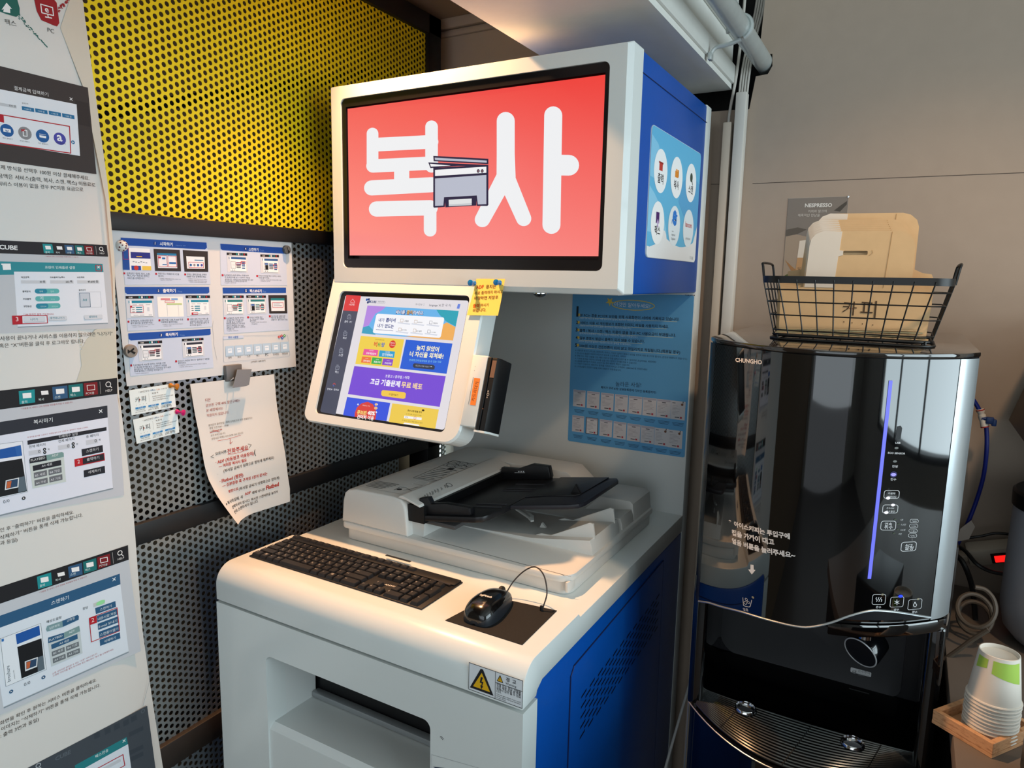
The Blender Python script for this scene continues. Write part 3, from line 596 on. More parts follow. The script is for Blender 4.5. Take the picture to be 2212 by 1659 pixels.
cap = [(145, 490, 365, '왼쪽상단 “출력, 복사, 스캔,', .03), (150, 512, 360, '팩스, PC” 버튼중 원하는', .02), (150, 534, 316, '서비스를 선택합니다.', .02), (443, 492, 640, '회원 또는 비회원 로그인을', .03), (443, 514, 496, '합니다.', .02), (712, 498, 900, '원하는 결제 방식을 선택후', .02), (712, 519, 897, '100원 이상 결제해주세요.', .02),
       (1065, 505, 1295, 'FLATBED와 ADF중 원하는 위치를 선택', .02), (1070, 525, 1308, '후 복사할 문서를 놓고 “스캔하기” 버튼을', .02), (1072, 545, 1338, '클릭합니다. 스캔할 문서가 여러장일 경우 ADF', .02), (1072, 562, 1280, '위에 올려놓고 스캔하면 편리합니다.', .01), (1390, 512, 1600, '미리보기 화면을 확인 후 원하는 서비스', .02), (1390, 530, 1492, '버튼을 클릭하세요.', .02),
       (183, 940, 393, '흑백/칼라, 단면/양면 등의', -.03), (183, 960, 392, '출력 옵션을 설정해주세요.', -.03), (470, 930, 678, '내문서함, USB, E-mail 등을', -.03), (470, 950, 628, '이용해서 출력하세요.', -.02), (740, 922, 915, '사용이 끝나거나 서비스를', -.03), (742, 942, 925, '이용하지 않으려면 “나가기”', -.03), (742, 960, 922, '혹은 “X”버튼을 클릭 후', -.03), (742, 978, 852, '로그아웃 합니다.', -.03),
       (1085, 912, 1253, 'FLATBED와 ADF중 원하는', -.03), (1088, 930, 1245, '위치를 선택 후 팩스를 보낼', -.02), (1088, 948, 1240, '문서를 놓고 “스캔하기”', -.02), (1088, 963, 1258, '버튼을 클릭합니다. 팩스보낼', -.02), (1088, 982, 1252, '문서가 여러장일 경우 ADF', -.02), (1088, 998, 1262, '위에 모두 올려놓고 스캔하면', -.02), (1088, 1014, 1160, '편리합니다.', -.02),
       (1305, 905, 1424, '미리보기 화면을 확인', -.03), (1308, 922, 1437, '후 “팩스보내기” 버튼을', -.03), (1308, 937, 1370, '클릭하세요.', -.03), (1508, 893, 1640, '팩스번호를 입력하시면', -.02), (1508, 910, 1640, '팩스로 보내집니다.', -.02), (1508, 927, 1662, '(환불하기 : 출력 3번과 동일)', -.02),
       (207, 1356, 510, 'FLATBED와 ADF중 원하는 위치를 선택', -.07), (215, 1377, 523, '후 복사할 문서를 놓고 “스캔하기” 버튼을', -.07), (215, 1397, 562, '클릭합니다. 복사할 문서가 여러장일 경우 ADF', -.07), (217, 1415, 488, '위에 올려놓고 스캔하면 편리합니다.', -.07), (628, 1318, 925, '미리보기 화면을 확인 후 “출력하기” 버튼을', -.08), (630, 1336, 707, '클릭하세요.', -.07)]
for x, y, x1, t, s in cap: S.text(t, x, y, x1, y+(x1-x)*s, '34363c', 3)
for x, y in ((123, 482), (423, 487), (697, 492), (1050, 500), (1376, 507), (162, 938), (454, 926), (724, 916), (1070, 905), (1290, 897), (1495, 887), (187, 1351), (611, 1312)): S.rect(x-9, y-9, x+9, y+9, 'b3202e', 3)
for x, y, w, s in ((450, 533, 205, .05), (455, 548, 118, .02), (722, 537, 182, .04), (722, 552, 180, .05), (728, 567, 170, .04), (1065, 577, 110, 0), (1400, 547, 205, .02), (1402, 560, 96, .02), (190, 978, 215, -.05), (198, 993, 145, -.04), (480, 968, 195, -.03), (486, 983, 80, -.02), (1312, 950, 155, -.03), (1316, 966, 62, 0), (1088, 1030, 110, -.03), (635, 1354, 265, -.07), (640, 1370, 128, -.06), (222, 1432, 130, -.06)):
    S.text('* 무료출력은 스캔하면 전용사이트에서 이용할 수 있습니다'[:max(8, int(w/7))], x, y, x+w, y+w*s, '6c7078', 3)
S.frame([(1055, 1078), (1250, 1070), (1560, 1064), (1640, 1062), (1664, 1066), (1684, 1250), (1675, 1262), (1070, 1322), (1060, 1310)], 3, 'aab4c2', 2); S.poly([(1055, 1080), (1235, 1066), (1248, 1072), (1250, 1090), (1056, 1104)], 'c4d0e4', 3)
S.text('큐브 사용법', 1102, 1096, 1196, 1091, '2c5ca8', 4, .02)
for x, y, c_ in ((1583, 1082, 'c43a36'), (1606, 1073, 'c43a36'), (1612, 1090, '2a4fa0'), (1632, 1070, '3f9a4c')): S.poly([(x-15, y), (x, y-15), (x+15, y), (x, y+15)], c_, 4); S.disc(x, y, 4, 'f0f0f0', 5)
for k, t in enumerate(('출력', '복사', '스캔', '팩스', 'PC', '문서편집', '화면설명')):
    x = 1075+k*88-(max(0, k-3))*3; y = 1170-k*6.5; S.poly([(x, y), (x+80, y-5), (x+86, y+84), (x+5, y+92)], 'b2cade', 3)
    S.poly([(x+22, y+22), (x+60, y+19), (x+64, y+62), (x+26, y+66)], 'e4edf6', 4); S.poly([(x+28, y+34), (x+56, y+31), (x+57, y+38), (x+29, y+41)], 'b2cade', 5)
    S.text(t, x+42-11*len(t)/2-2, y+116, x+48+11*len(t)/2, y+113, '3c4048', 4)
S.text('[고객센터 1688-5667]', 1318, 1326, 1453, 1310, '34363c', 3)
cr = [(963, 930), (955, 985), (958, 1010), (962, 1060), (968, 1110), (965, 1150), (975, 1190), (985, 1240), (998, 1300)]
S.line(cr, 2, '9aa0a8', 2)
tag(S.build('instruction_sheet'), 'landscape instruction sheet with five blue headings pinned under the black rail', 'paper sheet')

# ---- handwritten notice with curled corner
def curl(u, v):
    t = min(1, max(0, (1.20-v)/.16)); o = .006+.013*t*t*(3-2*t)
    a, b = N.uv((690, 200)), N.uv((985, 1420)); d = (u-b[0])+(v-b[1])*.9
    o += .035*max(0, 1-d/.075)**2
    return o
N = Art(Plane((WALLX+.001, 0, 0), (0, 1, 0), (0, 0, 1)), (240, 780, 4.1475)); N.warp = curl
nq = [N.uv(p) for p in ((690, 203), (1443, 116), (1556, 1240), (880, 1300))]
def lerp2(a, b, t): return (a[0]+(b[0]-a[0])*t, a[1]+(b[1]-a[1])*t)
lft = [N.uv(p) for p in ((690, 203), (722, 400), (760, 620), (788, 900), (812, 1050), (862, 1190), (985, 1422))]
rgt = [N.uv(p) for p in ((1443, 116), (1462, 330), (1482, 540), (1508, 800), (1530, 1000), (1550, 1130), (1552, 1246))]
def nsheet(i, j):
    k = min(int(j*6), 5); t = j*6-k; a = lerp2(lft[k], lft[k+1], t); b = lerp2(rgt[k], rgt[k+1], t); q = lerp2(a, b, i)
    return N.s.at(q[0], q[1], curl(*q))
N.mb.grid(nsheet, 20, 36, mat('note_paper', 'd8d6d2', .6))
N.off = .0006
for t, x, y, x1, y1, c_, b in (('티몬', 825, 360, 873, 354, '9c4a48', 0), ('큐브핀 구매 40% 할인구매는', 830, 408, 1137, 360, '9c4a48', 0), ('본 매장에서는', 835, 452, 985, 429, '9c4a48', 0), ('적용되지 않습니다.', 838, 497, 1037, 465, '9c4a48', 0),
    ('출력문의 출력방법 / 결제 오작동으로 인한 환불문의는', 850, 580, 1243, 511, '7a7672', 0), ('평일 오전 9:00 ~ 17:00', 857, 606, 1027, 577, '7a7672', 0), ('1688-5667 로', 860, 636, 965, 616, '8a8682', 0), ('문의 부탁드립니다.', 865, 670, 997, 645, '7a7672', 0), ('상담시간 외에는 010-2678-1261 입니다', 868, 700, 1152, 643, '7a7672', 0),
    ('모르시면', 893, 836, 990, 812, '34312f', .012), ('전화주세요', 1000, 820, 1186, 783, 'b03a30', .014), ('· ADF (자동원고 이송장치)', 890, 912, 1232, 828, 'b03a30', .022), ('(', 1236, 828, 1250, 824, '34312f', .01), ('— 여러장 복사시 필요', 915, 945, 1165, 886, 'b03a30', .022), ('(복사할 글씨가 윗쪽으로 향하게 해주세요)', 955, 985, 1408, 862, '34312f', .008),
    ('· Flatbed (평판)', 918, 1080, 1130, 1020, 'b03a30', .022), ('— 신분증등 혹 구겨진 1장의 문서는', 940, 1117, 1347, 1006, 'b03a30', .022), ('평판으로', 995, 1166, 1084, 1139, 'b03a30', .022), ('(복사할 글씨가 아랫쪽으로 향하게)', 1090, 1145, 1455, 1042, '34312f', .008), ('※ 복사하실때, 꼭', 935, 1270, 1128, 1213, '34312f', .008), ('ADF', 1143, 1190, 1197, 1174, 'b03a30', .03), ('때에 아니면', 1210, 1178, 1322, 1146, '34312f', .008), ('Flatbed', 1335, 1140, 1450, 1105, 'b03a30', .03),
    ('선택하셔야 됩니다. 복사전 스캔버튼을 눌러서', 1000, 1300, 1440, 1165, '34312f', .008), ('먼저 스캔하셔야 됩니다.', 1010, 1342, 1266, 1250, '34312f', .008)):
    N.text(t, x, y, x1, y1, c_, 1, b)
for p, w, c_ in (([(878, 830), (850, 848), (878, 858)], 3, '34312f'), ([(1187, 735), (1216, 742), (1193, 770)], 3, '34312f'), ([(1000, 830), (1100, 812), (1190, 780)], 3, 'b03a30'), ([(860, 638), (967, 605)], 4, 'b03a30'), ([(885, 612), (945, 630)], 4, 'b03a30'), ([(922, 708), (1020, 690), (1128, 658)], 3, 'b03a30'), ([(1033, 690), (1032, 735), (1028, 722)], 3, 'b03a30'), ([(1032, 735), (1052, 714)], 3, 'b03a30'), ([(900, 1000), (904, 1002)], 1, '34312f')): N.line(p, w, c_, 1)
tag(N.build('handwritten_notice'), 'white paper with red and black handwriting and a curled corner under the grey clip', 'notice')

# ---- business cards
for q, dx, label in (([(160, 262), (560, 200), (582, 410), (183, 487)], (0, 0), 'white business card held by the orange push pin'), ([(195, 525), (590, 430), (612, 640), (230, 742)], (1, 0), 'white business card held by the pink push pin')):
    K = Art(Plane((WALLX+.003, 0, 0), (0, 1, 0), (0, 0, 1)), (240, 780, 4.1475))
    B = lambda u, v: [q[0][k]*(1-u)*(1-v)+q[1][k]*u*(1-v)+q[2][k]*u*v+q[3][k]*(1-u)*v for k in (0, 1)]
    uvq = [K.uv(p) for p in q]
    K.mb.prism(uvq, lambda a, b, d: (WALLX+d, a, b), .0026, .003, mat('card_stock', 'e6f0f0', .5))
    def tx(t, u, v, u1, c_, b=0, l=2): K.text(t, *B(u, v), *B(u1, v), c_, l, b)
    tx('“ 24시간무인', .2, .17, .44, '3a3d42'); tx('Office', .46, .17, .58, '3a6d9a'); tx('Cafe', .6, .17, .68, 'c07a50'); tx('시스템 구축 ”', .7, .17, .86, '3a3d42')
    tx('카', .11, .52, .22, '2c2e33', -.005); tx('피', .25, .52, .35, '2c2e33', -.005); tx('+', .19, .5, .235, 'b8402c', .01)
    for k in range(4): K.disc(*B(.13+.075*k, .63), 2.2, '5a5d64', 2)
    K.line([B(.425, .25), B(.425, .6)], 1.2, '8a8d92', 2)
    tx('박 광 석', .5, .3, .63, '2c2e33', .01); tx('MOBILE 010-2678-1261', .5, .42, .8, '4a4d54'); tx('TEL 031)270-9042, FAX 031)212-9049', .5, .5, .96, '4a4d54'); tx('EMAIL kmkc09@hanmail.net', .5, .58, .84, '4a4d54')
    for k, (t, t1, t2) in enumerate((('문서스캔', '문서스 출력 복사', '(365, 무인,편의점 결제)'), ('회의실', '회의실 오픈 예약', '(365, 1:1 출력)'), ('무인편의점', '광교역 센트럴 2F', '(24h 출력)'))):
        u = .1+.29*k; K.poly([B(u, .72), B(u+.23, .72), B(u+.23, .79), B(u, .79)], '3a86c0', 2); tx(t, u+.06, .775, u+.17, 'e4f0f8', 0, 3); tx(t1, u+.02, .86, u+.21, '4a4d54'); tx(t2, u-.01, .93, u+.22, '4a4d54')
    tag(K.build('business_card'), label, 'business card', 'business cards pinned to the mesh')

# ---- pins, magnets, clip
def push_pin(at, d, m, label, group='push pins on the wall'):
    """at: point on the surface, d: outward direction"""
    p = Vector(at); d = Vector(d).normalized()
    o = thing('push_pin', p, label, 'push pin', group)
    MB().lathe([(.0005, -.004), (.0006, .003)], p, chrome, 8, d).build('needle', o)
    MB().lathe([(.0, .001), (.0048, .0015), (.0052, .003), (.0042, .0045), (.003, .006), (.0028, .010), (.0036, .0125), (.0055, .014), (.0062, .0155), (.0060, .0175), (.0045, .0182), (0, .0182)], p, m, 20, d).build('pin_head', o)
K = Plane((WALLX+.003, 0, 0), (0, 1, 0), (0, 0, 1))
push_pin(K.w(366, 832.5), (1, .35, -.1), mat('amber_plastic', 'd88818', .15, trans=.35, coat=.5), 'translucent orange push pin on the upper business card')
push_pin(K.w(380, 889), (1, .35, -.1), mat('pink_plastic', 'e0187c', .15, trans=.3, coat=.5), 'translucent pink push pin on the lower business card')
def disc_magnet(px, r, m, art, label):
    p = Vector(K.w(*px)); o = thing('round_magnet', p, label, 'magnet', 'round magnets on the papers')
    MB().lathe([(0, 0), (r, 0), (r, .005), (r*.93, .007), (0, .0072)], p, m, 32, (1, 0, 0)).build('magnet_body', o)
    A = Art(Plane((p.x+.0073, 0, 0), (0, 1, 0), (0, 0, 1)), off=.0002); art(A, p); A.build('emblem', o)
def em1(A, p):
    c_ = (p.y, p.z); T2 = lambda L: [(c_[0]+a*.001, c_[1]+b*.001) for a, b in L]
    A.polyuv(T2([(-3, 7), (-.5, 5.5), (3, -2), (1.5, -7), (-.2, -6), (.5, -2.5)]), '141414', 1); A.polyuv(T2([(3, -2), (6, -4), (2, -7), (1.5, -7)]), '141414', 1); A.polyuv(T2([(-1, 5), (0, 5), (2, 0), (1, -1)]), '70757a', 2)
def em2(A, p):
    c_ = (p.y, p.z); T2 = lambda L: [(c_[0]+a*.001, c_[1]+b*.001) for a, b in L]
    A.polyuv(T2([(-8, 4), (-4, 1), (3, 6), (5, 4), (1, 0), (7, -3), (4, -6), (-3, -1), (-8, -4)]), '141414', 1)
disc_magnet((617, 539.5), .0098, mat('magnet_dark', '50565a', .35), em1, 'dark grey round magnet with a black mark on the top corner of the instruction sheet')
disc_magnet((280, 758), .0122, mat('magnet_taupe', '8c837a', .4), em2, 'taupe round magnet half behind the guide poster edge')
p = Vector(K.w(262, 531)); o = thing('ladybird_magnet', p, 'small white dome magnet with dark red spots on the sheet corner', 'magnet')
MB().lathe([(.0105*math.cos(math.radians(a)), .012*math.sin(math.radians(a))) for a in range(0, 91, 9)], p, mat('magnet_white', 'e4e2dd', .25, coat=.4), 24, (1, 0, 0)).build('dome', o)
sp = MB(); msp = mat('dark_red_spot', '5a1420', .3)
for a, e in ((0, 80), (20, 40), (80, 35), (140, 42), (200, 38), (265, 40), (320, 35), (50, 62), (170, 65), (290, 66), (110, 15), (230, 14), (350, 14)):
    d = Vector((math.sin(math.radians(e)), math.cos(math.radians(e))*math.cos(math.radians(a)), math.cos(math.radians(e))*math.sin(math.radians(a))))
    q = p+Vector((.0121*d.x, .0106*d.y, .0106*d.z)); sp.lathe([(0, .0003), (.0014, .0002), (.0016, -.0006)], q, msp, 10, d)
sp.build('spots', o)
# grey sheet-metal clip
CL = Art(Plane((WALLX+.006, 0, 0), (0, 1, 0), (0, 0, 1)), (240, 780, 4.1475))
gm = mat('clip_grey', '7d8184', .4, metal=.3)
a, b = CL.uv((1012, 40)), CL.uv((1158, 165))
o = thing('paper_clip', Vector((WALLX+.004, (a[0]+b[0])/2, (a[1]+b[1])/2)), 'grey metal clip holding the handwritten notice', 'clip')
MB().box((WALLX+.003, a[0], b[1]), (WALLX+.013, b[0], a[1]), mat('clip_body', '6e6c6a', .45, metal=.4), .0015).build('magnet_base', o)
q = [CL.uv(t) for t in ((1085, 70), (1213, 66), (1178, 205), (1152, 216), (1032, 232))]
MB().prism(q, lambda u, v, d: (WALLX+.020+d+(a[1]-v)*.12, u, v), 0, .0014, gm, .0004).build('lever', o)
MB().tube([(WALLX+.012, q[4][0]+.006, q[4][1]+.014), (WALLX+.022, q[4][0]+.006, q[4][1]+.02)], .0012, chrome).tube([(WALLX+.012, q[4][0]+.02, q[4][1]+.014), (WALLX+.022, q[4][0]+.02, q[4][1]+.02)], .0012, chrome).build('spring', o)
# ================================================================ the copy kiosk
XL, XR = -1.157, -.455
kiosk = thing('copy_kiosk', (-.806, 1.28, 0), 'white and blue self-service copy kiosk with a large sign screen and a tilted tablet', 'kiosk')
YZ = lambda a, b, d: (d, a, b)
# lower cabinet front with the paper opening
fp = MB(); fo = [(XL, 0), (XR, 0), (XR, .828), (XL, .828)]; fi = rrect(-1.019, .40, -.628, .754, (.015, .015, .015, .015))
plate_hole(fp, fo, fi, lambda a, b, d: (a, d, b), .858, .905, white)
fp.build('front_panel', kiosk)
rc = MB()
pc = mat('recess_white', 'dfe2e0', .35)
rc.box((-1.035, .9052, .40), (-1.0192, .985, .756), pc); rc.box((-.6278, .9052, .40), (-.61, .985, .756), pc)
rc.box((-1.035, .9052, .7562), (-.61, .985, .77), pc)
rc.add([(-1.019, .874, .606), (-.628, .874, .606), (-.628, .985, .603), (-1.019, .985, .603)], [(0, 1, 2, 3)], pc)
rc.add([(-1.019, .862, .596), (-.628, .862, .596), (-.628, .874, .606), (-1.019, .874, .606)], [(0, 1, 2, 3)], pc)
rc.add([(-1.019, .862, .596), (-.628, .862, .596), (-.628, .862, .38), (-1.019, .862, .38)], [(0, 1, 2, 3)], white)
rc.build('paper_outlet', kiosk)
MB().box((-1.04, .992, .56), (-.605, 1.01, .77), black).box((-1.018, .972, .6045), (-.629, .991, .617), mat('outlet_lip', '9a9ea0', .3, metal=.3), .003).build('paper_slot', kiosk)
lb = Art(Plane((0, .8578, 0), (1, 0, 0), (0, 0, 1)), (460, 1130, 2.836)); lb.frame([(1340, 1418), (1700, 1520), (1700, 1700), (1340, 1600)], 1.5, 'b4b8ba', 1); lb.poly([(1350, 1492), (1420, 1500), (1450, 1520), (1380, 1510)], '26304e', 2)
for k in range(3): lb.line([(1393+k*7, 1310+k*8), (1400+k*6, 1306+k*6)], 4, '77797a', 1)
lb.build('front_sticker', kiosk)
# deck: front keyboard shelf with rounded nose, lower table behind
prof = [(.902, .834), (.858, .834)] + [(.858, .862)] + [(.898-.040*math.cos(math.radians(a)), .864+.040*math.sin(math.radians(a))) for a in range(9, 91, 9)] + [(1.058, .904), (1.066, .896), (1.695, .896), (1.695, .852), (.922, .852), (.905, .842)]
dk = MB(); dk.prism(prof, YZ, XL, XR, white, .0025, True); dk.build('deck', kiosk)
MB().box((-.906, 1.078, .9035), (-.842, 1.0835, .9045), black).build('deck_slot', kiosk)
# blue side
sd = MB(); sh = [(.905, .02), (.905, .835), (.912, .846), (.922, .8515), (1.70, .8515), (1.70, .02)]
sd.prism(sh, YZ, XR-.012, XR-.001, blue, .003, True); sd.build('side_panel', kiosk)
dp = MB(); ds = [(1.031, .10), (1.031, .800), (1.044, .814), (1.545, .829), (1.568, .10)]
dp.prism(ds, YZ, XR-.004, XR+.0012, blue, .0012, True)
gv = mat('groove_shadow', '061a4c', .6)
for a, b in zip(ds, ds[1:]): dp.tube([(XR+.0003, *a), (XR+.0003, *b)], .0012, gv, 6)
# vent slots: slanted slits in a diamond field
VA = Art(sideP, (980, 1200, 3.613)); VA.off = .0016
for k in range(23):
    for j in range(4 if k % 2 else 5):
        y, z = 1.078+.0192*k, .7345+.0007*k-.0203*j-(.0102 if k % 2 else 0)
        VA.polyuv([(y-.0006, z-.0016), (y+.0222, z+.0022), (y+.0236, z+.0062), (y+.0010, z+.0026)], '04102e', 1)
dp.merge(VA.mb); dp.build('service_door', kiosk)
MB().box((XL+.007, 1.02, .0), (XR-.013, 1.69, .85), mat('cabinet_inner', '1c1c20', .7)).box((XL, .9055, .02), (XL+.006, 1.70, .85), blue).build('cabinet_body', kiosk)
# back panel
bp = MB(); bp.box((XL, 1.692, .02), (XR+.0005, 1.735, 1.888), bwhite, .003); bp.build('back_panel', kiosk)
# sign head
sb = MB(); sb.box((XL+.004, 1.252, 1.455), (XR-.0005, 1.70, 1.886), blue, .004); sb.box((XR-.001, 1.253, 1.8475), (XR+.0006, 1.70, 1.849), gv)
sb.build('sign_box', kiosk)
MB().box((XL+.02, 1.256, 1.4525), (XR-.03, 1.69, 1.456), bwhite).build('sign_underside', kiosk)
MB().lathe([(.014, 0), (.013, -.006), (.008, -.010), (0, -.011)], (-.68, 1.31, 1.453), mat('lens_glass', '202428', .05, coat=1), 20).lathe([(.018, 0), (.018, -.003), (.014, -.004)], (-.68, 1.31, 1.453), chrome, 20).build('camera_lens', kiosk)
bz = MB(); bo = rrect(XL, 1.455, XR, 1.889, .003); bi = rrect(-1.125, 1.497, -.4965, 1.860, .012)
ch = .010
bo1 = rrect(XL+ch*.5, 1.455+ch, XR-ch, 1.889-ch*.3, .003)
plate_hole(bz, bo1, bi, lambda a, b, d: (a, d, b), 1.200, 1.232, white)
n = len(bo1); bz.add([(p[0], 1.200, p[1]) for p in bo1]+[(p[0], 1.208, p[1]) for p in bo]+[(p[0], 1.254, p[1]) for p in bo], [(i, (i+1) % n, n+(i+1) % n, n+i) for i in range(n)]+[(n+i, n+(i+1) % n, 2*n+(i+1) % n, 2*n+i) for i in range(n)], white)
bz.build('sign_bezel', kiosk)
scr = MB(); scr.box((-1.13, 1.222, 1.492), (-.490, 1.24, 1.864), mat('monitor_black', '141214', .25), 0)
bzi = rrect(-1.124, 1.498, -.4975, 1.859, .011); bzo = [(-1.1125, 1.517), (-.5055, 1.517), (-.5055, 1.842), (-1.1125, 1.842)]
plate_hole(scr, bzi, bzo, lambda a, b, d: (a, d, b), 1.203, 1.22, mat('monitor_black', '141214', .25)); scr.build('monitor_frame', kiosk)
SA = Art(Plane((0, 1.2060, 0), (1, 0, 0), (0, 0, 1)), (700, 60, 2.572), emit=True)
# red picture with the soft vertical gradient of the display
red = bpy.data.materials.new('screen_red'); red.use_nodes = True; nt = red.node_tree; b_ = nt.nodes['Principled BSDF']
tcn = nt.nodes.new('ShaderNodeTexCoord'); sx = nt.nodes.new('ShaderNodeSeparateXYZ'); rp = nt.nodes.new('ShaderNodeValToRGB'); ma = nt.nodes.new('ShaderNodeMath'); mb_ = nt.nodes.new('ShaderNodeMath'); mc_ = nt.nodes.new('ShaderNodeMath')
nt.links.new(tcn.outputs['Generated'], sx.inputs[0]); ma.operation = 'MULTIPLY_ADD'; ma.inputs[1].default_value = -.28; nt.links.new(sx.outputs['X'], ma.inputs[0]); mb_.operation = 'MULTIPLY_ADD'; mb_.inputs[1].default_value = -.72; nt.links.new(sx.outputs['Z'], mb_.inputs[0]); mb_.inputs[2].default_value = 1.0
nt.links.new(mb_.outputs[0], ma.inputs[2]); nt.links.new(ma.outputs[0], rp.inputs[0])
rp.color_ramp.elements[0].color = (*lin('ee3f38'), 1); rp.color_ramp.elements[1].color = (*lin('fb908a'), 1); rp.color_ramp.elements[1].position = .95
nt.links.new(rp.outputs[0], b_.inputs['Emission Color']); b_.inputs['Emission Strength'].default_value = 1; b_.inputs['Base Color'].default_value = (.004, .004, .004, 1); b_.inputs['Roughness'].default_value = .2
a0 = [SA.s.at(*q, 0) for q in ((-1.110, 1.524), (-.507, 1.524), (-.507, 1.839), (-1.110, 1.839))]
SA.mb.add(a0, [(0, 1, 2, 3)], red)
SA.s2 = None
wh = 'eff0f2'
for s_, w in (([(270, 588), (270, 770)], 65), ([(598, 550), (598, 770)], 70), ([(280, 650), (598, 634)], 76), ([(272, 768), (598, 752)], 74), ([(432, 780), (432, 860)], 84), ([(265, 890), (600, 872)], 84), ([(292, 1007), (590, 1000)], 85), ([(590, 995), (590, 1125)], 70), ([(1010, 518, 100), (1010, 700, 100), (1012, 830, 106)], 100), ([(1000, 840, 96), (880, 1066, 84)], 90), ([(1016, 840, 96), (1110, 1060, 84)], 90), ([(1274, 487), (1264, 1095)], 100), ([(1300, 763), (1360, 764)], 115)): SA.stroke(s_, w, wh, 1, 12)
nv = '2a2340'
for P_, c_, l in (([(608, 712), (914, 728), (914, 758), (610, 742)], nv, 3), ([(616, 722), (905, 738), (905, 750), (618, 735)], 'b8bccb', 4), ([(580, 748), (912, 762), (912, 770), (745, 768), (592, 780)], nv, 3), ([(590, 756), (705, 766), (595, 772)], 'f0f0f2', 4), ([(608, 778), (914, 762), (914, 985), (908, 990), (850, 990), (846, 940), (675, 948), (672, 996), (612, 1000), (608, 995)], nv, 3), ([(618, 790), (903, 772), (903, 806), (618, 824)], 'f0f0f2', 4), ([(618, 838), (903, 818), (903, 980), (856, 982), (850, 932), (668, 942), (664, 988), (618, 990)], 'b8bccb', 4), ([(672, 942), (848, 932), (848, 988), (676, 998)], nv, 5), ([(694, 956), (822, 949), (822, 986), (695, 992)], 'e0e2e2', 6), ([(694, 982), (822, 974), (822, 986), (695, 992)], 'c4c8cc', 7)): SA.poly(P_, c_, l)
for x in (858, 880): SA.disc(x, 796, 9, nv, 5); SA.disc(x, 796, 4.5, '8c6a70', 6)
SA.build('sign_screen', kiosk)

# tablet housing, tilted under the sign
tn = Vector((0, -.302, .1)).normalized(); tv = Vector((0, .1, .302)).normalized()
TP = Plane((XL, 1.2, 1.462), (1, 0, 0), tv)            # n points to the viewer
assert TP.n.dot(Vector((0, -1, 0))) > 0
fn = lambda a, b, d: TP.at(a, b, d)
w_ = .4125; h_ = .318
hs = MB(); out = rrect(.0, -h_, w_, 0.01, (.020, .034, .002, .002), 8)
tA = Art(TP, (640, 580, 4.148), emit=True)
cn = [tA.uv(p) for p in ((397, 198), (1557, 245), (1325, 1472), (163, 1292))]
b0 = (sum(c_[0] for c_ in (cn[0], cn[3]))/2, sum(c_[1] for c_ in (cn[2], cn[3]))/2); b1 = (sum(c_[0] for c_ in (cn[1], cn[2]))/2, sum(c_[1] for c_ in (cn[0], cn[1]))/2)
plate_hole(hs, out, rrect(b0[0], b0[1], b1[0], b1[1], .011), fn, 0, -.006, white)
out2 = rrect(-.0, -h_-.003, w_+.003, 0.01, (.020, .034, .002, .002), 8)
n = len(out); hs.add([fn(p[0], p[1], 0) for p in out]+[fn(p[0], p[1], -.004) for p in out2]+[fn(p[0], p[1], -.053) for p in out2]+[fn(p[0], p[1]+.002, -.058) for p in out], [(r*n+i, r*n+(i+1) % n, (r+1)*n+(i+1) % n, (r+1)*n+i) for r in range(3) for i in range(n)]+[tuple(range(3*n, 4*n))], white)
hs.box((XL+.03, 1.27, 1.32), (XL+.10, 1.69, 1.45), bwhite)
hs.build('tablet_housing', kiosk)
tb = MB(); tb.prism(rrect(b0[0], b0[1], b1[0], b1[1], .011), fn, -.0045, -.008, mat('monitor_black', '141214', .25)); tb.build('tablet_bezel', kiosk)
tA.off = -.0042
def V_(p): return tA.uv(p)
def Tp(P_, c_, l=1): tA.poly(P_, c_, l)
c4 = [V_(p) for p in ((435, 232), (1543, 290), (1310, 1445), (205, 1275))]
s0 = ((c4[0][0]+c4[3][0])/2, (c4[2][1]+c4[3][1])/2); s1 = ((c4[1][0]+c4[2][0])/2, (c4[0][1]+c4[1][1])/2)
tA.polyuv(rrect(s0[0], s0[1], s1[0], s1[1], (.002, .006, .006, .002), 4), 'e2dde2', 0)
Tp([(437, 233), (570, 239), (541, 379), (408, 371)], 'dc3f3f', 1); Tp([(408, 371), (541, 379), (340, 1308), (210, 1283), (204, 1268)], '4c4f60', 1)
tA.text('HOME', 462, 325, 510, 328, 'f4e0e0', 2); tA.line([(476, 292), (496, 268), (514, 296), (510, 305), (478, 302), (476, 292)], 3, 'f0c4c4', 2)
for t, x, y, w, ix in (('출력 · PC', 420, 478, 66, 464), ('복사', 405, 626, 33, 428), ('스캔', 368, 780, 36, 392), ('팩스', 334, 932, 34, 358)):
    tA.text(t, x, y, x+w, y+w*.09, 'd8dae4', 2, .01)
    tA.frame([(ix-14, y-60), (ix+16, y-58), (ix+12, y-30), (ix-18, y-32)], 2.5, 'b4b8c8', 2); tA.line([(ix-8, y-70), (ix+10, y-69)], 2.5, 'b4b8c8', 2); tA.line([(ix-8, y-46), (ix+6, y-45)], 2.5, 'b4b8c8', 2)
tA.text('정부24 · 정부24', 264, 1083, 368, 1094, 'd8dae4', 2, .01); tA.line([(318, 1035), (330, 1024), (340, 1036)], 5, 'c84a4a', 2); tA.line([(318, 1040), (326, 1052)], 5, '4a6ac8', 2)
for x, y, c_ in ((622, 275, '2c5ca8'), (640, 272, '2c3f70'), (632, 298, '2c3f70'), (648, 292, '5a6a90')): tA.disc(x, y, 11, c_, 2, n=6)
tA.text('CUBE', 652, 302, 706, 305, '2c3f70', 3, .03); tA.text('NO.C92', 724, 300, 778, 302, '666a78', 3); tA.frame([(718, 286), (784, 289), (788, 302), (780, 310), (714, 306), (710, 296)], 1.5, '9a9eac', 2)
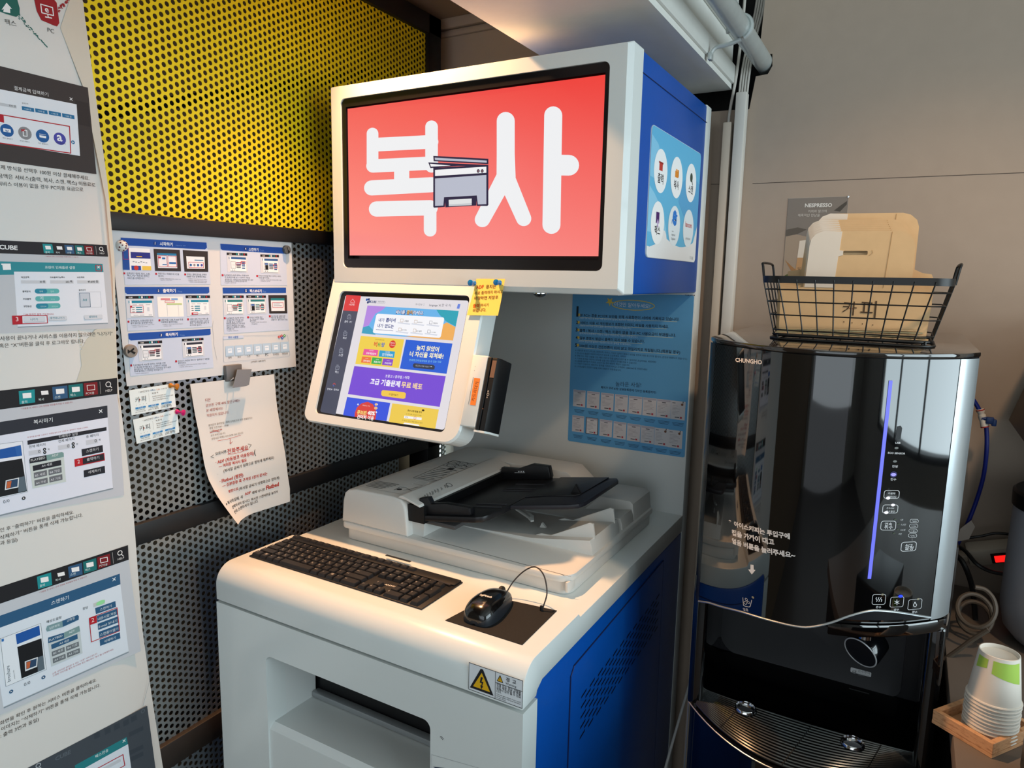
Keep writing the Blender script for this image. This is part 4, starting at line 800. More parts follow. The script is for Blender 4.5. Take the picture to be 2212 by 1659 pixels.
tA.text('도니안녕', 1058, 322, 1115, 325, '555a68', 2); tA.ring(1134, 318, 8, 1.5, '9a9eac', 2); tA.text('Language', 1180, 331, 1256, 334, '555a68', 2, .01); tA.text('한 국 어', 1292, 334, 1372, 338, '555a68', 2); tA.line([(1268, 318), (1286, 334)], 2.5, '444444', 2); tA.line([(1286, 318), (1268, 334)], 2.5, '444444', 2)
Tp([(1440, 312), (1462, 313), (1452, 356), (1428, 354)], '6a86dc', 2)
Tp([(628, 327), (1447, 375), (1395, 642), (575, 576)], '6cb4ea', 2); Tp([(628, 327), (795, 337), (755, 372), (700, 400), (670, 450), (640, 505), (588, 524)], 'b58ae0', 3); Tp([(575, 576), (588, 524), (640, 508), (690, 560), (700, 590)], '3fa0c0', 3)
Tp([(1245, 363), (1447, 375), (1420, 515), (1335, 470), (1275, 410)], '34a4b8', 3); Tp([(1300, 500), (1340, 478), (1418, 520), (1395, 642), (960, 605), (1180, 590), (1280, 600)], 'f0b060', 3)
q4 = [V_(p) for p in ((715, 398), (1318, 437), (1285, 622), (683, 572))]
tA.polyuv(rrect((q4[0][0]+q4[3][0])/2-.002, (q4[2][1]+q4[3][1])/2, (q4[1][0]+q4[2][0])/2, (q4[0][1]+q4[1][1])/2, .005), 'f6f6fa', 4)
tA.text('배너를 클릭하세요', 880, 400, 1128, 411, '2c2f7c', 4, .06); tA.text('배너를', 882, 399, 962, 402, 'f8f8fc', 5, .008); tA.text('클릭', 977, 403, 1034, 405, 'f2c050', 5, .008); tA.text('하세요', 1037, 405, 1125, 409, 'f8f8fc', 5, .008)
tA.text('내가', 727, 470, 778, 472, '3c4a8c', 5, .015); tA.text('뽑아서', 792, 472, 878, 475, '3c4a8c', 5, .03); tA.text('내가', 715, 521, 768, 523, '3c4a8c', 5, .015); tA.text('만드는', 782, 524, 862, 529, '3c4a8c', 5, .03); tA.line([(706, 543), (858, 555)], 3, '3c4a8c', 5)
for x, y, t in ((905, 448, '그림동'), (1030, 458, '3D종이접기'), (1165, 466, '귀환준비'), (888, 528, 'DIY 카드'), (1020, 538, 'DIY 달력'), (1148, 546, 'DIY 스크랩북')):
    Tp([(x-4, y+28), (x+110, y+42), (x+102, y+52), (x-8, y+38)], 'd4d8e4', 5); tA.text(t, x+58-len(t)*2, y+24, x+92, y+27, '3a3d4c', 6, .01); tA.frame([(x+22, y), (x+46, y+2), (x+42, y+28), (x+18, y+26)], 2.5, 'b08a5a' if x < 1100 else '6a6a74', 6)
Tp([(568, 599), (957, 631), (908, 888), (518, 851)], 'f0d050', 2); tA.text('버', 683, 690, 712, 693, 'd8583a', 3, .03); tA.text('드', 717, 692, 745, 694, '3a9a4a', 3, .03); tA.text('망', 750, 694, 779, 697, '2c64c0', 3, .03); tA.text('글자부터한자까지', 697, 637, 776, 644, '5a4a20', 3); tA.disc(852, 675, 31, 'd8402f', 3); tA.text('바로가기', 833, 668, 873, 672, 'f8e4e0', 4, .02); tA.text('Click!!!', 833, 688, 872, 692, 'f8e4e0', 4)
for P_, c_, t in (([(597, 716), (726, 727), (716, 782), (585, 771)], 'e85aa0', '유로색칠공부'), ([(737, 729), (875, 741), (866, 797), (727, 785)], '2fa0d0', '인기캐릭터'), ([(580, 784), (663, 792), (653, 847), (569, 839)], 'ee7a40', '한자/영어'), ([(672, 792), (760, 800), (750, 857), (661, 849)], '3fb050', '한글/수학'), ([(768, 802), (860, 811), (848, 868), (757, 860)], '8a50c8', '우리/과학')):
    Tp(P_, c_, 3); x0 = P_[3][0]; x1 = P_[2][0]; y0 = P_[3][1]; tA.text(t, x0+.18*(x1-x0)+6, y0-10, x1-.14*(x1-x0)+6, y0-10+.075*(x1-x0), 'f6f2f6', 4, .02); tA.text('무료체험', x0+.38*(x1-x0)+8, y0-35, x0+.66*(x1-x0)+8, y0-33, 'f2e4ee', 4)
Tp([(973, 633), (1390, 668), (1337, 940), (918, 893)], '2f62d4', 2)
tA.text('늦지 않았어', 1065, 724, 1266, 740, 'f4ecc8', 3, .035); tA.text('너 자신을 외쳐봐!', 1003, 778, 1306, 803, 'f4ecc8', 3, .035); tA.text('연세대/고려대/의대로 갈 수 있는 자료', 1000, 824, 1288, 843, '8ad0e8', 3)
Tp([(1050, 845), (1220, 860), (1233, 874), (1228, 900), (1210, 902), (1045, 886), (1034, 872), (1038, 852)], '3a3f50', 3); tA.text('최근공고자료 더보기', 1058, 873, 1180, 884, 'b8bcc8', 4); tA.line([(1190, 876), (1206, 878), (1200, 872)], 2.5, 'e0e0e8', 4)
Tp([(510, 870), (1330, 962), (1275, 1237), (452, 1122)], '7a50d4', 2); tA.text('초중고 / 공무원 / 어학', 786, 970, 1003, 988, 'f2eefa', 3, .012); tA.text('고급 기출문제', 648, 1028, 916, 1056, 'f8f6fc', 3, .03); tA.text('무료 배포', 928, 1058, 1116, 1080, 'f8d8a0', 3, .03)
Tp([(765, 1086), (958, 1105), (973, 1118), (967, 1158), (950, 1165), (762, 1140), (750, 1126), (754, 1096)], 'f2c850', 3); tA.text('더 알아보기', 820, 1131, 900, 1140, '4a3a10', 4, .01)
Tp([(445, 1148), (832, 1202), (798, 1365), (408, 1312)], '3f58dc', 2)
Tp([(512, 1326), (514, 1290), (535, 1240), (575, 1205), (630, 1192), (675, 1212), (702, 1255), (706, 1310), (698, 1352)], 'd84440', 3); tA.text('큐브핀', 532, 1298, 616, 1308, 'f6d878', 4, .04); tA.text('40%', 626, 1306, 692, 1314, 'f8f4f0', 4, .04); tA.text('잔머처 이용', 532, 1338, 682, 1356, 'f8f4f0', 4, .03); tA.text('행복한 단 1가지', 583, 1228, 648, 1236, 'f8e0d8', 4); tA.disc(705, 1215, 13, 'e8c09a', 4, 10); tA.disc(703, 1248, 17, 'e8b88a', 4, 12)
for x, y in ((543, 1215), (707, 1285), (715, 1215)): Tp([(x-8, y), (x, y-10), (x+8, y), (x, y+10)], 'e4e8fa', 4)
Tp([(850, 1205), (1268, 1260), (1235, 1434), (818, 1372)], 'eecb54', 2); tA.text('큐브 오류·환불 문의', 985, 1277, 1113, 1293, '3a3010', 3, .02); tA.disc(1127, 1268, 13, '3a3010', 3, 8); tA.text('① 카카오톡 상단 돋보기 메뉴', 972, 1305, 1112, 1321, '6a5a20', 3); Tp([(958, 1316), (1115, 1334), (1112, 1356), (955, 1338)], 'f6f2f2', 3); tA.ring(1054, 1337, 11, 3, 'c83a3a', 4); tA.text('큐브', 965, 1334, 990, 1337, '333333', 4)
tA.text('② 큐tube 검색 후 채널 채팅으로 문의', 937, 1362, 1118, 1388, '6a5a20', 3); Tp([(960, 1378), (1085, 1396), (1096, 1410), (948, 1390)], 'f6f2f2', 3)
tA.build('tablet_screen', kiosk)
# card reader mount and reader
cm = Art(TP, (1000, 760, 8.29))
m0 = cm.uv((10, 1330)); m1 = cm.uv((455, 50)); mu0 = cm.uv((175, 60))[0]; mu1 = cm.uv((452, 75))[0]
lo, hi = -.2815, -.1395
mt = MB(); mt.prism(rrect(w_+.0004, lo, w_+.0365, hi, .003), fn, -.05, .003, white, .002, True); mt.build('reader_mount', kiosk)
mp = Art(Plane(TP.at(0, 0, .0032), (1, 0, 0), tv), (1000, 760, 8.29)); mp.line([(188, 450), (100, 940)], 5, '3c3430', 1); mp.disc(222, 262, 5, '6a5f58', 1); mp.disc(207, 335, 5, '6a5f58', 1)
q4 = [mp.uv(p) for p in ((203, 468), (312, 478), (226, 962), (128, 950))]
ol = lambda u, v: lerp2(lerp2(q4[0], q4[1], u), lerp2(q4[3], q4[2], u), v)
mp.polyuv([ol(*p) for p in rrect(0, 0, 1, 1, .0, 1)], 'ee8438', 1)
mp.text('카드리더기', 205, 885, 282, 545, '33261c', 2)
mp.build('reader_label', kiosk)
rd = MB(); u0 = w_+.037; lo2 = lo-.004; hi2 = hi-.002
rd.prism([(u0, -.046), (u0, .003), (u0+.0085, .004), (u0+.0085, -.046)], lambda a, b, d: TP.at(a, d, b), lo2, hi2, black, .002, True)
rd.prism([(u0+.0105, -.046), (u0+.0105, .002), (u0+.0205, .002), (u0+.0265, -.010), (u0+.0265, -.046)], lambda a, b, d: TP.at(a, d, b), lo2, hi2, black, .002, True)
rd.prism([(u0+.008, -.045), (u0+.008, -.01), (u0+.011, -.01), (u0+.011, -.045)], lambda a, b, d: TP.at(a, d, b), lo2, hi2, mat('slot_black', '040404', .6))
rd.prism([(u0+.0112, .001), (u0+.0112, .0026), (u0+.0205, .0026), (u0+.0205, .001)], lambda a, b, d: TP.at(a, d, b), hi2-.040, hi2-.006, mat('brown_window', '7a5a42', .2, coat=.6))
rd.prism([(u0-.002, -.045), (u0-.002, .003), (u0+.021, .001), (u0+.027, -.011), (u0+.027, -.045)], lambda a, b, d: TP.at(a, d, b), lo2-.004, lo2, white)
RA = Art(Plane(TP.at(0, 0, .0022), (1, 0, 0), tv), (1000, 760, 8.29)); RA.poly([(448, 690), (462, 692), (458, 722), (442, 726)], 'cfc4ba', 1); RA.ring(450, 762, 20, 6, 'cfc4ba', 1); RA.poly([(424, 808), (444, 806), (434, 832)], 'cfc4ba', 1); RA.disc(360, 1020, 6, 'd07a40', 1)
rd.merge(RA.mb).build('card_reader', kiosk)

# side graphic with six discs
G = Art(sideP, (1380, 250, 4.739)); G.off = .0008
ga, gb = (1.312, 1.526), (1.662, 1.772)
def clipY(p): return (min(max(p[0], ga[0]), gb[0]), min(max(p[1], ga[1]), gb[1]))
G.mb.prism(rrect(ga[0], ga[1], gb[0], gb[1], .012), YZ, XR-.001, XR+.0015, mat('graphic_edge', 'c8d4dc', .4))
G.off = .0016
G.polyuv(rrect(ga[0]+.001, ga[1]+.001, gb[0]-.001, gb[1]-.001, .012), '63b4dc', 1)
W_ = gb[0]-ga[0]; Hh = gb[1]-ga[1]
Gx = lambda u, v: (ga[0]+W_*u, ga[1]+Hh*v)
G.polyuv([Gx(0, .55)]+[Gx(.35*math.sin(math.pi*k/16)**.8*1.0, .55-.4*k/8+.0) for k in range(1, 8)]+[Gx(0, .2)], '8cc8e6', 2)
G.polyuv([Gx(.0, .93), Gx(.12, .88), Gx(.22, .75), Gx(.2, .6), Gx(0, .62)], '86c6e6', 2); G.polyuv([Gx(.55, .5), Gx(.62, .68), Gx(.8, .78), Gx(.997, .72), Gx(.997, .3), Gx(.8, .28)], '5aa4d4', 2)
low = [Gx(.004, .03), Gx(.03, .003), Gx(.97, .003), Gx(.996, .03), Gx(.997, .34)]+[Gx(.997-.08*k/4, .34-.16*k/4) for k in range(5)]+[Gx(.9-.55*k/10, .17-.05*math.sin(math.pi*k/10)) for k in range(11)]+[Gx(.34-.1*k/4, .2-.03*k/4+.05*math.sin(math.pi*k/4)) for k in range(5)]+[Gx(.18, .12), Gx(.05, .085), Gx(.004, .09)]
G.polyuv(low, 'e4e6e8', 3)
dv = G.uv
icn = ('출력', '복사', '스캔', '팩스', '', '')
for k, (x, y, ry) in enumerate(((215, 568, 232), (378, 635, 218), (525, 690, 203), (182, 1098, 225), (352, 1130, 210), (497, 1155, 196))):
    a_ = dv((x, y)); r_ = abs(dv((x, y-ry))[1]-a_[1]); ccol = 'f0f2f4' if k < 4 else 'dfe9ef'
    G.polyuv([(a_[0]+r_*math.cos(t*math.pi/18), a_[1]+r_*math.sin(t*math.pi/18)) for t in range(36)], ccol, 4)
    Rr = lambda x0, y0, x1, y1, c_, l=5: G.polyuv([(a_[0]+r_*x0, a_[1]+r_*y0), (a_[0]+r_*x1, a_[1]+r_*y0), (a_[0]+r_*x1, a_[1]+r_*y1), (a_[0]+r_*x0, a_[1]+r_*y1)], c_, l)
    def Tt(t, x0, y0, x1, c_, b=0, l=6):
        V, Fs = glyphs(t, b); m0 = min(v[0] for v in V); m1 = max(v[0] for v in V); kk = (x1-x0)*r_/(m1-m0)
        G.mb.add([G.pos((a_[0]+r_*x0+(p[0]-m0)*kk, a_[1]+r_*y0+p[1]*kk), l) for p in V], Fs, ink(c_))
    if k < 4: Tt(icn[k], -.42, -.52, .42, '26242c', .012)
    if k == 0: Rr(-.26, .02, .24, .34, 'c0392f'); Rr(-.34, .34, .32, .42, '9a2a24')
    if k == 1: Rr(-.3, .0, .2, .3, 'e08a2a'); Rr(-.2, .3, .3, .4, 'f0a860', 6); Rr(.2, .04, .3, .4, 'c8741c', 6)
    if k == 2:
        G.polyuv([(a_[0]+r_*(.0+.24*math.cos(t*.35)), a_[1]+r_*(.28+.24*math.sin(t*.35))) for t in range(18)], '3c4a3e', 5); G.polyuv([(a_[0]+r_*p, a_[1]+r_*q) for p, q in ((.1, .1), (.18, .14), (.34, -.06), (.28, -.1))], '26302a', 6)
    if k == 3: Rr(-.28, -.02, .2, .5, '4a2468'); G.polyuv([(a_[0]+r_*p, a_[1]+r_*q) for p, q in ((.0, .2), (-.2, -.02), (-.07, -.02), (-.07, -.2), (.08, -.2), (.08, -.02), (.2, -.02))], 'b8a0cc', 6)
    if k == 4: Tt('e', -.36, .08, .36, '2a7ad0', .04); G.polyuv([(a_[0]+r_*p, a_[1]+r_*q) for p, q in ((-.5, .05), (-.42, .3), (0, .55), (.42, .6), (.44, .5), (.05, .46), (-.34, .24))], '2a7ad0', 7); Tt('Windows', -.36, -.3, -.06, '8a8f98'); Tt('Internet', -.36, -.5, .24, '70757e'); Tt('Explorer', -.36, -.7, .3, '70757e')
    if k == 5: Tt('hancom', -.62, .06, .62, 'c0282c', .012); Tt('(주)한글과컴퓨터', -.44, -.6, .46, '55585f')
G.text('TCUBE', 510, 1468, 545, 1474, '8a8f98', 4)
G.build('side_graphic', kiosk)

# warning label on the front nose
WL = Art(Plane((0, .8574, 0), (1, 0, 0), (0, 0, 1)), (980, 1200, 3.613)); WL.off = .0002
wa, wb = WL.uv((103, 848)), WL.uv((523, 1214)); u0_, u1_, v1_, v0_ = -.5530, -.4560, .8835, .8375
WL.polyuv([(u0_, v0_), (u1_, v0_), (u1_, v1_), (u0_, v1_)], 'e2e6ea', 1)
wx = lambda u, v: (u0_+(u1_-u0_)*u, v0_+(v1_-v0_)*v)
def wrect(x0, y0, x1, y1, c_, l): WL.polyuv([wx(x0, y0), wx(x1, y0), wx(x1, y1), wx(x0, y1)], c_, l)
for r_ in ((0, 0, 1, .02), (0, .98, 1, 1), (0, 0, .008, 1), (.992, 0, 1, 1), (.50, 0, .508, 1), (.5, .60, 1, .618)): wrect(*r_, '26262a', 2)
def wtri(cx_, y0, hw, hh, l, m_=1.0):
    WL.polyuv([wx(cx_-hw, y0), wx(cx_+hw, y0), wx(cx_+hw*.1, y0+hh), wx(cx_-hw*.1, y0+hh)], '26262a', l); WL.polyuv([wx(cx_-hw*.72, y0+hh*.11), wx(cx_+hw*.72, y0+hh*.11), wx(cx_+.0, y0+hh*.84)], 'e8b41c', l+1)
wtri(.25, .09, .225, .82, 3)
WL.polyuv([wx(*p) for p in ((.235, .62), (.275, .62), (.25, .46), (.285, .47), (.262, .3), (.285, .31), (.245, .17), (.225, .32), (.245, .31), (.252, .4), (.215, .4))], '26262a', 5)
wtri(.59, .67, .06, .24, 3); wrect(.586, .73, .594, .83, '26262a', 5)
def wtext(t, x0, y, x1, b=0):
    V, Fs = glyphs(t, b); m0 = min(v[0] for v in V); m1 = max(v[0] for v in V); kk = (x1-x0)*(u1_-u0_)/(m1-m0); o_ = wx(x0, y)
    WL.mb.add([WL.pos((o_[0]+(p[0]-m0)*kk, o_[1]+p[1]*kk), 4) for p in V], Fs, ink('2a2a30'))
wtext('경  고', .7, .79, .88, .02); wtext('Warning', .69, .665, .885)
for i, t in enumerate(('맨발 또는 젖은 신발을', '신은 채로 쇠로 된 면을', '접촉시 감전 될 수 있습', '니다.')): wtext(t, .53, .525-.085*i, .97 if i < 3 else .62, .01)
for i, t in enumerate(('You can get a shock if you touch', 'an iron plane with your barefoot', 'or wet shoes.')): wtext(t, .53, .185-.065*i, .97 if i < 2 else .71)
WL.build('warning_label', kiosk)

# blue notice poster on the back panel
ps = thing('notice_poster', (-.616, 1.69, 1.24), 'blue notice poster with printed rules and rows of certificates behind the scanner', 'poster')
B0 = Art(Plane((0, 1.6914, 0), (1, 0, 0), (0, 0, 1)), (1180, 600, 4.147)); B0.off = 0.0004
B0.mb.prism(rrect(-.780, 1.046, -.458, 1.449, .005), lambda a, b, d: (a, d, b), 1.6912, 1.6918, mat('poster_edge', 'b8d0e0', .4))
B0.polyuv(rrect(-.7795, 1.0465, -.4585, 1.4485, .005), '5a9ccc', 1)
for x, y, x1, y1, t, b in ((270, 345, 1192, 385, '본 PC는 공용 PC이며 보안을 위해 사용화면이 서버에 기록되고 있습니다.', .02), (270, 412, 1098, 450, '서비스 이용 시 개인정보가 포함된 이미지, 파일을 사용하지 마세요.', .02), (266, 480, 1160, 528, '출력 / 복사 / 스캔 / 팩스 이용이 없을 경우 PC 사용요금이 부과됩니다.', .02), (266, 548, 880, 582, '일부 증명서 발급시 출력이 되지 않을 수 있습니다.', .02), (262, 616, 1200, 680, '1000원 이상은 잔돈반환이 되지 않고 마일리지로 적립됩니다.(회원일 경우)', .02)):
    B0.text(t, x+34, y+2, x1, y1, '1c2836', 3, b); B0.line([(x+34, y+10), (x1-20, y1+9)], 2.5, 'd8d498', 2)
for k, (x, y) in enumerate(((282, 332), (280, 400), (276, 467), (276, 536), (272, 604))):
    B0.polyuv([(lambda c_: (c_[0]+(.006 if i % 2 else .0026)*math.sin(i*math.pi/5), c_[1]+(.006 if i % 2 else .0026)*math.cos(i*math.pi/5)))(B0.uv((x+12, y))) for i in range(10)], 'd8b84a', 2); B0.text(str(k+1), x-12, y+12, x+6, y+13, '1c2836', 4, .03)
for x, y, x1, y1, t in ((300, 368, 845, 393, '(사용기록 확인 및 보안, 각종 범죄행위 발생시 제한적인 열람을 합니다.)'), (300, 436, 760, 462, '(사용자 부주의로 인해 노출된 개인정보는 책임지지 않습니다.)'), (296, 504, 818, 538, '(출력/복사/스캔/팩스 이용시 10분간 무료로 PC 사용이 가능합니다.)'), (290, 574, 760, 606, '(증명서 발급시엔 출력이 가능한지 테스트 출력을 꼭 해주세요.)')): B0.text(t, x, y, x1, y1, 'c8e0f0', 3)
for x, y, x1, y1, t in ((262, 655, 1262, 735, '6. 사용 중 장시간 (약 2분) 화면터치, 마우스, 키보드 입력이 없을시 보안을 위하여 자동 로그아웃 됩니다. (잔돈은 반환되지 않습니다.)'), (260, 680, 716, 714, '7. 모니터나 돌출된 부분에 부딪히지 않도록 조심하세요. 아파요!'), (260, 703, 985, 763, '8. 맨발 또는 젖은 신발을 신은 채로 쇠로 된 면을 접촉시 감전 될 수 있으므로 조심하세요. 찌릿찌릿!'), (260, 728, 812, 772, '9. 기계에 충격을 가하거나 손상을 입힐 경우 법적인 조치를 받을 수 있습니다.'), (258, 750, 748, 790, '10. 음료를 올려놓지 마세요. 손상이 될 경우 배상의 책임이 있습니다.'), (257, 773, 905, 830, '11. 이상이 있을경우 때리거나 충격을 가하지 마시고 고객센터 1688-5667로 전화주세요!'), (256, 798, 672, 836, '12. 고객님들의 안전한 사용을 위해 카메라가 작동중입니다.')): B0.text(t, x, y, x1, y1, '24384e', 3)
B0.text('이것만 알아두세요!', 610, 252, 930, 272, 'dfe8f2', 3)
cE = [(780+190*math.cos(a_*math.pi/14), 246+44*math.sin(a_*math.pi/14)+8*math.cos(a_*math.pi/14)) for a_ in range(29)]
B0.line(cE, 7, 'd4bc58', 2); B0.polyuv([(lambda c_: (c_[0]+(.012 if i % 2 else .005)*math.sin(i*math.pi/5), c_[1]+(.012 if i % 2 else .005)*math.cos(i*math.pi/5)))(B0.uv((570, 214))) for i in range(10)], 'd4bc58', 2)
B0.text('놀라운 사실!', 622, 968, 850, 978, '24384e', 3); B0.text('특허가 무려 8개! 상표등록증에 디자인 등록증까지!', 490, 990, 984, 1038, '1c2836', 3, .015)
B0.text('TCUBE SYSTEM', 1242, 160, 1332, 163, '24384e', 3, .02)
for row, (ys, n_) in enumerate(((0, 8), (1, 8))):
    for k in range(8):
        if row == 0: x, y, w0, h0 = 245+k*123.5+(k*k*.25), 1000+k*14, 103+k*2.2, 150+k*2.5
        else: x, y, w0, h0 = 236+k*123, 1229+k*18.5, 100+k*2.5, 148+k*2
        a_, b_2 = B0.uv((x, y)), B0.uv((x+w0, y+h0+w0*.11))
        R_ = lambda x0, y0, x1, y1, c_, l=4: B0.polyuv([lerp2(a_, b_2, 0) and (a_[0]+(b_2[0]-a_[0])*p, a_[1]+(b_2[1]-a_[1])*q) for p, q in ((x0, y0), (x1, y0), (x1, y1), (x0, y1))], c_, l)
        R_(0, 0, 1, 1, 'c4c2c6', 3); medal = (row == 0 and k == 7) or (row == 1 and k > 5)
        if row == 1 and k == 1: R_(0, 0, 1, 1, '2a2a2e', 3); R_(.05, .03, .95, .97, 'cfcdd0', 4)
        if not medal: R_(.04, .02, .96, .12, 'a9a6b4', 4 if not (row == 1 and k == 1) else 5); R_(.36, .15, .64, .19, '4a4a52', 5)
        else: R_(.8, .0, .85, .1, '2a2a2e', 5); B0.disc(x+w0*.82, y+w0*.09+h0*.17, 11, '6e4a38', 5); R_(.08, .1, .3, .13, '4a4a52', 5)
        random.seed(row*10+k)
        for i in range(7): R_(.1, .26+i*.075, .3+random.random()*.55, .275+i*.075, '8e8c94', 5)
        R_(.3, .86, .62, .9, '3a3a40', 5); R_(.66, .83, .8, .93, 'a83a48', 5)
        for i in range(3): 
            yy = y+h0+w0*.1+18+i*11; B0.line([(x+6+i*4, yy), (x+w0-6-i*6, yy+w0*.11)], 3.2, '24384e', 3, cap=False)
B0.build('poster_print', ps)
# ================================================================ on the kiosk
# ---- yellow sticky note with two blue pins
st = Vector((0, .22, .975)).normalized()
SP = Plane((0, 1.1925, 1.455), (1, 0, 0), st)
NT = Art(SP, (640, 580, 4.148)); NT.off = .0
na = [NT.uv(p) for p in ((1615, 92), (1870, 93), (1815, 426), (1538, 421))]
ncl = lambda u, v: .004*max(0, (na[0][1]-v)/.075)**2
NT.warp = ncl
ym = mat('sticky_yellow', 'f4d264', .7)
def nf(i, j):
    a = lerp2(na[0], na[1], i); b = lerp2(na[3], na[2], i); q = lerp2(a, b, j); return SP.at(q[0], q[1], ncl(*q))
NT.mb.grid(nf, 8, 8, ym); NT.off = .0003
for t, x, y, x1, y1, c_, b in (('ADF', 1612, 183, 1680, 176, 'c0501c', .03), ('용지는', 1700, 178, 1790, 174, '6a4a1c', .02), ('바로 출력하지 마시고', 1600, 235, 1852, 218, '6a4018', .012), ('바랍하면 저장후', 1598, 282, 1812, 272, '6a4018', .012), ('출력', 1588, 352, 1645, 350, 'd0641c', .03), ('하시기', 1658, 342, 1728, 338, '6a4018', .012), ('바랍니다.', 1590, 392, 1708, 386, '6a4018', .012)): NT.text(t, x, y, x1, y1, c_, 1, b)
tag(NT.build('sticky_note'), 'yellow sticky note with handwriting between the sign and the tablet', 'sticky note')
bpin = mat('blue_pin_plastic', '1474b8', .2, coat=.5)
push_pin(SP.w(1026, 612, .0005), (0, -1, .05), bpin, 'blue push pin at the left corner of the yellow sticky note', 'pins in the sticky note')
push_pin(SP.w(1081, 611, .0005), (0, -1, .05), bpin, 'blue push pin at the right corner of the yellow sticky note', 'pins in the sticky note')

# ---- scanner with document feeder
scn = thing('document_scanner', (-.78, 1.36, .897), 'light grey flatbed scanner with a black document feeder tray on the kiosk', 'scanner')
XY = lambda a, b, d: (a, b, d); XZ = lambda a, b, d: (a, d, b)
MB().prism(rrect(-1.056, 1.124, -.506, 1.592, (.012, .026, .01, .01)), XY, .8965, .9215, lgrey, .002, True).build('scanner_base', scn)
ld = MB(); ld.prism(rrect(-1.064, 1.115, -.501, 1.600, (.014, .034, .016, .01)), XY, .9225, .937, lgrey, .004, True)
ld.box((-.512, 1.118, .905), (-.5045, 1.150, .926), lgrey, .003)
# output ramps
for y0, y1, dz in ((1.236, 1.386, 0), (1.404, 1.476, -.004)):
    ld.prism([(-.87, .936), (-.645, .9455+dz), (-.515, .967+dz), (-.5105, .955+dz), (-.508, .936)], XZ, y0, y1, lgrey, .0015, True)
ld.prism([(-.75, .936), (-.515, .943), (-.510, .936)], XZ, 1.386, 1.404, lgrey)
for y in (1.255, 1.365): ld.prism([(-.648, .9455), (-.640, .949), (-.632, .9525), (-.622, .9515), (-.610, .9525), (-.524, .9965), (-.517, .995), (-.512, .964), (-.53, .955)], XZ, y, y+.006, lgrey, .001, True)
ld.prism([(-.66, .9455), (-.655, .957), (-.645, .9475)], XZ, 1.30, 1.306, lgrey)
# rear shoulder and rear block
ld.prism([(-.90, .936), (-.90, 1.0165), (-.72, 1.0175), (-.692, 1.0165), (-.655, .985), (-.61, .936)], XZ, 1.502, 1.596, lgrey, .004, True)
ld.prism([(-.64, .936), (-.598, .978), (-.592, .981), (-.520, .982), (-.512, .976), (-.507, .936)], XZ, 1.476, 1.597, lgrey, .005, True)
la = Art(Plane((0, 0, .937), (1, 0, 0), (0, 1, 0)), (720, 940, 2212/780)); la.line([(545, 627), (1455, 868)], 2.5, '8c8a86', 1); ld.merge(la.mb)
ld.build('scanner_lid', scn)
ad = MB(); ad.prism([(-1.064, .936), (-1.060, .985), (-1.054, 1.004), (-1.044, 1.012), (-1.02, 1.0165), (-.915, 1.0175), (-.897, 1.0145), (-.888, 1.006), (-.884, .99), (-.880, .936)], XZ, 1.118, 1.597, lgrey, .005, True, 3)
# inner bluish recess wall
ad.prism([(-.884, .937), (-.884, .968), (-.850, .968), (-.852, .937)], XZ, 1.138, 1.50, lgrey); ad.box((-.8835, 1.126, .970), (-.842, 1.498, 1.006), mat('feeder_mouth', '08080a', .5))
ad.build('feeder_housing', scn)
cv = MB(); cv.prism([(-.905, 1.0180), (-.900, 1.0235), (-.893, 1.0245), (-.850, 1.0115), (-.848, 1.0065), (-.885, 1.0165)], XZ, 1.119, 1.498, lgrey, .001, True)
cv.build('feeder_cover', scn)
FA = Art(Plane((0, 0, 1.0176), (1, 0, 0), (0, 1, 0)), (720, 960, 5.267)); FA.off = .0002
dg = '3c3c3c'
FA.rect(900, 455, 1065, 475, 'c4c2bd', 1)
def fquad(P_, w, c_, l): FA.frame(P_, w, c_, l)
fquad([(910, 380), (1368, 184), (1640, 228), (1180, 432)], 3, dg, 1); FA.line([(1248, 240), (1512, 285)], 3, dg, 1)
random.seed(2)
for k in range(8):
    t = k/8; x0, y0 = 960+t*280-20, 378-t*125; FA.line([(x0+22, y0), (x0+22+(150+random.random()*70), y0+26+random.random()*8)], 5, dg, 1, cap=False)
FA.poly([(1282, 285), (1330, 265), (1385, 276), (1340, 298)], dg, 1)
for x, y in ((1375, 208), (1465, 222), (1555, 238), (1360, 238), (1450, 252)): FA.ring(x, y, 30, 3, dg, 1, 10); FA.line([(x-18, y), (x, y-5), (x+18, y+4)], 3, dg, 1)
fquad([(890, 450), (980, 412), (1092, 434), (1008, 478)], 5, 'f0eeea', 1); FA.poly([(1005, 478), (1090, 436), (1094, 446), (1012, 490)], 'f4f2ee', 2)
for k in range(6): FA.line([(370+k*22, 470-k*11), (560+k*38, 505-k*9)], 5, dg, 1, cap=False)
FA.line([(690, 520), (760, 485), (830, 495), (905, 540), (910, 558)], 3, dg, 1); FA.line([(795, 522), (850, 515), (960, 488)], 3, dg, 1); FA.disc(752, 512, 14, dg, 1); FA.disc(1015, 508, 10, dg, 1)
FA.line([(280, 472), (930, 598)], 2, '8c8a86', 1)
FA.build('feeder_label', scn)
csl = Plane((-.850, 1.119, 1.0116), (0, 1, 0), (-.043, 0, .013)); CA = Art(csl, (720, 960, 5.267)); CA.off = .0004
for k, (x, y, w) in enumerate(((1035, 575, 60), (1062, 560, 75), (1092, 548, 60), (1120, 532, 75), (1150, 516, 60), (1180, 506, 70), (1222, 492, 50), (1262, 462, 60), (1290, 470, 45))): CA.line([(x, y), (x+14, y+w*.6)], 3, dg, 1, cap=False); CA.line([(x+12, y+2), (x+22, y+w*.45)], 2, dg, 1, cap=False)
CA.ring(1318, 462, 22, 4, dg, 1, 10)
CA.build('cover_label', scn)
tz = lambda x: .985+(x+.86)*.16
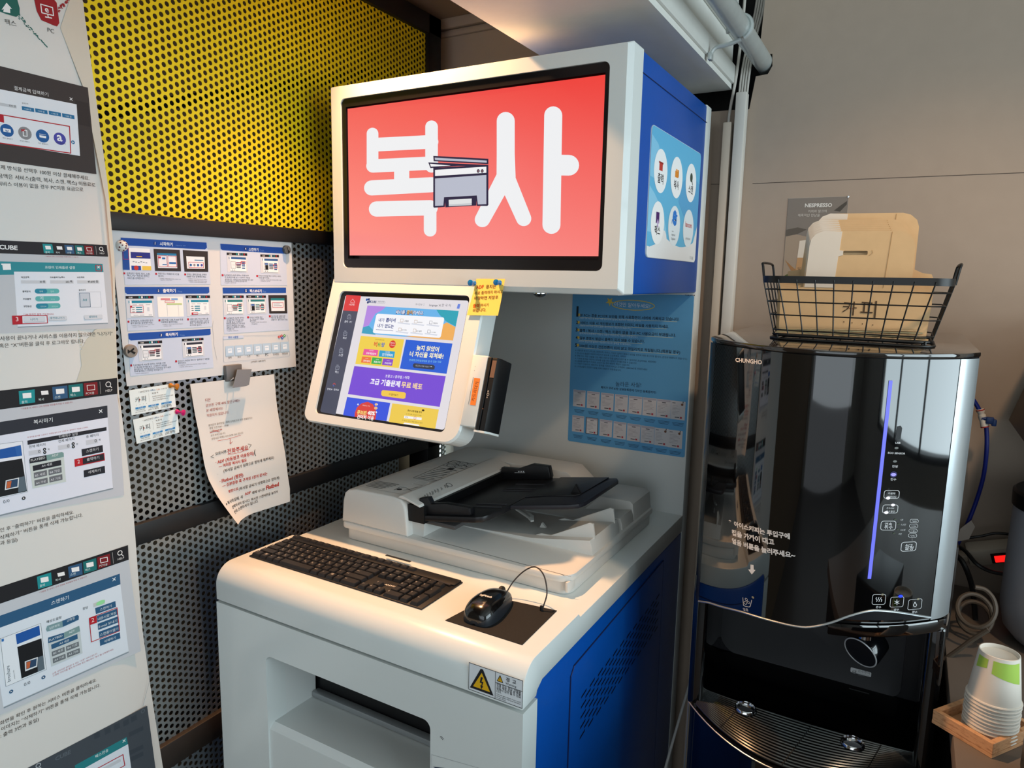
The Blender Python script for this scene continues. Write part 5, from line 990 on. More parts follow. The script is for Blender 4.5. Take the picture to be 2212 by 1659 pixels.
tslab = lambda pts, dz0, dz1, m, bev=.0015, mb=None: (mb or MB()).prism(pts, lambda a, b, d: (a, b, tz(a)+d), dz0, dz1, m, bev, True)
tr = MB(); bk = mat('feeder_black', '131316', .38, noise=.05, nscale=150, bump=.08); bk2 = mat('feeder_charcoal', '1d1e26', .42)
tslab([(-.868, 1.128)]+[(-.72, 1.13), (-.705, 1.136), (-.698, 1.15), (-.690, 1.235), (-.690, 1.462), (-.868, 1.462)], -.012, 0, bk, mb=tr)
tr.box((-.862, 1.142, .964), (-.775, 1.46, .9745), mat('feeder_roller_grey', '4a4848', .4), .004)
tr.build('input_tray', scn)
te = MB()
tslab([(-.690, 1.222), (-.565, 1.236), (-.545, 1.245), (-.538, 1.262), (-.538, 1.445), (-.548, 1.464), (-.690, 1.466)], -.010, -.0005, bk2, .002, te)
tslab([(-.69, 1.285), (-.64, 1.30), (-.585, 1.302), (-.572, 1.31), (-.568, 1.463), (-.69, 1.463)], -.0005, .002, bk, .001, te)
te.prism([(-.597, .0), (-.572, .0), (-.586, .022)], lambda a, b, d: (a, d, tz(a)+b), 1.315, 1.325, bk, .001)
te.build('tray_extension', scn)
for y0, y1, fr in ((1.135, 1.152, True), (1.445, 1.463, False)):
    g = MB(); hgt = .035 if fr else .036
    g.prism([(-.862, 0), (-.862, hgt), (-.840, hgt+.002), (-.832, hgt-.012), (-.795, hgt-.010), (-.745, hgt-.016), (-.734, hgt-.018), (-.732, .004), (-.735, 0)] if fr else [(-.845, 0), (-.845, hgt-.006), (-.80, hgt-.010), (-.76, hgt+.002), (-.715, hgt-.004), (-.708, .006), (-.71, 0)], lambda a, b, d: (a, d, tz(a)+b), y0, y1, bk, .0025, True)
    g.build('side_guide', scn)
for y, w in ((1.20, .004), (1.222, .004), (1.335, .0025), (1.352, .0025), (1.395, .003)):
    MB().prism([(-.775, 0), (-.70, 0), (-.70, .0016), (-.775, .0016)], lambda a, b, d: (a, d, tz(a)+b), y, y+w, mat('feeder_rib', '34343a', .35)).build('tray_rib', scn)
gA = Art(Plane((0, 1.4448, 0), (1, 0, 0), (0, 0, 1))); gA.off = .0004
for k in range(3): gA.poly([(1119+k*5, 1017), (1123+k*5, 1017), (1121+k*5, 1021)], 'c8ccd0', 1)
gA.line([(1112, 1021), (1134, 1021)], .7, 'c8ccd0', 1); gA.build('guide_marking', scn)
fl = MB(); fm = mat('flap_white', 'c6c4be', .4)
fp_ = [(-.762, 1.318), (-.735, 1.322), (-.725, 1.317), (-.690, 1.300), (-.676, 1.288), (-.672, 1.296), (-.684, 1.318), (-.720, 1.335), (-.740, 1.334)]
fl.prism(fp_, lambda a, b, d: (a, b, .968+d-(a+.76)*.12), 0, .004, fm, .001, True)
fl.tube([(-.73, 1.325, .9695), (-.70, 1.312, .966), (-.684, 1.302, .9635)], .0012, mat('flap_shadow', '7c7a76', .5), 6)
fl.build('paper_flap', scn)

# ---- keyboard sunk into the deck
kb = thing('keyboard', (-.9155, .988, .904), 'black full-size keyboard set into the kiosk shelf', 'keyboard')
km = mat('key_black', '1b1a1c', .5, noise=.08, nscale=300); kp = mat('keyboard_body', '121214', .55)
pl = MB(); pl.box((-1.1355, .9235, .9042), (-.6955, 1.0535, .9068), kp, .0006)
pl.box((-1.133, 1.0275, .9068), (-.698, 1.0525, .9098), kp, .001)
KA = Art(Plane((0, 0, .9068), (1, 0, 0), (0, 1, 0)), (530, 1150, 2212/480)); KA.text('ANYZEN', 1378, 523, 1530, 560, 'e4ded4', 2, .03, .8)
kz = .9099; KA2 = Art(Plane((0, 0, kz), (1, 0, 0), (0, 1, 0)), (530, 1150, 2212/480)); KA2.poly([(1858, 468), (1868, 462), (2048, 520), (2036, 528)], '34343a', 1)
pl.merge(KA.mb).merge(KA2.mb); pl.build('keyboard_body', kb)
U = .01875; KX = -1.1325
hang = dict(zip('QWERTYUIOPASDFGHJKLZXCVBNM', 'ㅂㅈㄷㄱㅅㅛㅕㅑㅐㅔㅁㄴㅇㄹㅎㅗㅓㅏㅣㅋㅌㅊㅍㅠㅜㅡ'))
_key = {}
def key(cx_, cy_, w, d, base, leg, h=.0062):
    kid = (round(w, 4), round(d, 4), leg)
    if kid not in _key:
        b = bmesh.new(); g = .0006; t = .0028
        lo_ = [(-w/2+g, -d/2+g, 0), (w/2-g, -d/2+g, 0), (w/2-g, d/2-g, 0), (-w/2+g, d/2-g, 0)]; hi_ = [(-w/2+t, -d/2+t, h), (w/2-t, -d/2+t, h), (w/2-t, d/2-t*.6, h+.0006), (-w/2+t, d/2-t*.6, h+.0006)]
        A_ = [b.verts.new(p) for p in lo_]; B_ = [b.verts.new(p) for p in hi_]; b.faces.new(B_)
        for i in range(4): b.faces.new((A_[i], A_[(i+1) % 4], B_[(i+1) % 4], B_[i]))
        bmesh.ops.bevel(b, geom=[e for e in b.edges if e.verts[0].co.z > .001 or e.verts[1].co.z > .001], offset=.0006, segments=2, affect='EDGES')
        m_ = MB().bm(b, km)
        if leg:
            wk = ink('aaa49c')
            def put(t_, x, y, s_):
                V, Fs = glyphs(t_, .02); m0 = min(v[0] for v in V); y0 = min(v[1] for v in V); m_.add([(x+(p[0]-m0)*s_, y+(p[1]-y0)*s_, h+.0007) for p in V], Fs, wk)
            if len(leg) == 1: put(leg, -w/2+.0045, .0005, .0058)
            elif leg == 'win':
                for a_ in (0, 1):
                    for b_ in (0, 1): m_.add([(-.0022+a_*.0028+x, -.0005+b_*.0028+y, h+.0007) for x, y in ((0, 0), (.0024, 0), (.0024, .0024), (0, .0024))], [(0, 1, 2, 3)], wk)
            else: put(leg, -w/2+.004, .001, .0034)
            if leg in hang: put(hang[leg], .0005, -.0046, .0052)
        o = m_.build('key', kb); o.location = (cx_-kb.location.x, cy_-kb.location.y, base-kb.location.z)
        o.data.transform(Matrix.Translation(kb.location)); _key[kid] = o
    else:
        o = _key[kid].copy(); COL.objects.link(o); o.parent = kb; o.location = (cx_-kb.location.x, cy_-kb.location.y, base-kb.location.z)
rows = [.9345, .9535, .9725, .9915, 1.0105]
def lay(y, spec, x0=0, base=.9068, d=.0187):
    x = x0
    for it in spec:
        if isinstance(it, (int, float)): x += it; continue
        w, leg = it if isinstance(it, tuple) else (1, it)
        key(KX+(x+w/2)*U, y, w*U, d, base, leg, .0062 if base < .908 else .0036); x += w
lay(1.0405, ['Esc', .75, 'F1', 'F2', 'F3', 'F4', .45, 'F5', 'F6', 'F7', 'F8', .45, 'F9', 'F10', 'F11', 'F12', .22, 'Prt', 'Scr', 'Pau'], 0, .9098, .0135)
lay(rows[4], list('`1234567890-=')+['\\', (1.0, 'BS'), .25, 'Ins', 'Hom', 'PgU', .25, 'Num', '/', '*', '–'])
lay(rows[3], [(1.5, 'Tab')]+list('QWERTYUIOP[]')+[.0, (1.5, ''), .25, 'Del', 'End', 'PgD', .25, '7', '8', '9'])
lay(rows[2], [(1.75, 'Caps')]+list('ASDFGHJKL;\'')+[(2.25, 'Enter'), 3.5, '4', '5', '6'])
lay(rows[1], [(2.25, 'Shift')]+list('ZXCVBNM,./')+[(2.75, 'Shift'), 1.25, '↑', 1.25, '1', '2', '3'])
lay(rows[0], [(1.25, 'Ctrl'), 'win', (1, 'Alt'), (1, '한자'), (4.5, ''), (1.1, '한/영'), (1.1, 'Alt'), 'win', (1, 'Fn'), (2.05, 'Ctrl'), .25, '←', '↓', '→', .25, (2, '0'), '.'])
key(KX+21.75*U+.5*U, (rows[3]+rows[2])/2, U, .0187*2, .9068, '+'); key(KX+21.75*U+.5*U, (rows[1]+rows[0])/2, U, .0187*2, .9068, 'Ent')

# ---- mouse and its sunken pad
pad = [deckP.uv(*p) for p in ((962, 1341), (1060, 1289), (1203, 1320), (1128, 1394))]
tag(MB().prism(pad, XY, .9041, .9052, mat('pad_rubber', '151414', .75, noise=.2, nscale=200, bump=.2)).build('mouse_pad'), 'black square mouse pad set into the kiosk shelf', 'mouse pad')
ms = thing('computer_mouse', (-.598, .988, .9053), 'black wired mouse with white lettering on the pad', 'mouse')
Lm, Wm, Hm = .114, .0625, .0345
rotm = Matrix.Rotation(math.radians(4), 3, 'Z'); mc = Vector((-.592, .982, .9056))
def mpt(s, a, k=1.0):
    """s along the length 0 rear .. 1 front, a around the top half"""
    y = -Lm/2*math.cos(math.pi*s); w = Wm/2*(max(0, math.sin(math.pi*s))**.42)*(1-.10*s+.06*math.sin(math.pi*2*s))
    h = Hm*(max(0, math.sin(math.pi*min(1, s*1.02)))**.5)*(1.0-.38*max(0, s-.35)-.0*s)
    ca, sa = math.cos(a), math.sin(a)
    return mc+rotm @ Vector((w*k*math.copysign(abs(ca)**.75, ca), y, h*max(0, sa)**.62))
mg = mat('mouse_gloss', '0a0a0b', .16, coat=.6); mgr = mat('mouse_side', '1c2026', .42)
lo_a = lambda s: .16+.42*s*(1-s)*1.2
MB().grid(lambda i, j: mpt(.001+.998*j, math.pi*i), 40, 40, mgr).build('mouse_shell', ms)
def top(i, j):
    s = .012+.93*j; e = .30+.22*math.sin(math.pi*s)-.1*s; a = e+(math.pi-2*e)*i; p_ = mpt(s, a); return p_+rotm @ Vector((0, 0, .0009))
MB().grid(top, 36, 40, mg).build('mouse_top', ms)
wq = mpt(.80, math.pi/2)+Vector((0, 0, .0005)); whl = MB(); whl.lathe([(.0, -.0035), (.0085, -.0035), (.0095, -.002), (.0095, .002), (.0085, .0035), (0, .0035)], wq-Vector((0, 0, .0045)), mat('wheel_rubber', '0c0c0c', .6), 20, (1, 0, 0)); whl.build('scroll_wheel', ms)
V, Fs = glyphs('logitech', .02); m0, m1 = min(v[0] for v in V), max(v[0] for v in V); lm = MB(); k_ = .021/(m1-m0)
def onm(x, y):
    s = .40+y/Lm; e = math.pi/2-x/(Wm*.62); return mpt(s, e)+Vector((0, -.0003, .0014))
lm.add([onm((p[0]-(m0+m1)/2)*k_, p[1]*k_) for p in V], Fs, ink('e8e4de')); lm.build('mouse_logo', ms)
cb = bez([mpt(.97, math.pi/2)+Vector((0, -.002, -.004)), Vector((-.585, 1.052, .934)), Vector((-.565, 1.058, .958)), Vector((-.543, 1.058, .970)), Vector((-.522, 1.050, .962)), Vector((-.510, 1.040, .938)), Vector((-.512, 1.034, .917)), Vector((-.516, 1.032, .9056))], 8)
MB().tube(cb, .0013, mat('cable_grey', '3a3432', .5), 8).tube([cb[-1], cb[-1]+Vector((0, 0, .008))], .003, black, 10).build('mouse_cable', ms)
# ================================================================ water purifier
FR = Bow()
wp = thing('water_purifier', (-.11, 1.5, 0), 'tall glossy black water purifier with a blue light line and drip tray', 'water purifier')
X0, X1, YB = -.315, .100, 1.775
TOPZ = 1.3825
def outline(inset, x0=X0, x1=X1, yb=YB, n=20, rc=.02):
    """plan outline: bowed front, rounded shoulders, flat back"""
    pts = [(x0, yb)]
    for k in range(n+1):
        x = x0+(x1-x0)*k/n; y = FR.Y(x)+inset
        e = min(x-x0, x1-x)
        if e < rc: y += rc*(1-math.sqrt(max(0, 1-(1-e/rc)**2)))
        pts.append((x, y))
    pts.append((x1, yb)); return pts
glossP = mat('purifier_gloss', '040405', .03, coat=1, spec=.6)
satin = mat('purifier_satin', '3a3b3d', .36)
topm = mat('purifier_top_gloss', '1a1614', .06, coat=1)
sidem = mat('purifier_side', '14151a', .35)
u = MB(); u.prism(outline(.008, X0+.001, X1-.001), XY, .955, TOPZ-.008, sidem, 0, True)
u.prism([(X0, YB), (X0, 1.42), (X1, 1.42), (X1, YB)], XY, .60, .955, sidem); u.build('upper_body', wp)
MB().prism(outline(-.001), XY, TOPZ-.008, TOPZ, topm, .002, True).build('top_cover', wp)
# bottom line of the glossy front panel (S curve)
sc_ = [(-.300, .884), (-.275, .898), (-.25, .907), (-.207, .9205), (-.16, .9275), (-.12, .931), (-.10, .934), (-.08, .942), (-.062, .951), (-.04, .964), (-.013, .974), (.012, .973), (.035, .968), (.060, .960), (.0725, .956)]
sc_ = [(p.x, p.y) for p in bez([(a, b, 0) for a, b in sc_], 6)]
def zb(x):
    for (a, p), (b, q) in zip(sc_, sc_[1:]):
        if x <= b: return p+(q-p)*max(0, (x-a))/(b-a)
    return sc_[-1][1]
PX0, PX1 = -.298, .0715
fpn = MB(); NP = 60
def fpt(i, j): x = PX0+(PX1-PX0)*i; z = zb(x)+.002; return Vector((x, FR.Y(x), z+(TOPZ-.009-z)*j))
fpn.grid(fpt, NP, 6, glossP)
fpn.grid(lambda i, j: (lambda x: Vector((x, FR.Y(x)+.02*j, zb(x)+.002)))(PX0+(PX1-PX0)*i), NP, 2, glossP)
fpn.build('front_panel', wp)
bt = MB(); bt.tube([Vector((x, FR.Y(x)-.0006, zb(x)+.001)) for x in [PX0+(PX1-PX0)*k/60 for k in range(61)]], .0017, silver, 8); bt.build('curved_trim', wp)
# silver side strips
for xs, nm, m_ in (((PX1+.0006, X1-.0015), 'side_trim', silver), ((X0+.0015, PX0-.0006), 'side_trim', mat('dark_side_trim', '3c434c', .25, metal=.8))):
    def sp_(i, j, xs=xs):
        x = xs[0]+(xs[1]-xs[0])*i; e = min(x-X0, X1-x); y = FR.Y(x)-.001+(.022*(1-math.sqrt(max(0, 1-(1-min(e, .022)/.022)**2))))
        zlo = .953 if xs[0] > 0 else .884
        return Vector((x, y, zlo+(TOPZ-.009-zlo)*j))
    MB().grid(sp_, 12, 4, m_).build(nm, wp)
# underside of the panel, inner ledge above the alcove
al = MB()
al.grid(lambda i, j: (lambda x: Vector((x, FR.Y(x)+.018+.002*j, (zb(x)+.002)+((.934+.006*(x > -.1))-(zb(x)+.002))*j)))(PX0+(PX1-PX0)*i), 40, 2, glossP)
al.prism([(X0+.002, 1.44)]+[(x, FR.Y(x)+.022) for x in [X0+.002+(X1-X0-.004)*k/20 for k in range(21)]]+[(X1-.002, 1.44)], XY, .932, .957, glossP, 0, True)
al.prism([(-.07, 1.40)]+[(x, FR.Y(x)+.012) for x in [-.07+(X1-.003+.07)*k/12 for k in range(13)]]+[(X1-.003, 1.40)], XY, .9225, .945, glossP, .004, True)
al.build('dispenser_head', wp)
# side columns and back wall of the alcove
LZ = .66
for x0, x1 in ((X0+.001, X0+.030), (X1-.028, X1-.001)):
    yy = FR.Y((x0+x1)/2)+.018; MB().box((x0, yy, LZ), (x1, 1.44, .93), glossP, .008, 3).build('alcove_column', wp)
bk_ = MB(); bk_.box((X0+.01, 1.425, LZ), (X1-.01, 1.44, .945), glossP)
bk_.prism([(p[0], p[1]) for p in rrect(-.288, .712, .048, .935, (.045, .022, .01, .02))], XZ, 1.418, 1.4255, satin, .001, True)
bk_.build('alcove_back', wp)
# slanted gloss apron from the back plate down to the drip tray
ap = MB(); ap.add([(X0+.03, 1.419, .716), (X1-.028, 1.419, .716), (X1-.028, 1.325, .672), (X0+.03, 1.325, .672)], [(0, 1, 2, 3)], glossP)
ap.build('apron', wp)
# faucet: chrome neck and round lever
fc = Vector((-.020, 1.30, .853))
ft = MB(); ft.lathe([(.0145, .038), (.0145, .074)], fc+Vector((.002, -.014, 0)), chrome, 24); ft.lathe([(.0128, .028), (.0128, .038)], fc+Vector((.002, -.014, 0)), chrome, 24); ft.build('spout', wp)
ax_ = Vector((-.42, -.80, -.36)).normalized()
lv = MB(); lv.lathe([(.028, .034), (.0295, .02), (.0305, .0), (.029, -.006), (0, -.006)], fc+Vector((0, 0, -.004))-ax_*.0, mat('lever_gloss', '0c0d10', .12, coat=.6), 40, -ax_); lv.build('dispense_lever', wp)
rg = MB(); cc = fc+Vector((0, 0, -.004))+ax_*.0064; xx = ax_.orthogonal().normalized(); yy_ = ax_.cross(xx)
rg.tube([cc+(xx*math.cos(t*math.pi/24)+yy_*math.sin(t*math.pi/24))*.0285 for t in range(48)], .0012, mat('ring_silver', 'd4d8da', .35, metal=.3), 6, closed=True)
rg.lathe([(.0278, .0), (.0, .0004)], cc, mat('lever_face', '1a1d22', .35), 40, ax_)
rg.build('lever_ring', wp)
MB().lathe([(.0115, 0), (.0115, .002), (0, .002)], (X1-.0005, 1.335, .925), mat('round_plug', '6a6058', .5), 20, (1, -.2, 0)).build('side_plug', wp)
# hot water label
hl = Art(Plane((0, 1.4176, 0), (1, 0, 0), (0, 0, 1)), (1560, 1250, 4.424)); hl.off = .0003
qa, qb = hl.uv((1230, 835)), hl.uv((1420, 960)); hl.polyuv(rrect(qa[0], qb[1]+.004, qb[0], qa[1]-.002, .002), 'd2d6d6', 1)
hl.text('온수주의', 1298, 888, 1410, 914, '8a8e90', 2, .01); hl.text('뜨거우니 손대지마세요', 1296, 908, 1408, 934, '8a8e90', 2); hl.text('화상주의', 1296, 922, 1358, 936, '8a8e90', 2); hl.ring(1262, 890, 16, 4, '8a8e90', 2, 10); hl.poly([(1240, 880), (1252, 900), (1274, 906), (1284, 880), (1276, 872), (1268, 890), (1254, 886)], '8a8e90', 2)
hl.build('hot_water_label', wp)
# drip tray with curved slats and two cup rings
TZ = .672
dt = MB(); dt.prism([(X0+.012, 1.33)]+[(x, FR.Y(x)+.010) for x in [X0+.012+(X1-X0-.024)*k/20 for k in range(21)]]+[(X1-.012, 1.33)], XY, TZ-.014, TZ-.006, mat('tray_black', '08080a', .25, coat=.5)); dt.build('drip_tray', wp)
sl_ = MB(); smt = mat('slat_gloss', '55585a', .16, coat=.6, metal=.8)
for k in range(17):
    o_ = .016+k*.0088; P_ = []
    for q in range(37):
        x = X0+.022+(X1-X0-.044)*q/36; y = FR.y0+o_+FR.k*(1-.055*k)*(x-FR.x0)**2
        e = min(x-X0-.02, X1-.02-x)
        if y < 1.328 and y > FR.Y(x)+.012: P_.append(Vector((x, y, TZ)))
    if len(P_) > 3: sl_.tube(P_, .0021, smt, 6)
for x in (-.235, -.12, .0):
    sl_.tube([Vector((x+.03*t, FR.Y(x)+.014+t*.14, TZ+.001)) for t in [q/10 for q in range(11)] if FR.Y(x)+.014+t*.14 < 1.327], .0012, smt, 6)
sl_.build('tray_slats', wp)
for px_ in ((1610, 1530), (1842, 1605)):
    d = ray(*px_); t = (TZ+.006-EYE.z)/d.z; c_ = EYE+d*t
    o_ = MB().lathe([(.0160, -.010), (.0168, .001), (.0176, .0035), (.0192, .002), (.0200, -.002)], c_, chrome, 32).lathe([(.0145, -.009), (0, -.009)], c_, mat('hole_black', '020202', .8), 32); o_.build('cup_ring', wp)
# lower cabinet front
lo_ = MB(); lo_.prism(outline(.012, X0+.002, X1-.002), XY, 0.0, TZ-.012, glossP, 0, True)
lo_.build('lower_body', wp)
le = MB(); le.tube([Vector((x, FR.Y(x)+.0105, TZ-.010)) for x in [X0+.004+(X1-X0-.008)*k/40 for k in range(41)]], .0016, silver, 6); le.build('tray_edge_trim', wp)
MB().tube([Vector((X0+.004, FR.Y(X0+.004)+.010, z)) for z in (.0, TZ-.012)], .0012, silver, 6).build('corner_trim', wp)
# printing and lights on the front
PA = Art(FR, (1480, 700, 3.318)); PA.off = .0004; wh_ = 'c8ccd0'
PA.crop(1500, 680, 11.06); PA.text('CHUNGHO', 980, 1118, 1615, 1182, 'd4d6d8', 1, .03)
PA.crop(1480, 700, 3.318)
PA.text('USB', 1505, 858, 1543, 858, wh_, 1, .02); PA.text('ECO SENSOR', 1453, 928, 1576, 934, wh_, 1, .015); PA.text('만빙', 1484, 1026, 1522, 1028, wh_, 1, .01); PA.text('만수', 1472, 1119, 1512, 1121, wh_, 1, .01)
for x, y in ((1515, 888), (1504, 984)): PA.disc(x, y, 13, '6c7270', 1, 9)
PA.poly([(1520, 735), (1545, 728), (1556, 745), (1545, 822), (1520, 828), (1508, 815)], '2b2e31', 1); PA.ring(1494, 1078, 21, 2, '5458a0', 1)
def btn(cx_, cy_, w, h, t1='', t2='', l=1):
    sc1 = PA.scale((cx_, cy_)); c_ = PA.uv((cx_, cy_)); o1 = rrect(c_[0]-w*sc1/2, c_[1]-h*sc1/2, c_[0]+w*sc1/2, c_[1]+h*sc1/2, 18*sc1, 4); o2 = rrect(c_[0]-w*sc1/2+4*sc1, c_[1]-h*sc1/2+4*sc1, c_[0]+w*sc1/2-4*sc1, c_[1]+h*sc1/2-4*sc1, 15*sc1, 4)
    n = len(o1)
    for i in range(n): PA.polyuv([o1[i], o1[(i+1) % n], o2[(i+1) % n], o2[i]], wh_, l)
    if t1: PA.text(t1, cx_-w*.26, cy_-2, cx_+w*.26, cy_-1, wh_, 2, .01)
    if t2: PA.text(t2, cx_-w*.3, cy_+21, cx_+w*.3, cy_+23, wh_, 2, .01)
btn(1480, 1221, 102, 66, '카본락', '재빙ON'); btn(1470, 1325, 102, 68, '온수ON', '온수절전'); btn(1456, 1444, 100, 74, '연속', '취수')
for i, (x, y, t, w) in enumerate(((1542, 1408, '1잔', 20), (1548, 1442, '1.5잔', 34), (1542, 1480, '4.5잔', 36), (1530, 1508, '8잔', 22))): PA.text(t, x, y, x+w, y+1, wh_, 1); PA.disc((1507, 1530, 1526, 1497)[i], y-8, 9, '3c4438', 1, 7)
for i, (x, y, t) in enumerate(((1642, 1411, '+6hr'), (1638, 1446, '+12hr'), (1634, 1481, '+18hr'), (1630, 1515, '+24hr'))):
    PA.frame([(x-30, y-5), (x-22, y-13), (x+22, y-12), (x+30, y-2), (x+28, y+8), (x+20, y+14), (x-22, y+12), (x-30, y+5)], 2.5, wh_, 1); PA.text(t, x-20, y+6, x+20, y+7, wh_, 1)
for y in (1532, 1540, 1548): PA.disc(1627, y, 1.6, wh_, 1)
btn(1602, 1594, 100, 74, 'ACS', '설정')
PA.crop(1560, 1250, 4.424)
btn(1498, 198, 116, 108); btn(1670, 222, 116, 108); btn(1842, 244, 118, 108)
for dx in (-22, 0, 22): PA.line([(1482+dx+16, 178), (1476+dx+16, 190), (1488+dx+16, 202), (1482+dx+16, 218)], 6, wh_, 2)
for a_ in range(3): PA.line([(1670-24*math.cos(a_*math.pi/3+.5), 224-24*math.sin(a_*math.pi/3+.5)), (1670+24*math.cos(a_*math.pi/3+.5), 224+24*math.sin(a_*math.pi/3+.5))], 6, wh_, 2)
PA.line([(1842, 222), (1828, 250), (1834, 266), (1850, 266), (1858, 250), (1842, 222)], 6, wh_, 2)
for t, x, y in (('온수', 1468, 278), ('냉수', 1638, 302), ('정수', 1812, 326)): PA.text(t, x, y, x+50, y+2, wh_, 2, .01)
PA.line([(198, 180), (204, 254), (220, 262), (258, 270), (268, 264), (283, 205)], 5, wh_, 1)
for x, y, r in ((231, 198, 12), (222, 230, 14), (252, 226, 11)): PA.ring(x, y, r, 4, wh_, 1, 6)
PA.text('얼음', 203, 304, 252, 310, wh_, 1); 
for x, y in ((1533, 150), (1873, 194), (294, 178)): PA.disc(x, y, 12, '8a8674', 2, 10)
PA.crop(1480, 1150, 3.259)
for t, x, y, x1, y1 in (('*  아이스커피는 투입구에', 308, -60, 738, 44), ('컵을 가까이 대고', 330, 15, 628, 86), ('얼음 버튼을 눌러주세요~', 330, 73, 776, 178)): PA.text(t, x, y, x1, y1, 'd0d4d6', 1, .04)
PA.poly([(460, 226), (482, 228), (484, 262), (496, 264), (470, 296), (444, 260), (460, 260)], 'd8dcde', 1)
PA.build('front_print', wp)
EM = Art(FR, (1480, 700, 3.318), emit=True); EM.off = .0008
def lamp(x, y, r, c_, s=1.0):
    m_ = mat('lamp_'+c_, c_, .4, emit=s); sc1 = EM.scale((x, y)); c1 = EM.uv((x, y)); EM.mb.add([EM.pos((c1[0]+r*sc1*math.cos(k*math.pi/8), c1[1]+r*sc1*.8*math.sin(k*math.pi/8)), 2) for k in range(16)], [tuple(range(16))], m_)
for x, y, r, c_ in ((1494, 1078, 17, '9a96ff'), (1455, 1246, 14, 'f4f4ff'), (1490, 1296, 13, 'f4f4ff'), (1442, 1350, 14, 'f4f4ff')): lamp(x, y, r, c_, 1.2)
EM.crop(1560, 1250, 4.424); lamp(1706, 166, 19, '1c3cff', 1.6)
EM.build('indicator_lamps', wp)
lm_ = mat('line_light', '6a72f4', .4, emit=1.15); ll = MB()
p1, p2 = FR.uv(1924.5, 822), FR.uv(1878, 1250)
ll.grid(lambda i, j: FR.at(p1[0]+(p2[0]-p1[0])*j+(i-.5)*.0048, p1[1]+(p2[1]-p1[1])*j, .0009), 2, 30, lm_); ll.build('line_light', wp)

# ================================================================ on the purifier: wire basket with folded cup carriers
wb = thing('wire_basket', (-.09, 1.385, TOPZ), 'black wire basket of cup carriers on top of the purifier', 'basket')
wire = mat('black_wire', '0c0b0b', .4)
BT, BB = (-.236, 1.292, .057, 1.492), (-.214, 1.312, .034, 1.470)
zt, zbm = 1.4885, TOPZ+.010
def bx_at(t, r=.03, n=5): return rrect(*[BB[i]+(BT[i]-BB[i])*t for i in range(4)], r, n)
rim = MB(); o1 = bx_at(1, .035, 8); n = len(o1)
rim.add([(p[0], p[1], zt-.006) for p in o1]+[(p[0], p[1], zt+.006) for p in o1], [(i, (i+1) % n, n+(i+1) % n, n+i) for i in range(n)], wire, True)
o2 = rrect(BT[0]+.0015, BT[1]+.0015, BT[2]-.0015, BT[3]-.0015, .034, 8); rim.add([(p[0], p[1], zt-.006) for p in o2]+[(p[0], p[1], zt+.006) for p in o2], [(i, (i+1) % n, n+(i+1) % n, n+i) for i in range(n)], wire, True)
rim.add([(p[0], p[1], zt+.006) for p in o1]+[(p[0], p[1], zt+.006) for p in o2], [(i, (i+1) % n, n+(i+1) % n, n+i) for i in range(n)], wire); rim.build('rim', wb)
wr = MB()
for t in (.08, .36, .60, .82): wr.tube([Vector((p[0], p[1], zbm+(zt-zbm)*t)) for p in bx_at(t)], .0013, wire, 6, closed=True)
L2 = lambda a, b, t: a+(b-a)*t
for k in range(9):
    f = (k+.35)/8.6
    for side in (1, 3): wr.tube([Vector((L2(BB[0]+.02, BB[2]-.02, f), BB[side], zbm)), Vector((L2(BT[0]+.02, BT[2]-.02, f), BT[side], zt))], .0012, wire, 6)
for k in range(5):
    f = (k+.5)/5
    for side in (0, 2): wr.tube([Vector((BB[side], L2(BB[1]+.015, BB[3]-.015, f), zbm)), Vector((BT[side], L2(BT[1]+.015, BT[3]-.015, f), zt))], .0012, wire, 6)
for k in range(6): y = L2(BB[1], BB[3], (k+.5)/6); wr.tube([Vector((BB[0], y, zbm)), Vector((BB[2], y, zbm))], .0012, wire, 6)
wr.build('wire_grid', wb)
br_ = MB(); br_.tube([Vector((p[0], p[1], zbm-.001)) for p in bx_at(0)], .0028, wire, 8, closed=True); br_.tube([Vector((p[0], p[1], TOPZ+.0024)) for p in rrect(BB[0]-.004, BB[1]-.004, BB[2]+.004, BB[3]+.004, .03, 5)], .0023, wire, 8, closed=True)
for x in (BB[0]+.01, BB[2]-.01):
    for y in (BB[1]+.004, BB[3]-.004): br_.tube([Vector((x, y, TOPZ+.002)), Vector((x, y, zbm))], .002, wire, 6)
br_.build('base_ring', wb)
for side, s_ in ((0, -1), (2, 1)):
    x = BT[side]; y0, y1 = 1.335, 1.44
    MB().tube(bez([Vector((x, y0, zt-.004)), Vector((x+.004*s_, y0, zt+.022)), Vector((x+.006*s_, y0+.010, zt+.029)), Vector((x+.006*s_, y1-.010, zt+.029)), Vector((x+.004*s_, y1, zt+.022)), Vector((x, y1, zt-.004))], 5), .0022, wire, 8).build('handle', wb)
kr = mat('kraft_board', 'd0ae82', .75, noise=.06, nscale=60); kw = mat('white_board', 'd9cfc2', .7, noise=.02, nscale=40)
LG = Art(Plane((0, 1.33, 0), (1, 0, 0), (0, 0, 1)), (1600, 400, 4.096))
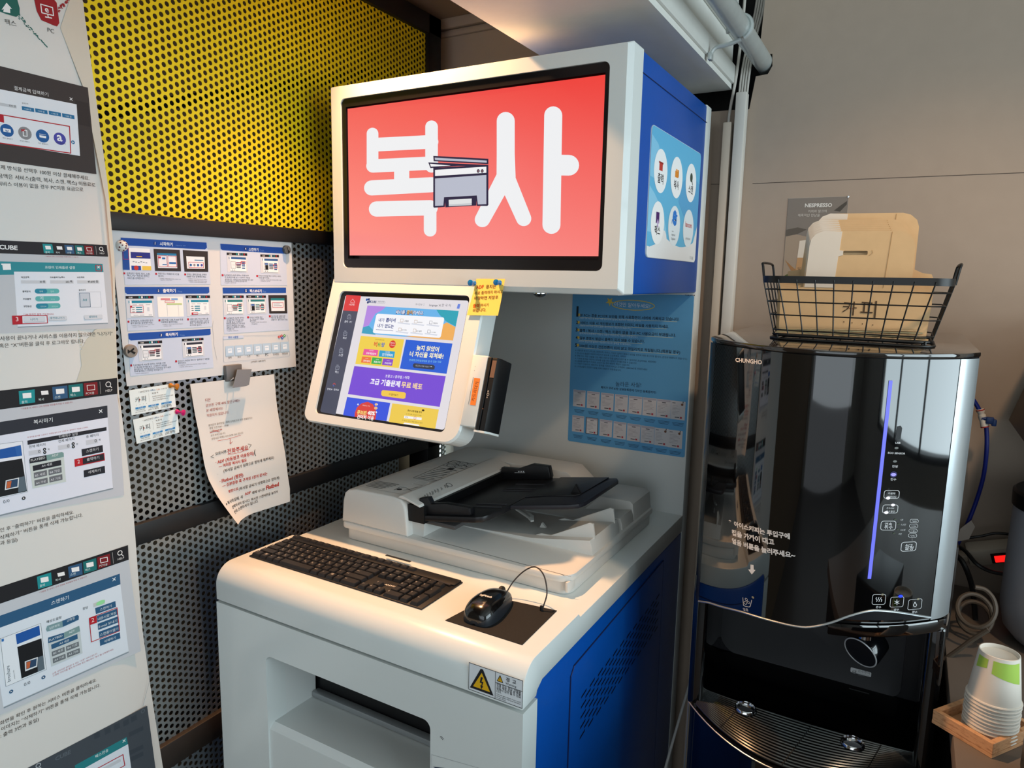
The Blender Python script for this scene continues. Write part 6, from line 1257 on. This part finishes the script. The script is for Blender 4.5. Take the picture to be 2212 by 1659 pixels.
def carrier(dx, dy, dz, lean, label, white_side=True, logo=False):
    """flat folded carrier: wide body below, handle tower with slot above, white flap on the left"""
    yb = 1.336+dy; zb_ = 1.3975
    o = thing('cup_carrier', (-.10+dx, yb, zb_), label, 'cup carrier', 'folded cup carriers in the basket')
    fn_ = lambda a, b, d: (a+dx, yb+d+(b-zb_)*lean, b+dz*(b > zb_+.001))
    out = [(-.205, zb_), (.024, zb_), (.028, 1.455), (.022, 1.468), (.008, 1.470), (-.004, 1.476), (-.004, 1.548), (-.008, 1.560), (-.018, 1.569), (-.03, 1.5725), (-.145, 1.574), (-.158, 1.569), (-.165, 1.560), (-.167, 1.548), (-.171, 1.476), (-.208, 1.470)]
    hole = rrect(-.112, 1.5325, -.074, 1.5395, .002, 3)
    b1 = MB(); plate_hole(b1, out, hole, fn_, 0, .0009, kr); b1.build('board', o)
    if white_side:
        b2 = MB(); b2.prism([(-.169, 1.476), (-.122, 1.476), (-.119, 1.530), (-.112, 1.532), (-.112, 1.5395), (-.118, 1.5405), (-.1165, 1.5725), (-.145, 1.5742), (-.158, 1.569), (-.165, 1.560), (-.167, 1.548)], fn_, -.0008, -.0001, kw); b2.build('white_flap', o)
    b3 = MB(); m3 = ink('a47c4e')
    for L_ in ([(-.045, 1.478), (-.040, 1.571)], [(-.078, 1.5405), (-.068, 1.5405)], [(-.068, 1.5405), (-.066, 1.536)], [(-.066, 1.536), (-.072, 1.531)]):
        (a, p), (b, q) = L_; b3.add([fn_(a-.0004, p, -.0010), fn_(b-.0004, q, -.0010), fn_(b+.0004, q, -.0010), fn_(a+.0004, p, -.0010)], [(0, 1, 2, 3)], m3)
    if logo:
        V1 = None; mk = ink('4c3a28')
        for t, x, y, w in (('카', -.104, 1.4305, .022), ('피', -.076, 1.4275, .024), ('·', -.101, 1.417, .002), ('·', -.088, 1.416, .002), ('·', -.072, 1.415, .002), ('·', -.056, 1.414, .002)):
            V, Fs = glyphs(t, .0); m0, m1 = min(v[0] for v in V), max(v[0] for v in V); y0 = min(v[1] for v in V); k_ = w/(m1-m0)
            b3.add([fn_(x+(p[0]-m0)*k_, y+(p[1]-y0)*k_-.06*(p[0]-m0)*k_, -.0011) for p in V], Fs, mk)
        b3.add([fn_(a, b, -.0012) for a, b in ((-.094, 1.441), (-.088, 1.4405), (-.088, 1.4415), (-.094, 1.442))], [(0, 1, 2, 3)], ink('9a3a2a'))
    b3.build('crease', o)
    return o
carrier(0, 0, 0, .10, 'front cup carrier with a slot handle and the dark printed logo', True, True)
for k in range(1, 7): carrier(-.0016*k-.001, .0056*k, .0036*k, .10, 'cup carrier in the fanned bundle behind the front one'.replace('in the fanned', '%s in the fanned' % ('', 'second', 'third', 'fourth', 'fifth', 'sixth', 'seventh')[k]), True)
carrier(.002, .050, .034, .12, 'rearmost cup carrier standing highest in the basket', True)
# flat boards lying on the basket floor behind the wires
for k in range(5):
    tg = MB().box((-.208+.002*k, 1.316+.0015*k, zbm+.002+k*.0026), (.028-.003*k, 1.334, zbm+.0036+k*.0026), mat('board_edge', 'b3a882', .8) if k % 2 else kr, 0, rot=Matrix.Rotation(math.radians(-.5*k), 3, 'Y'))
    tag(tg.build('folded_board'), ('lowest', 'second lowest', 'middle', 'second highest', 'topmost')[k]+' of the flat folded boards lying along the basket floor', 'cardboard', 'flat boards in the basket')

# poster on the grey wall behind the basket
np_ = Art(backP, (1600, 400, 4.096)); np_.off = .0006
c0, c1 = (-.2775, 1.42), (-.148, 1.681)
np_.mb.box((c0[0], 1.7992, c0[1]), (c1[0], 1.7999, c1[1]), mat('poster_card', 'a89f94', .4))
np_.off = .0012
nu = lambda u, v: (c0[0]+(c1[0]-c0[0])*u, c0[1]+(c1[1]-c0[1])*v)
np_.polyuv([nu(*p) for p in ((0.003, .44), (.997, .44), (.997, .997), (.003, .997))], '7d746c', 1); np_.polyuv([nu(*p) for p in ((.003, .1), (.997, .1), (.997, .58), (.003, .70))], '9c8a78', 2); np_.polyuv([nu(*p) for p in ((.003, .003), (.997, .003), (.997, .115), (.003, .115))], 'b8b0a6', 3)
np_.polyuv([nu(*p) for p in ((.78, .88), (.9, .93), (.98, .96), (.98, .93), (.88, .87))], '4c4640', 2); np_.polyuv([nu(*p) for p in ((.003, .66), (.2, .68), (.36, .72), (.2, .74), (.003, .72))], '5c544c', 3)
np_.polyuv([nu(*p) for p in ((.22, .36), (.25, .62), (.40, .63), (.44, .36))], 'd6cabb', 4); np_.polyuv([nu(*p) for p in ((.22, .36), (.235, .47), (.43, .47), (.44, .36))], 'b58c62', 5); np_.polyuv([nu(*p) for p in ((.02, .45), (.2, .37), (.42, .36), (.3, .32), (.2, .31))], '9c7148', 4)
for x, y, r, c_ in ((.12, .285, .10, '565c34'), (.13, .25, .09, '6e3a2c'), (.27, .23, .08, '4a7a52'), (.3, .2, .07, '7c3030')):
    q = nu(x, y); np_.polyuv([(q[0]+r*.13*math.cos(k*math.pi/8), q[1]+r*.10*math.sin(k*math.pi/8)) for k in range(16)], c_, 5)
np_.text('NESPRESSO', 568, 195, 808, 192, 'dcd8d2', 6, .03); np_.text('커피와 밀크의', 596, 243, 760, 240, 'd0c9c0', 6); np_.text('매혹적인 만남을', 508, 278, 700, 277, 'd0c9c0', 6); np_.text('밀크', 505, 752, 560, 751, '3c3630', 6)
tag(np_.build('coffee_poster'), 'small brown coffee poster on the grey wall half hidden by the basket', 'poster')
MB().lathe([(.0, 0), (.0022, 0), (.0022, .0012), (0, .0014)], (c1[0]-.001, 1.7985, c1[1]-.001), chrome, 12, (0, -1, 0)).build('poster_tack', label='silver tack in the top right corner of the coffee poster', cat='tack')

# ================================================================ wall services: pipe, trunking, cables
pm = mat('pipe_paint', 'b4bab8', .3, metal=.35, noise=.1, nscale=40, bump=.3)
pp = thing('wall_pipe', (-.362, 1.0, 2.0), 'painted grey pipe running under the ceiling beside the beam into the wall', 'pipe')
def pl_(y): return Vector((-.358, y, 1.997))
MB().tube([pl_(-1.5), pl_(1.79)], .0205, pm, 24).tube([pl_(1.79), pl_(1.85)], .0205, pm, 24).build('pipe_tube', pp)
br2 = MB(); yk = 1.545
br2.tube([pl_(yk)+Vector((.0235*math.cos(a_), 0, .0235*math.sin(a_))) for a_ in [math.radians(200-k*14) for k in range(20)]][::-1], .0045, pm, 8)
br2.tube(bez([pl_(yk)+Vector((.004, 0, -.0238)), pl_(yk)+Vector((-.02, 0, -.030)), pl_(yk)+Vector((-.045, 0, -.033)), pl_(yk)+Vector((-.056, 0, -.045)), Vector((-.4165, yk, 1.945))], 6), .0045, pm, 8); br2.box((-.4185, yk-.008, 1.94), (-.410, yk+.008, 1.955), pm, .002)
br2.build('pipe_clamp', pp)
tm = mat('trunking_white', 'c9c4bc', .5)
tag(MB().box((-.4355, 1.772, 0), (-.4155, 1.799, 1.8615), mat('trunking_cream', 'c0b2a2', .55), .002).build('cable_trunking'), 'narrow cream cable trunking on the wall, shorter of the two beside the kiosk', 'cable trunking', 'cable trunking on the back wall')
tag(MB().box((-.4085, 1.768, 0), (-.3845, 1.799, 1.9265), tm, .002).build('cable_trunking'), 'wide white cable trunking on the wall, taller of the two beside the kiosk', 'cable trunking', 'cable trunking on the back wall')
cgm = mat('cable_sheath', 'bdb8b0', .5)
tag(MB().tube(bez([Vector((-.426, 1.785, 1.84)), Vector((-.424, 1.785, 1.89)), Vector((-.4165, 1.79, 1.96)), Vector((-.4125, 1.80, 2.05)), Vector((-.411, 1.81, 2.2)), Vector((-.411, 1.81, 2.4))], 6), .0035, cgm, 8).build('single_cable'), 'single pale cable rising from the shorter trunking', 'cable')
for k in range(4):
    tag(MB().tube(bez([Vector((-.4055+k*.006, 1.785, 1.90)), Vector((-.405+k*.006, 1.80, 1.98)), Vector((-.402+k*.006, 1.83, 2.06)), Vector((-.396+k*.006, 1.86, 2.14)), Vector((-.398+k*.006, 1.87, 2.22)), Vector((-.43+k*.006, 1.88, 2.34))], 6), .0027, cgm, 8).build('bundled_cable'), 'pale cable in the bundle rising from the taller trunking', 'cable', 'cable bundle above the trunking')
tag(MB().tube(bez([Vector((-.43, 1.40, .0)), Vector((-.43, 1.42, .10)), Vector((-.425, 1.55, .28)), Vector((-.41, 1.70, .46)), Vector((-.40, 1.76, .56))], 8), .0035, mat('white_cord', 'c8c8c4', .4), 8).build('white_cable'), 'thin white cord slanting between the kiosk and the purifier', 'cable')

# ================================================================ right of the purifier
ctop = .82
ct = thing('side_counter', (.5, 1.3, 0), 'grey-brown counter under the paper cups right of the purifier', 'counter')
MB().box((.112, .55, ctop-.03), (1.2, 1.79, ctop), mat('counter_laminate', '6e655e', .5, noise=.06, nscale=30), .002).build('worktop', ct)
MB().box((.13, .6, 0), (1.18, 1.79, ctop-.03), mat('counter_body', '2c2a28', .6)).build('counter_body', ct)
tag(MB().box((.108, 1.50, ctop), (.118, 1.70, 1.0), mat('dark_panel', '2b2725', .5), .002).build('divider_board'), 'dark upright board beside the back of the purifier', 'board')
# blue hose with valve
hm = mat('hose_blue', '14247c', .35)
hs_ = thing('water_hose', (.15, 1.74, 1.2), 'blue water hose with a white valve on the wall', 'hose')
wpt = lambda x, y, Y: EYE+ray(x, y)*((Y-EYE.y)/ray(x, y).y)
MB().tube(bez([wpt(2088, 845, 1.74), wpt(2104, 866, 1.74), wpt(2117, 888, 1.74), wpt(2126, 905, 1.74), wpt(2131, 930, 1.74), wpt(2131, 975, 1.74), wpt(2124, 1030, 1.745), wpt(2108, 1085, 1.75), wpt(2086, 1140, 1.75), wpt(2066, 1180, 1.75)], 6), .0042, hm, 10).build('hose_tube', hs_)
va, vb = wpt(2117, 884, 1.738), wpt(2128, 924, 1.738); vx = (vb-va).normalized()
vm = mat('valve_white', 'd8d4cc', .45)
MB().lathe([(.0065, 0), (.0075, .001), (.0075, .006), (.006, .008), (.006, .013)], va, vm, 18, vx).lathe([(.0065, 0), (.007, .010), (.0075, .012), (.0075, .018)], va+vx*.020, vm, 18, vx).lathe([(.0072, .012), (.0072, .022)], va, vm, 18, vx).build('valve_body', hs_)
rm = mat('ring_red', 'a42a22', .45); MB().lathe([(.0079, 0), (.0079, .0022)], va+vx*.0005, rm, 18, vx).lathe([(.0079, 0), (.0079, .0022)], va+vx*.0365, rm, 18, vx).build('valve_ring', hs_)
vk = va+vx*.019+Vector((.010, -.004, .0)); MB().box(vk-Vector((.004, .006, .010)), vk+Vector((.010, .006, .004)), mat('valve_blue', '16346c', .4), .002).box(vk+Vector((.006, -.005, -.014)), vk+Vector((.015, .005, .0)), mat('valve_blue', '16346c', .4), .002).tube([vk-Vector((.012, 0, 0)), vk], .004, mat('valve_blue', '16346c', .4), 8).build('valve_handle', hs_)
# power strip with lit red switch
st_ = thing('power_strip', (.19, 1.72, .93), 'white power strip with a glowing red switch behind the tank', 'power strip')
S0 = wpt(2116, 1194, 1.755); rS = Matrix.Rotation(math.radians(-18), 3, 'Y') @ Matrix.Rotation(math.radians(20), 3, 'X')
pl2 = mat('strip_cream', 'b4aa9a', .5)
MB().box(S0+Vector((-.024, -.018, -.022)), S0+Vector((.13, .018, .020)), pl2, .006, rot=rS, piv=S0).build('strip_body', st_)
MB().box(S0+Vector((.018, -.0195, -.016)), S0+Vector((.052, -.0175, .010)), black, .001, rot=rS, piv=S0).build('switch_frame', st_)
MB().box(S0+Vector((.024, -.022, -.012)), S0+Vector((.048, -.019, .004)), mat('switch_red', 'ff1c18', .3, emit=1.3), .001, rot=rS, piv=S0).build('rocker_switch', st_)
tag(MB().box(S0+Vector((-.040, -.012, -.012)), S0+Vector((-.022, .010, .004)), mat('plug_beige', 'a89a88', .5), .003, rot=rS, piv=S0).lathe([(.006, 0), (.0045, .02)], S0+Vector((-.04, 0, 0)), mat('plug_beige', 'a89a88', .5), 12, (-1, 0, .3)).build('power_plug'), 'beige plug at the left end of the power strip', 'plug')
bc = mat('black_cable', '0e0d0d', .45); bc2 = mat('brown_cable', '4a4036', .55)
def cord(pts, r, m_, name, label, grp=None): tag(MB().tube(bez(pts, 8), r, m_, 8).build(name), label, 'cable', grp)
cord([wpt(2066, 1164, 1.74), wpt(2090, 1162, 1.74), wpt(2120, 1158, 1.74), wpt(2150, 1152, 1.74), wpt(2185, 1155, 1.74), wpt(2212, 1165, 1.74)], .003, bc, 'black_cable', 'black cord arching along the wall above the power strip')
cord([wpt(2062, 1176, 1.70), wpt(2085, 1190, 1.68), wpt(2110, 1218, 1.66), wpt(2140, 1234, 1.66), wpt(2180, 1242, 1.66)], .004, bc, 'black_cable', 'black cord drooping in front of the power strip')
cord([wpt(2060, 1195, 1.66), wpt(2080, 1215, 1.62), wpt(2098, 1260, 1.62), wpt(2105, 1310, 1.62), wpt(2110, 1400, 1.60)], .005, bc, 'black_cable', 'black cord hanging down from the plug behind the purifier')
ring_c = wpt(2100, 1340, 1.55)
cord([ring_c+Vector((.028*math.cos(a_)+.004*math.cos(a_*.3), .02*math.sin(a_)-.004*k, .027*math.sin(a_)+.003*k)) for k, a_ in enumerate([i*math.pi/5 for i in range(24)])], .0042, bc2, 'coiled_cable', 'brown coiled cord lying behind the paper cups')
cord([wpt(2040, 1425, 1.42), wpt(2070, 1404, 1.42), wpt(2100, 1382, 1.42), wpt(2135, 1360, 1.42)], .0042, bc2, 'brown_cable', 'straight brown cord slanting up behind the paper cups')
tag(MB().prism([(0, 0), (.022, .010), (.030, .040), (.022, .052), (.004, .030)], lambda a, b, d: (wpt(2066, 1170, 1.735).x+a, 1.735+d, wpt(2066, 1170, 1.735).z+b), 0, .002, mat('torn_tape', 'b0a498', .6)).build('torn_tag'), 'torn pale scrap of tape on the wall beside the blue hose', 'tape scrap')

# tray with the stack of paper cups
ty = thing('wooden_tray', (.15, 1.17, ctop), 'small beech wood tray holding the paper cups', 'tray')
wood = bpy.data.materials.new('beech_wood'); wood.use_nodes = True; wn = wood.node_tree; wbs = wn.nodes['Principled BSDF']
wt = wn.nodes.new('ShaderNodeTexCoord'); wmp = wn.nodes.new('ShaderNodeMapping'); wno = wn.nodes.new('ShaderNodeTexNoise'); wcr = wn.nodes.new('ShaderNodeValToRGB')
wmp.inputs['Scale'].default_value = (60, 60, 260); wno.inputs['Scale'].default_value = 1.5; wno.inputs['Detail'].default_value = 4
wn.links.new(wt.outputs['Object'], wmp.inputs[0]); wn.links.new(wmp.outputs[0], wno.inputs['Vector']); wn.links.new(wno.outputs['Fac'], wcr.inputs[0]); wcr.color_ramp.elements[0].color = (*lin('a06a42'), 1); wcr.color_ramp.elements[0].position = .25; wcr.color_ramp.elements[1].color = (*lin('cf9c70'), 1); wcr.color_ramp.elements[1].position = .5
wn.links.new(wcr.outputs[0], wbs.inputs['Base Color']); wbs.inputs['Roughness'].default_value = .55
ZT = ctop+.0225
TPl = Plane((0, 0, ZT), (1, 0, 0), (0, 1, 0))
a_ = Vector(TPl.at(*TPl.uv(2016, 1532))); b_ = Vector(TPl.at(*TPl.uv(2146, 1608)))
ex = (b_-a_).normalized(); ey = Vector((-ex.y, ex.x, 0)); LW = (b_-a_).length; LD = .105
tfn = lambda a, b, d: tuple(Vector((a_.x, a_.y, 0))+ex*a+ey*b+Vector((0, 0, d)))
tw = MB(); tw.prism([(0, 0), (LW, 0), (LW, LD), (0, LD)], tfn, ctop+.0005, ctop+.006, wood)
tw.build('tray_base', ty)
for p4_ in ([(0, 0), (LW, 0), (LW, .008), (0, .008)], [(0, LD-.008), (LW, LD-.008), (LW, LD), (0, LD)], [(0, .0081), (.008, .0081), (.008, LD-.0081), (0, LD-.0081)], [(LW-.008, .0081), (LW, .0081), (LW, LD-.0081), (LW-.008, LD-.0081)]):
    MB().prism(p4_, tfn, ctop+.0062, ZT, wood, .0006).build('tray_side', ty)
cupm = mat('paper_cup', 'd6d0c6', .6); cg = mat('cup_green', '9cc04c', .6)
cb0 = wpt(2121, 1578, 1.165); cb0 = Vector(tfn(LW*.52+.008, .050, ctop+.0065))
NC = 11; RR, RT, HC = .0345, .0255, .072
ordn = ('lowest', 'second lowest', 'third lowest', 'fourth lowest', 'fifth lowest', 'middle', 'fifth', 'fourth', 'third', 'second', 'topmost')
for k in range(NC):
    base = cb0+Vector((.0004*math.sin(k*2.1), .0004*math.cos(k*1.7), k*.0056))
    lab = 'topmost upside-down paper cup with green print, showing its recessed bottom' if k == NC-1 else (('%s rim in the stack of upside-down white paper cups' % ordn[k]) if k < 6 else ('white paper cup %s from the top of the upside-down stack' % ordn[k]))
    o = thing('paper_cup', base, lab, 'paper cup', 'upside-down paper cups on the tray')
    MB().lathe([(RR-.0016, .0005), (RR+.0004, 0), (RR+.0012, .0012), (RR+.0004, .0028), (RR-.001, .0032), (RT, HC), (RT-.0012, HC+.0003), (RT-.0016, HC-.001), (RT-.0018, HC-.006), (0, HC-.006)], base, cupm, 40).build('cup_body', o)
    MB().lathe([(RR-.0016, .0005), (RT-.002, HC-.007)], base, cupm, 32).build('inner_wall', o)
    if k == NC-1:
        gmb = MB()
        for a0, a1, h0, h1 in ((200, 236, .047, .066), (250, 330, .036, .067)):
            def gp(i, j, a0=a0, a1=a1, h0=h0, h1=h1):
                a = math.radians(a0+(a1-a0)*i); hb = h0+(.012*(1-i) if a1 > 300 else .006*i); h = hb+(h1-hb)*j; r = RR-.001+(RT-RR+.001)*(h-.0032)/(HC-.0032)+.0003
                return base+Vector((r*math.cos(a), r*math.sin(a), h))
            gmb.grid(gp, 14, 3, cg)
        gmb.build('green_print', o)
# drinks machine with frosted tank at the right edge
dm = thing('drinks_machine', (.31, 1.56, ctop), 'black drinks machine with a frosted tank at the right edge', 'drinks machine')
frost = mat('frosted_plastic', 'a9abb4', .45, trans=.25, noise=.02, nscale=90)
tcx, tcy, tr_ = .317, 1.575, .118
MB().lathe([(.070, ctop+.004), (.095, ctop+.008), (.110, ctop+.026), (tr_, .885), (tr_, .90), (tr_-.002, 1.083)], (tcx, tcy, 0), frost, 48).build('tank', dm)
MB().lathe([(.066, ctop+.012), (.100, .845), (.112, .885), (.113, .945), (0, .945)], (tcx, tcy, 0), mat('tank_water', '7f828c', .3), 40).build('tank_content', dm)
MB().lathe([(tr_-.006, 1.078), (tr_+.001, 1.081), (tr_+.002, 1.107), (tr_-.003, 1.1115), (tr_-.026, 1.1115), (tr_-.028, 1.102), (0, 1.102)], (tcx, tcy, 0), mat('lid_black', '121111', .5), 48).build('tank_lid', dm)
mb_k = mat('machine_black', '0b0b0c', .4)
hd = bmesh.new(); lo4 = [(.192, 1.44), (.52, 1.44), (.52, 1.76), (.192, 1.76)]; hi4 = [(.255, 1.46), (.50, 1.46), (.50, 1.76), (.255, 1.76)]
VA_ = [hd.verts.new((x, y, 1.198)) for x, y in lo4]; VB_ = [hd.verts.new((x, y, 1.43)) for x, y in hi4]; hd.faces.new(VA_[::-1]); hd.faces.new(VB_)
for i in range(4): hd.faces.new((VA_[i], VA_[(i+1) % 4], VB_[(i+1) % 4], VB_[i]))
bmesh.ops.bevel(hd, geom=hd.edges[:], offset=.014, segments=3, affect='EDGES')
MB().bm(hd, mb_k, True).build('machine_head', dm)
MB().box((.44, 1.58, ctop), (.52, 1.76, 1.21), mb_k, .006).build('machine_column', dm)
tag(MB().prism([(.176, .95), (.40, .95), (.40, 1.13), (.190, 1.13)], XY, ctop+.0004, .918, mb_k, .006, True, 3).build('black_caddy'), 'black box at the right edge beside the wooden tray', 'box')

# pieces that belong to a part hang one level deeper
def deeper(part, *names):
    for p in [o for o in COL.objects if o.name.split('.')[0] == part]:
        for o in list(COL.objects):
            if o.name.split('.')[0] in names and o.parent is not None and o.parent == p.parent: o.parent = p
deeper('tablet_housing', 'tablet_bezel', 'tablet_screen'); deeper('sign_bezel', 'monitor_frame', 'sign_screen'); deeper('reader_mount', 'reader_label', 'card_reader')
deeper('sign_box', 'side_graphic', 'sign_underside', 'camera_lens'); deeper('deck', 'deck_slot', 'warning_label'); deeper('paper_outlet', 'paper_slot'); deeper('front_panel', 'front_sticker')
deeper('feeder_housing', 'feeder_label', 'feeder_cover'); deeper('input_tray', 'side_guide', 'tray_rib', 'tray_extension', 'guide_marking'); deeper('mouse_shell', 'mouse_top', 'scroll_wheel', 'mouse_logo')
deeper('dispense_lever', 'lever_ring'); deeper('drip_tray', 'tray_slats', 'cup_ring'); deeper('front_panel', 'front_print', 'indicator_lamps', 'line_light', 'curved_trim'); deeper('alcove_back', 'hot_water_label'); deeper('lower_body', 'tray_edge_trim', 'corner_trim')
deeper('strip_body', 'switch_frame', 'rocker_switch'); deeper('tank', 'tank_content', 'tank_lid')
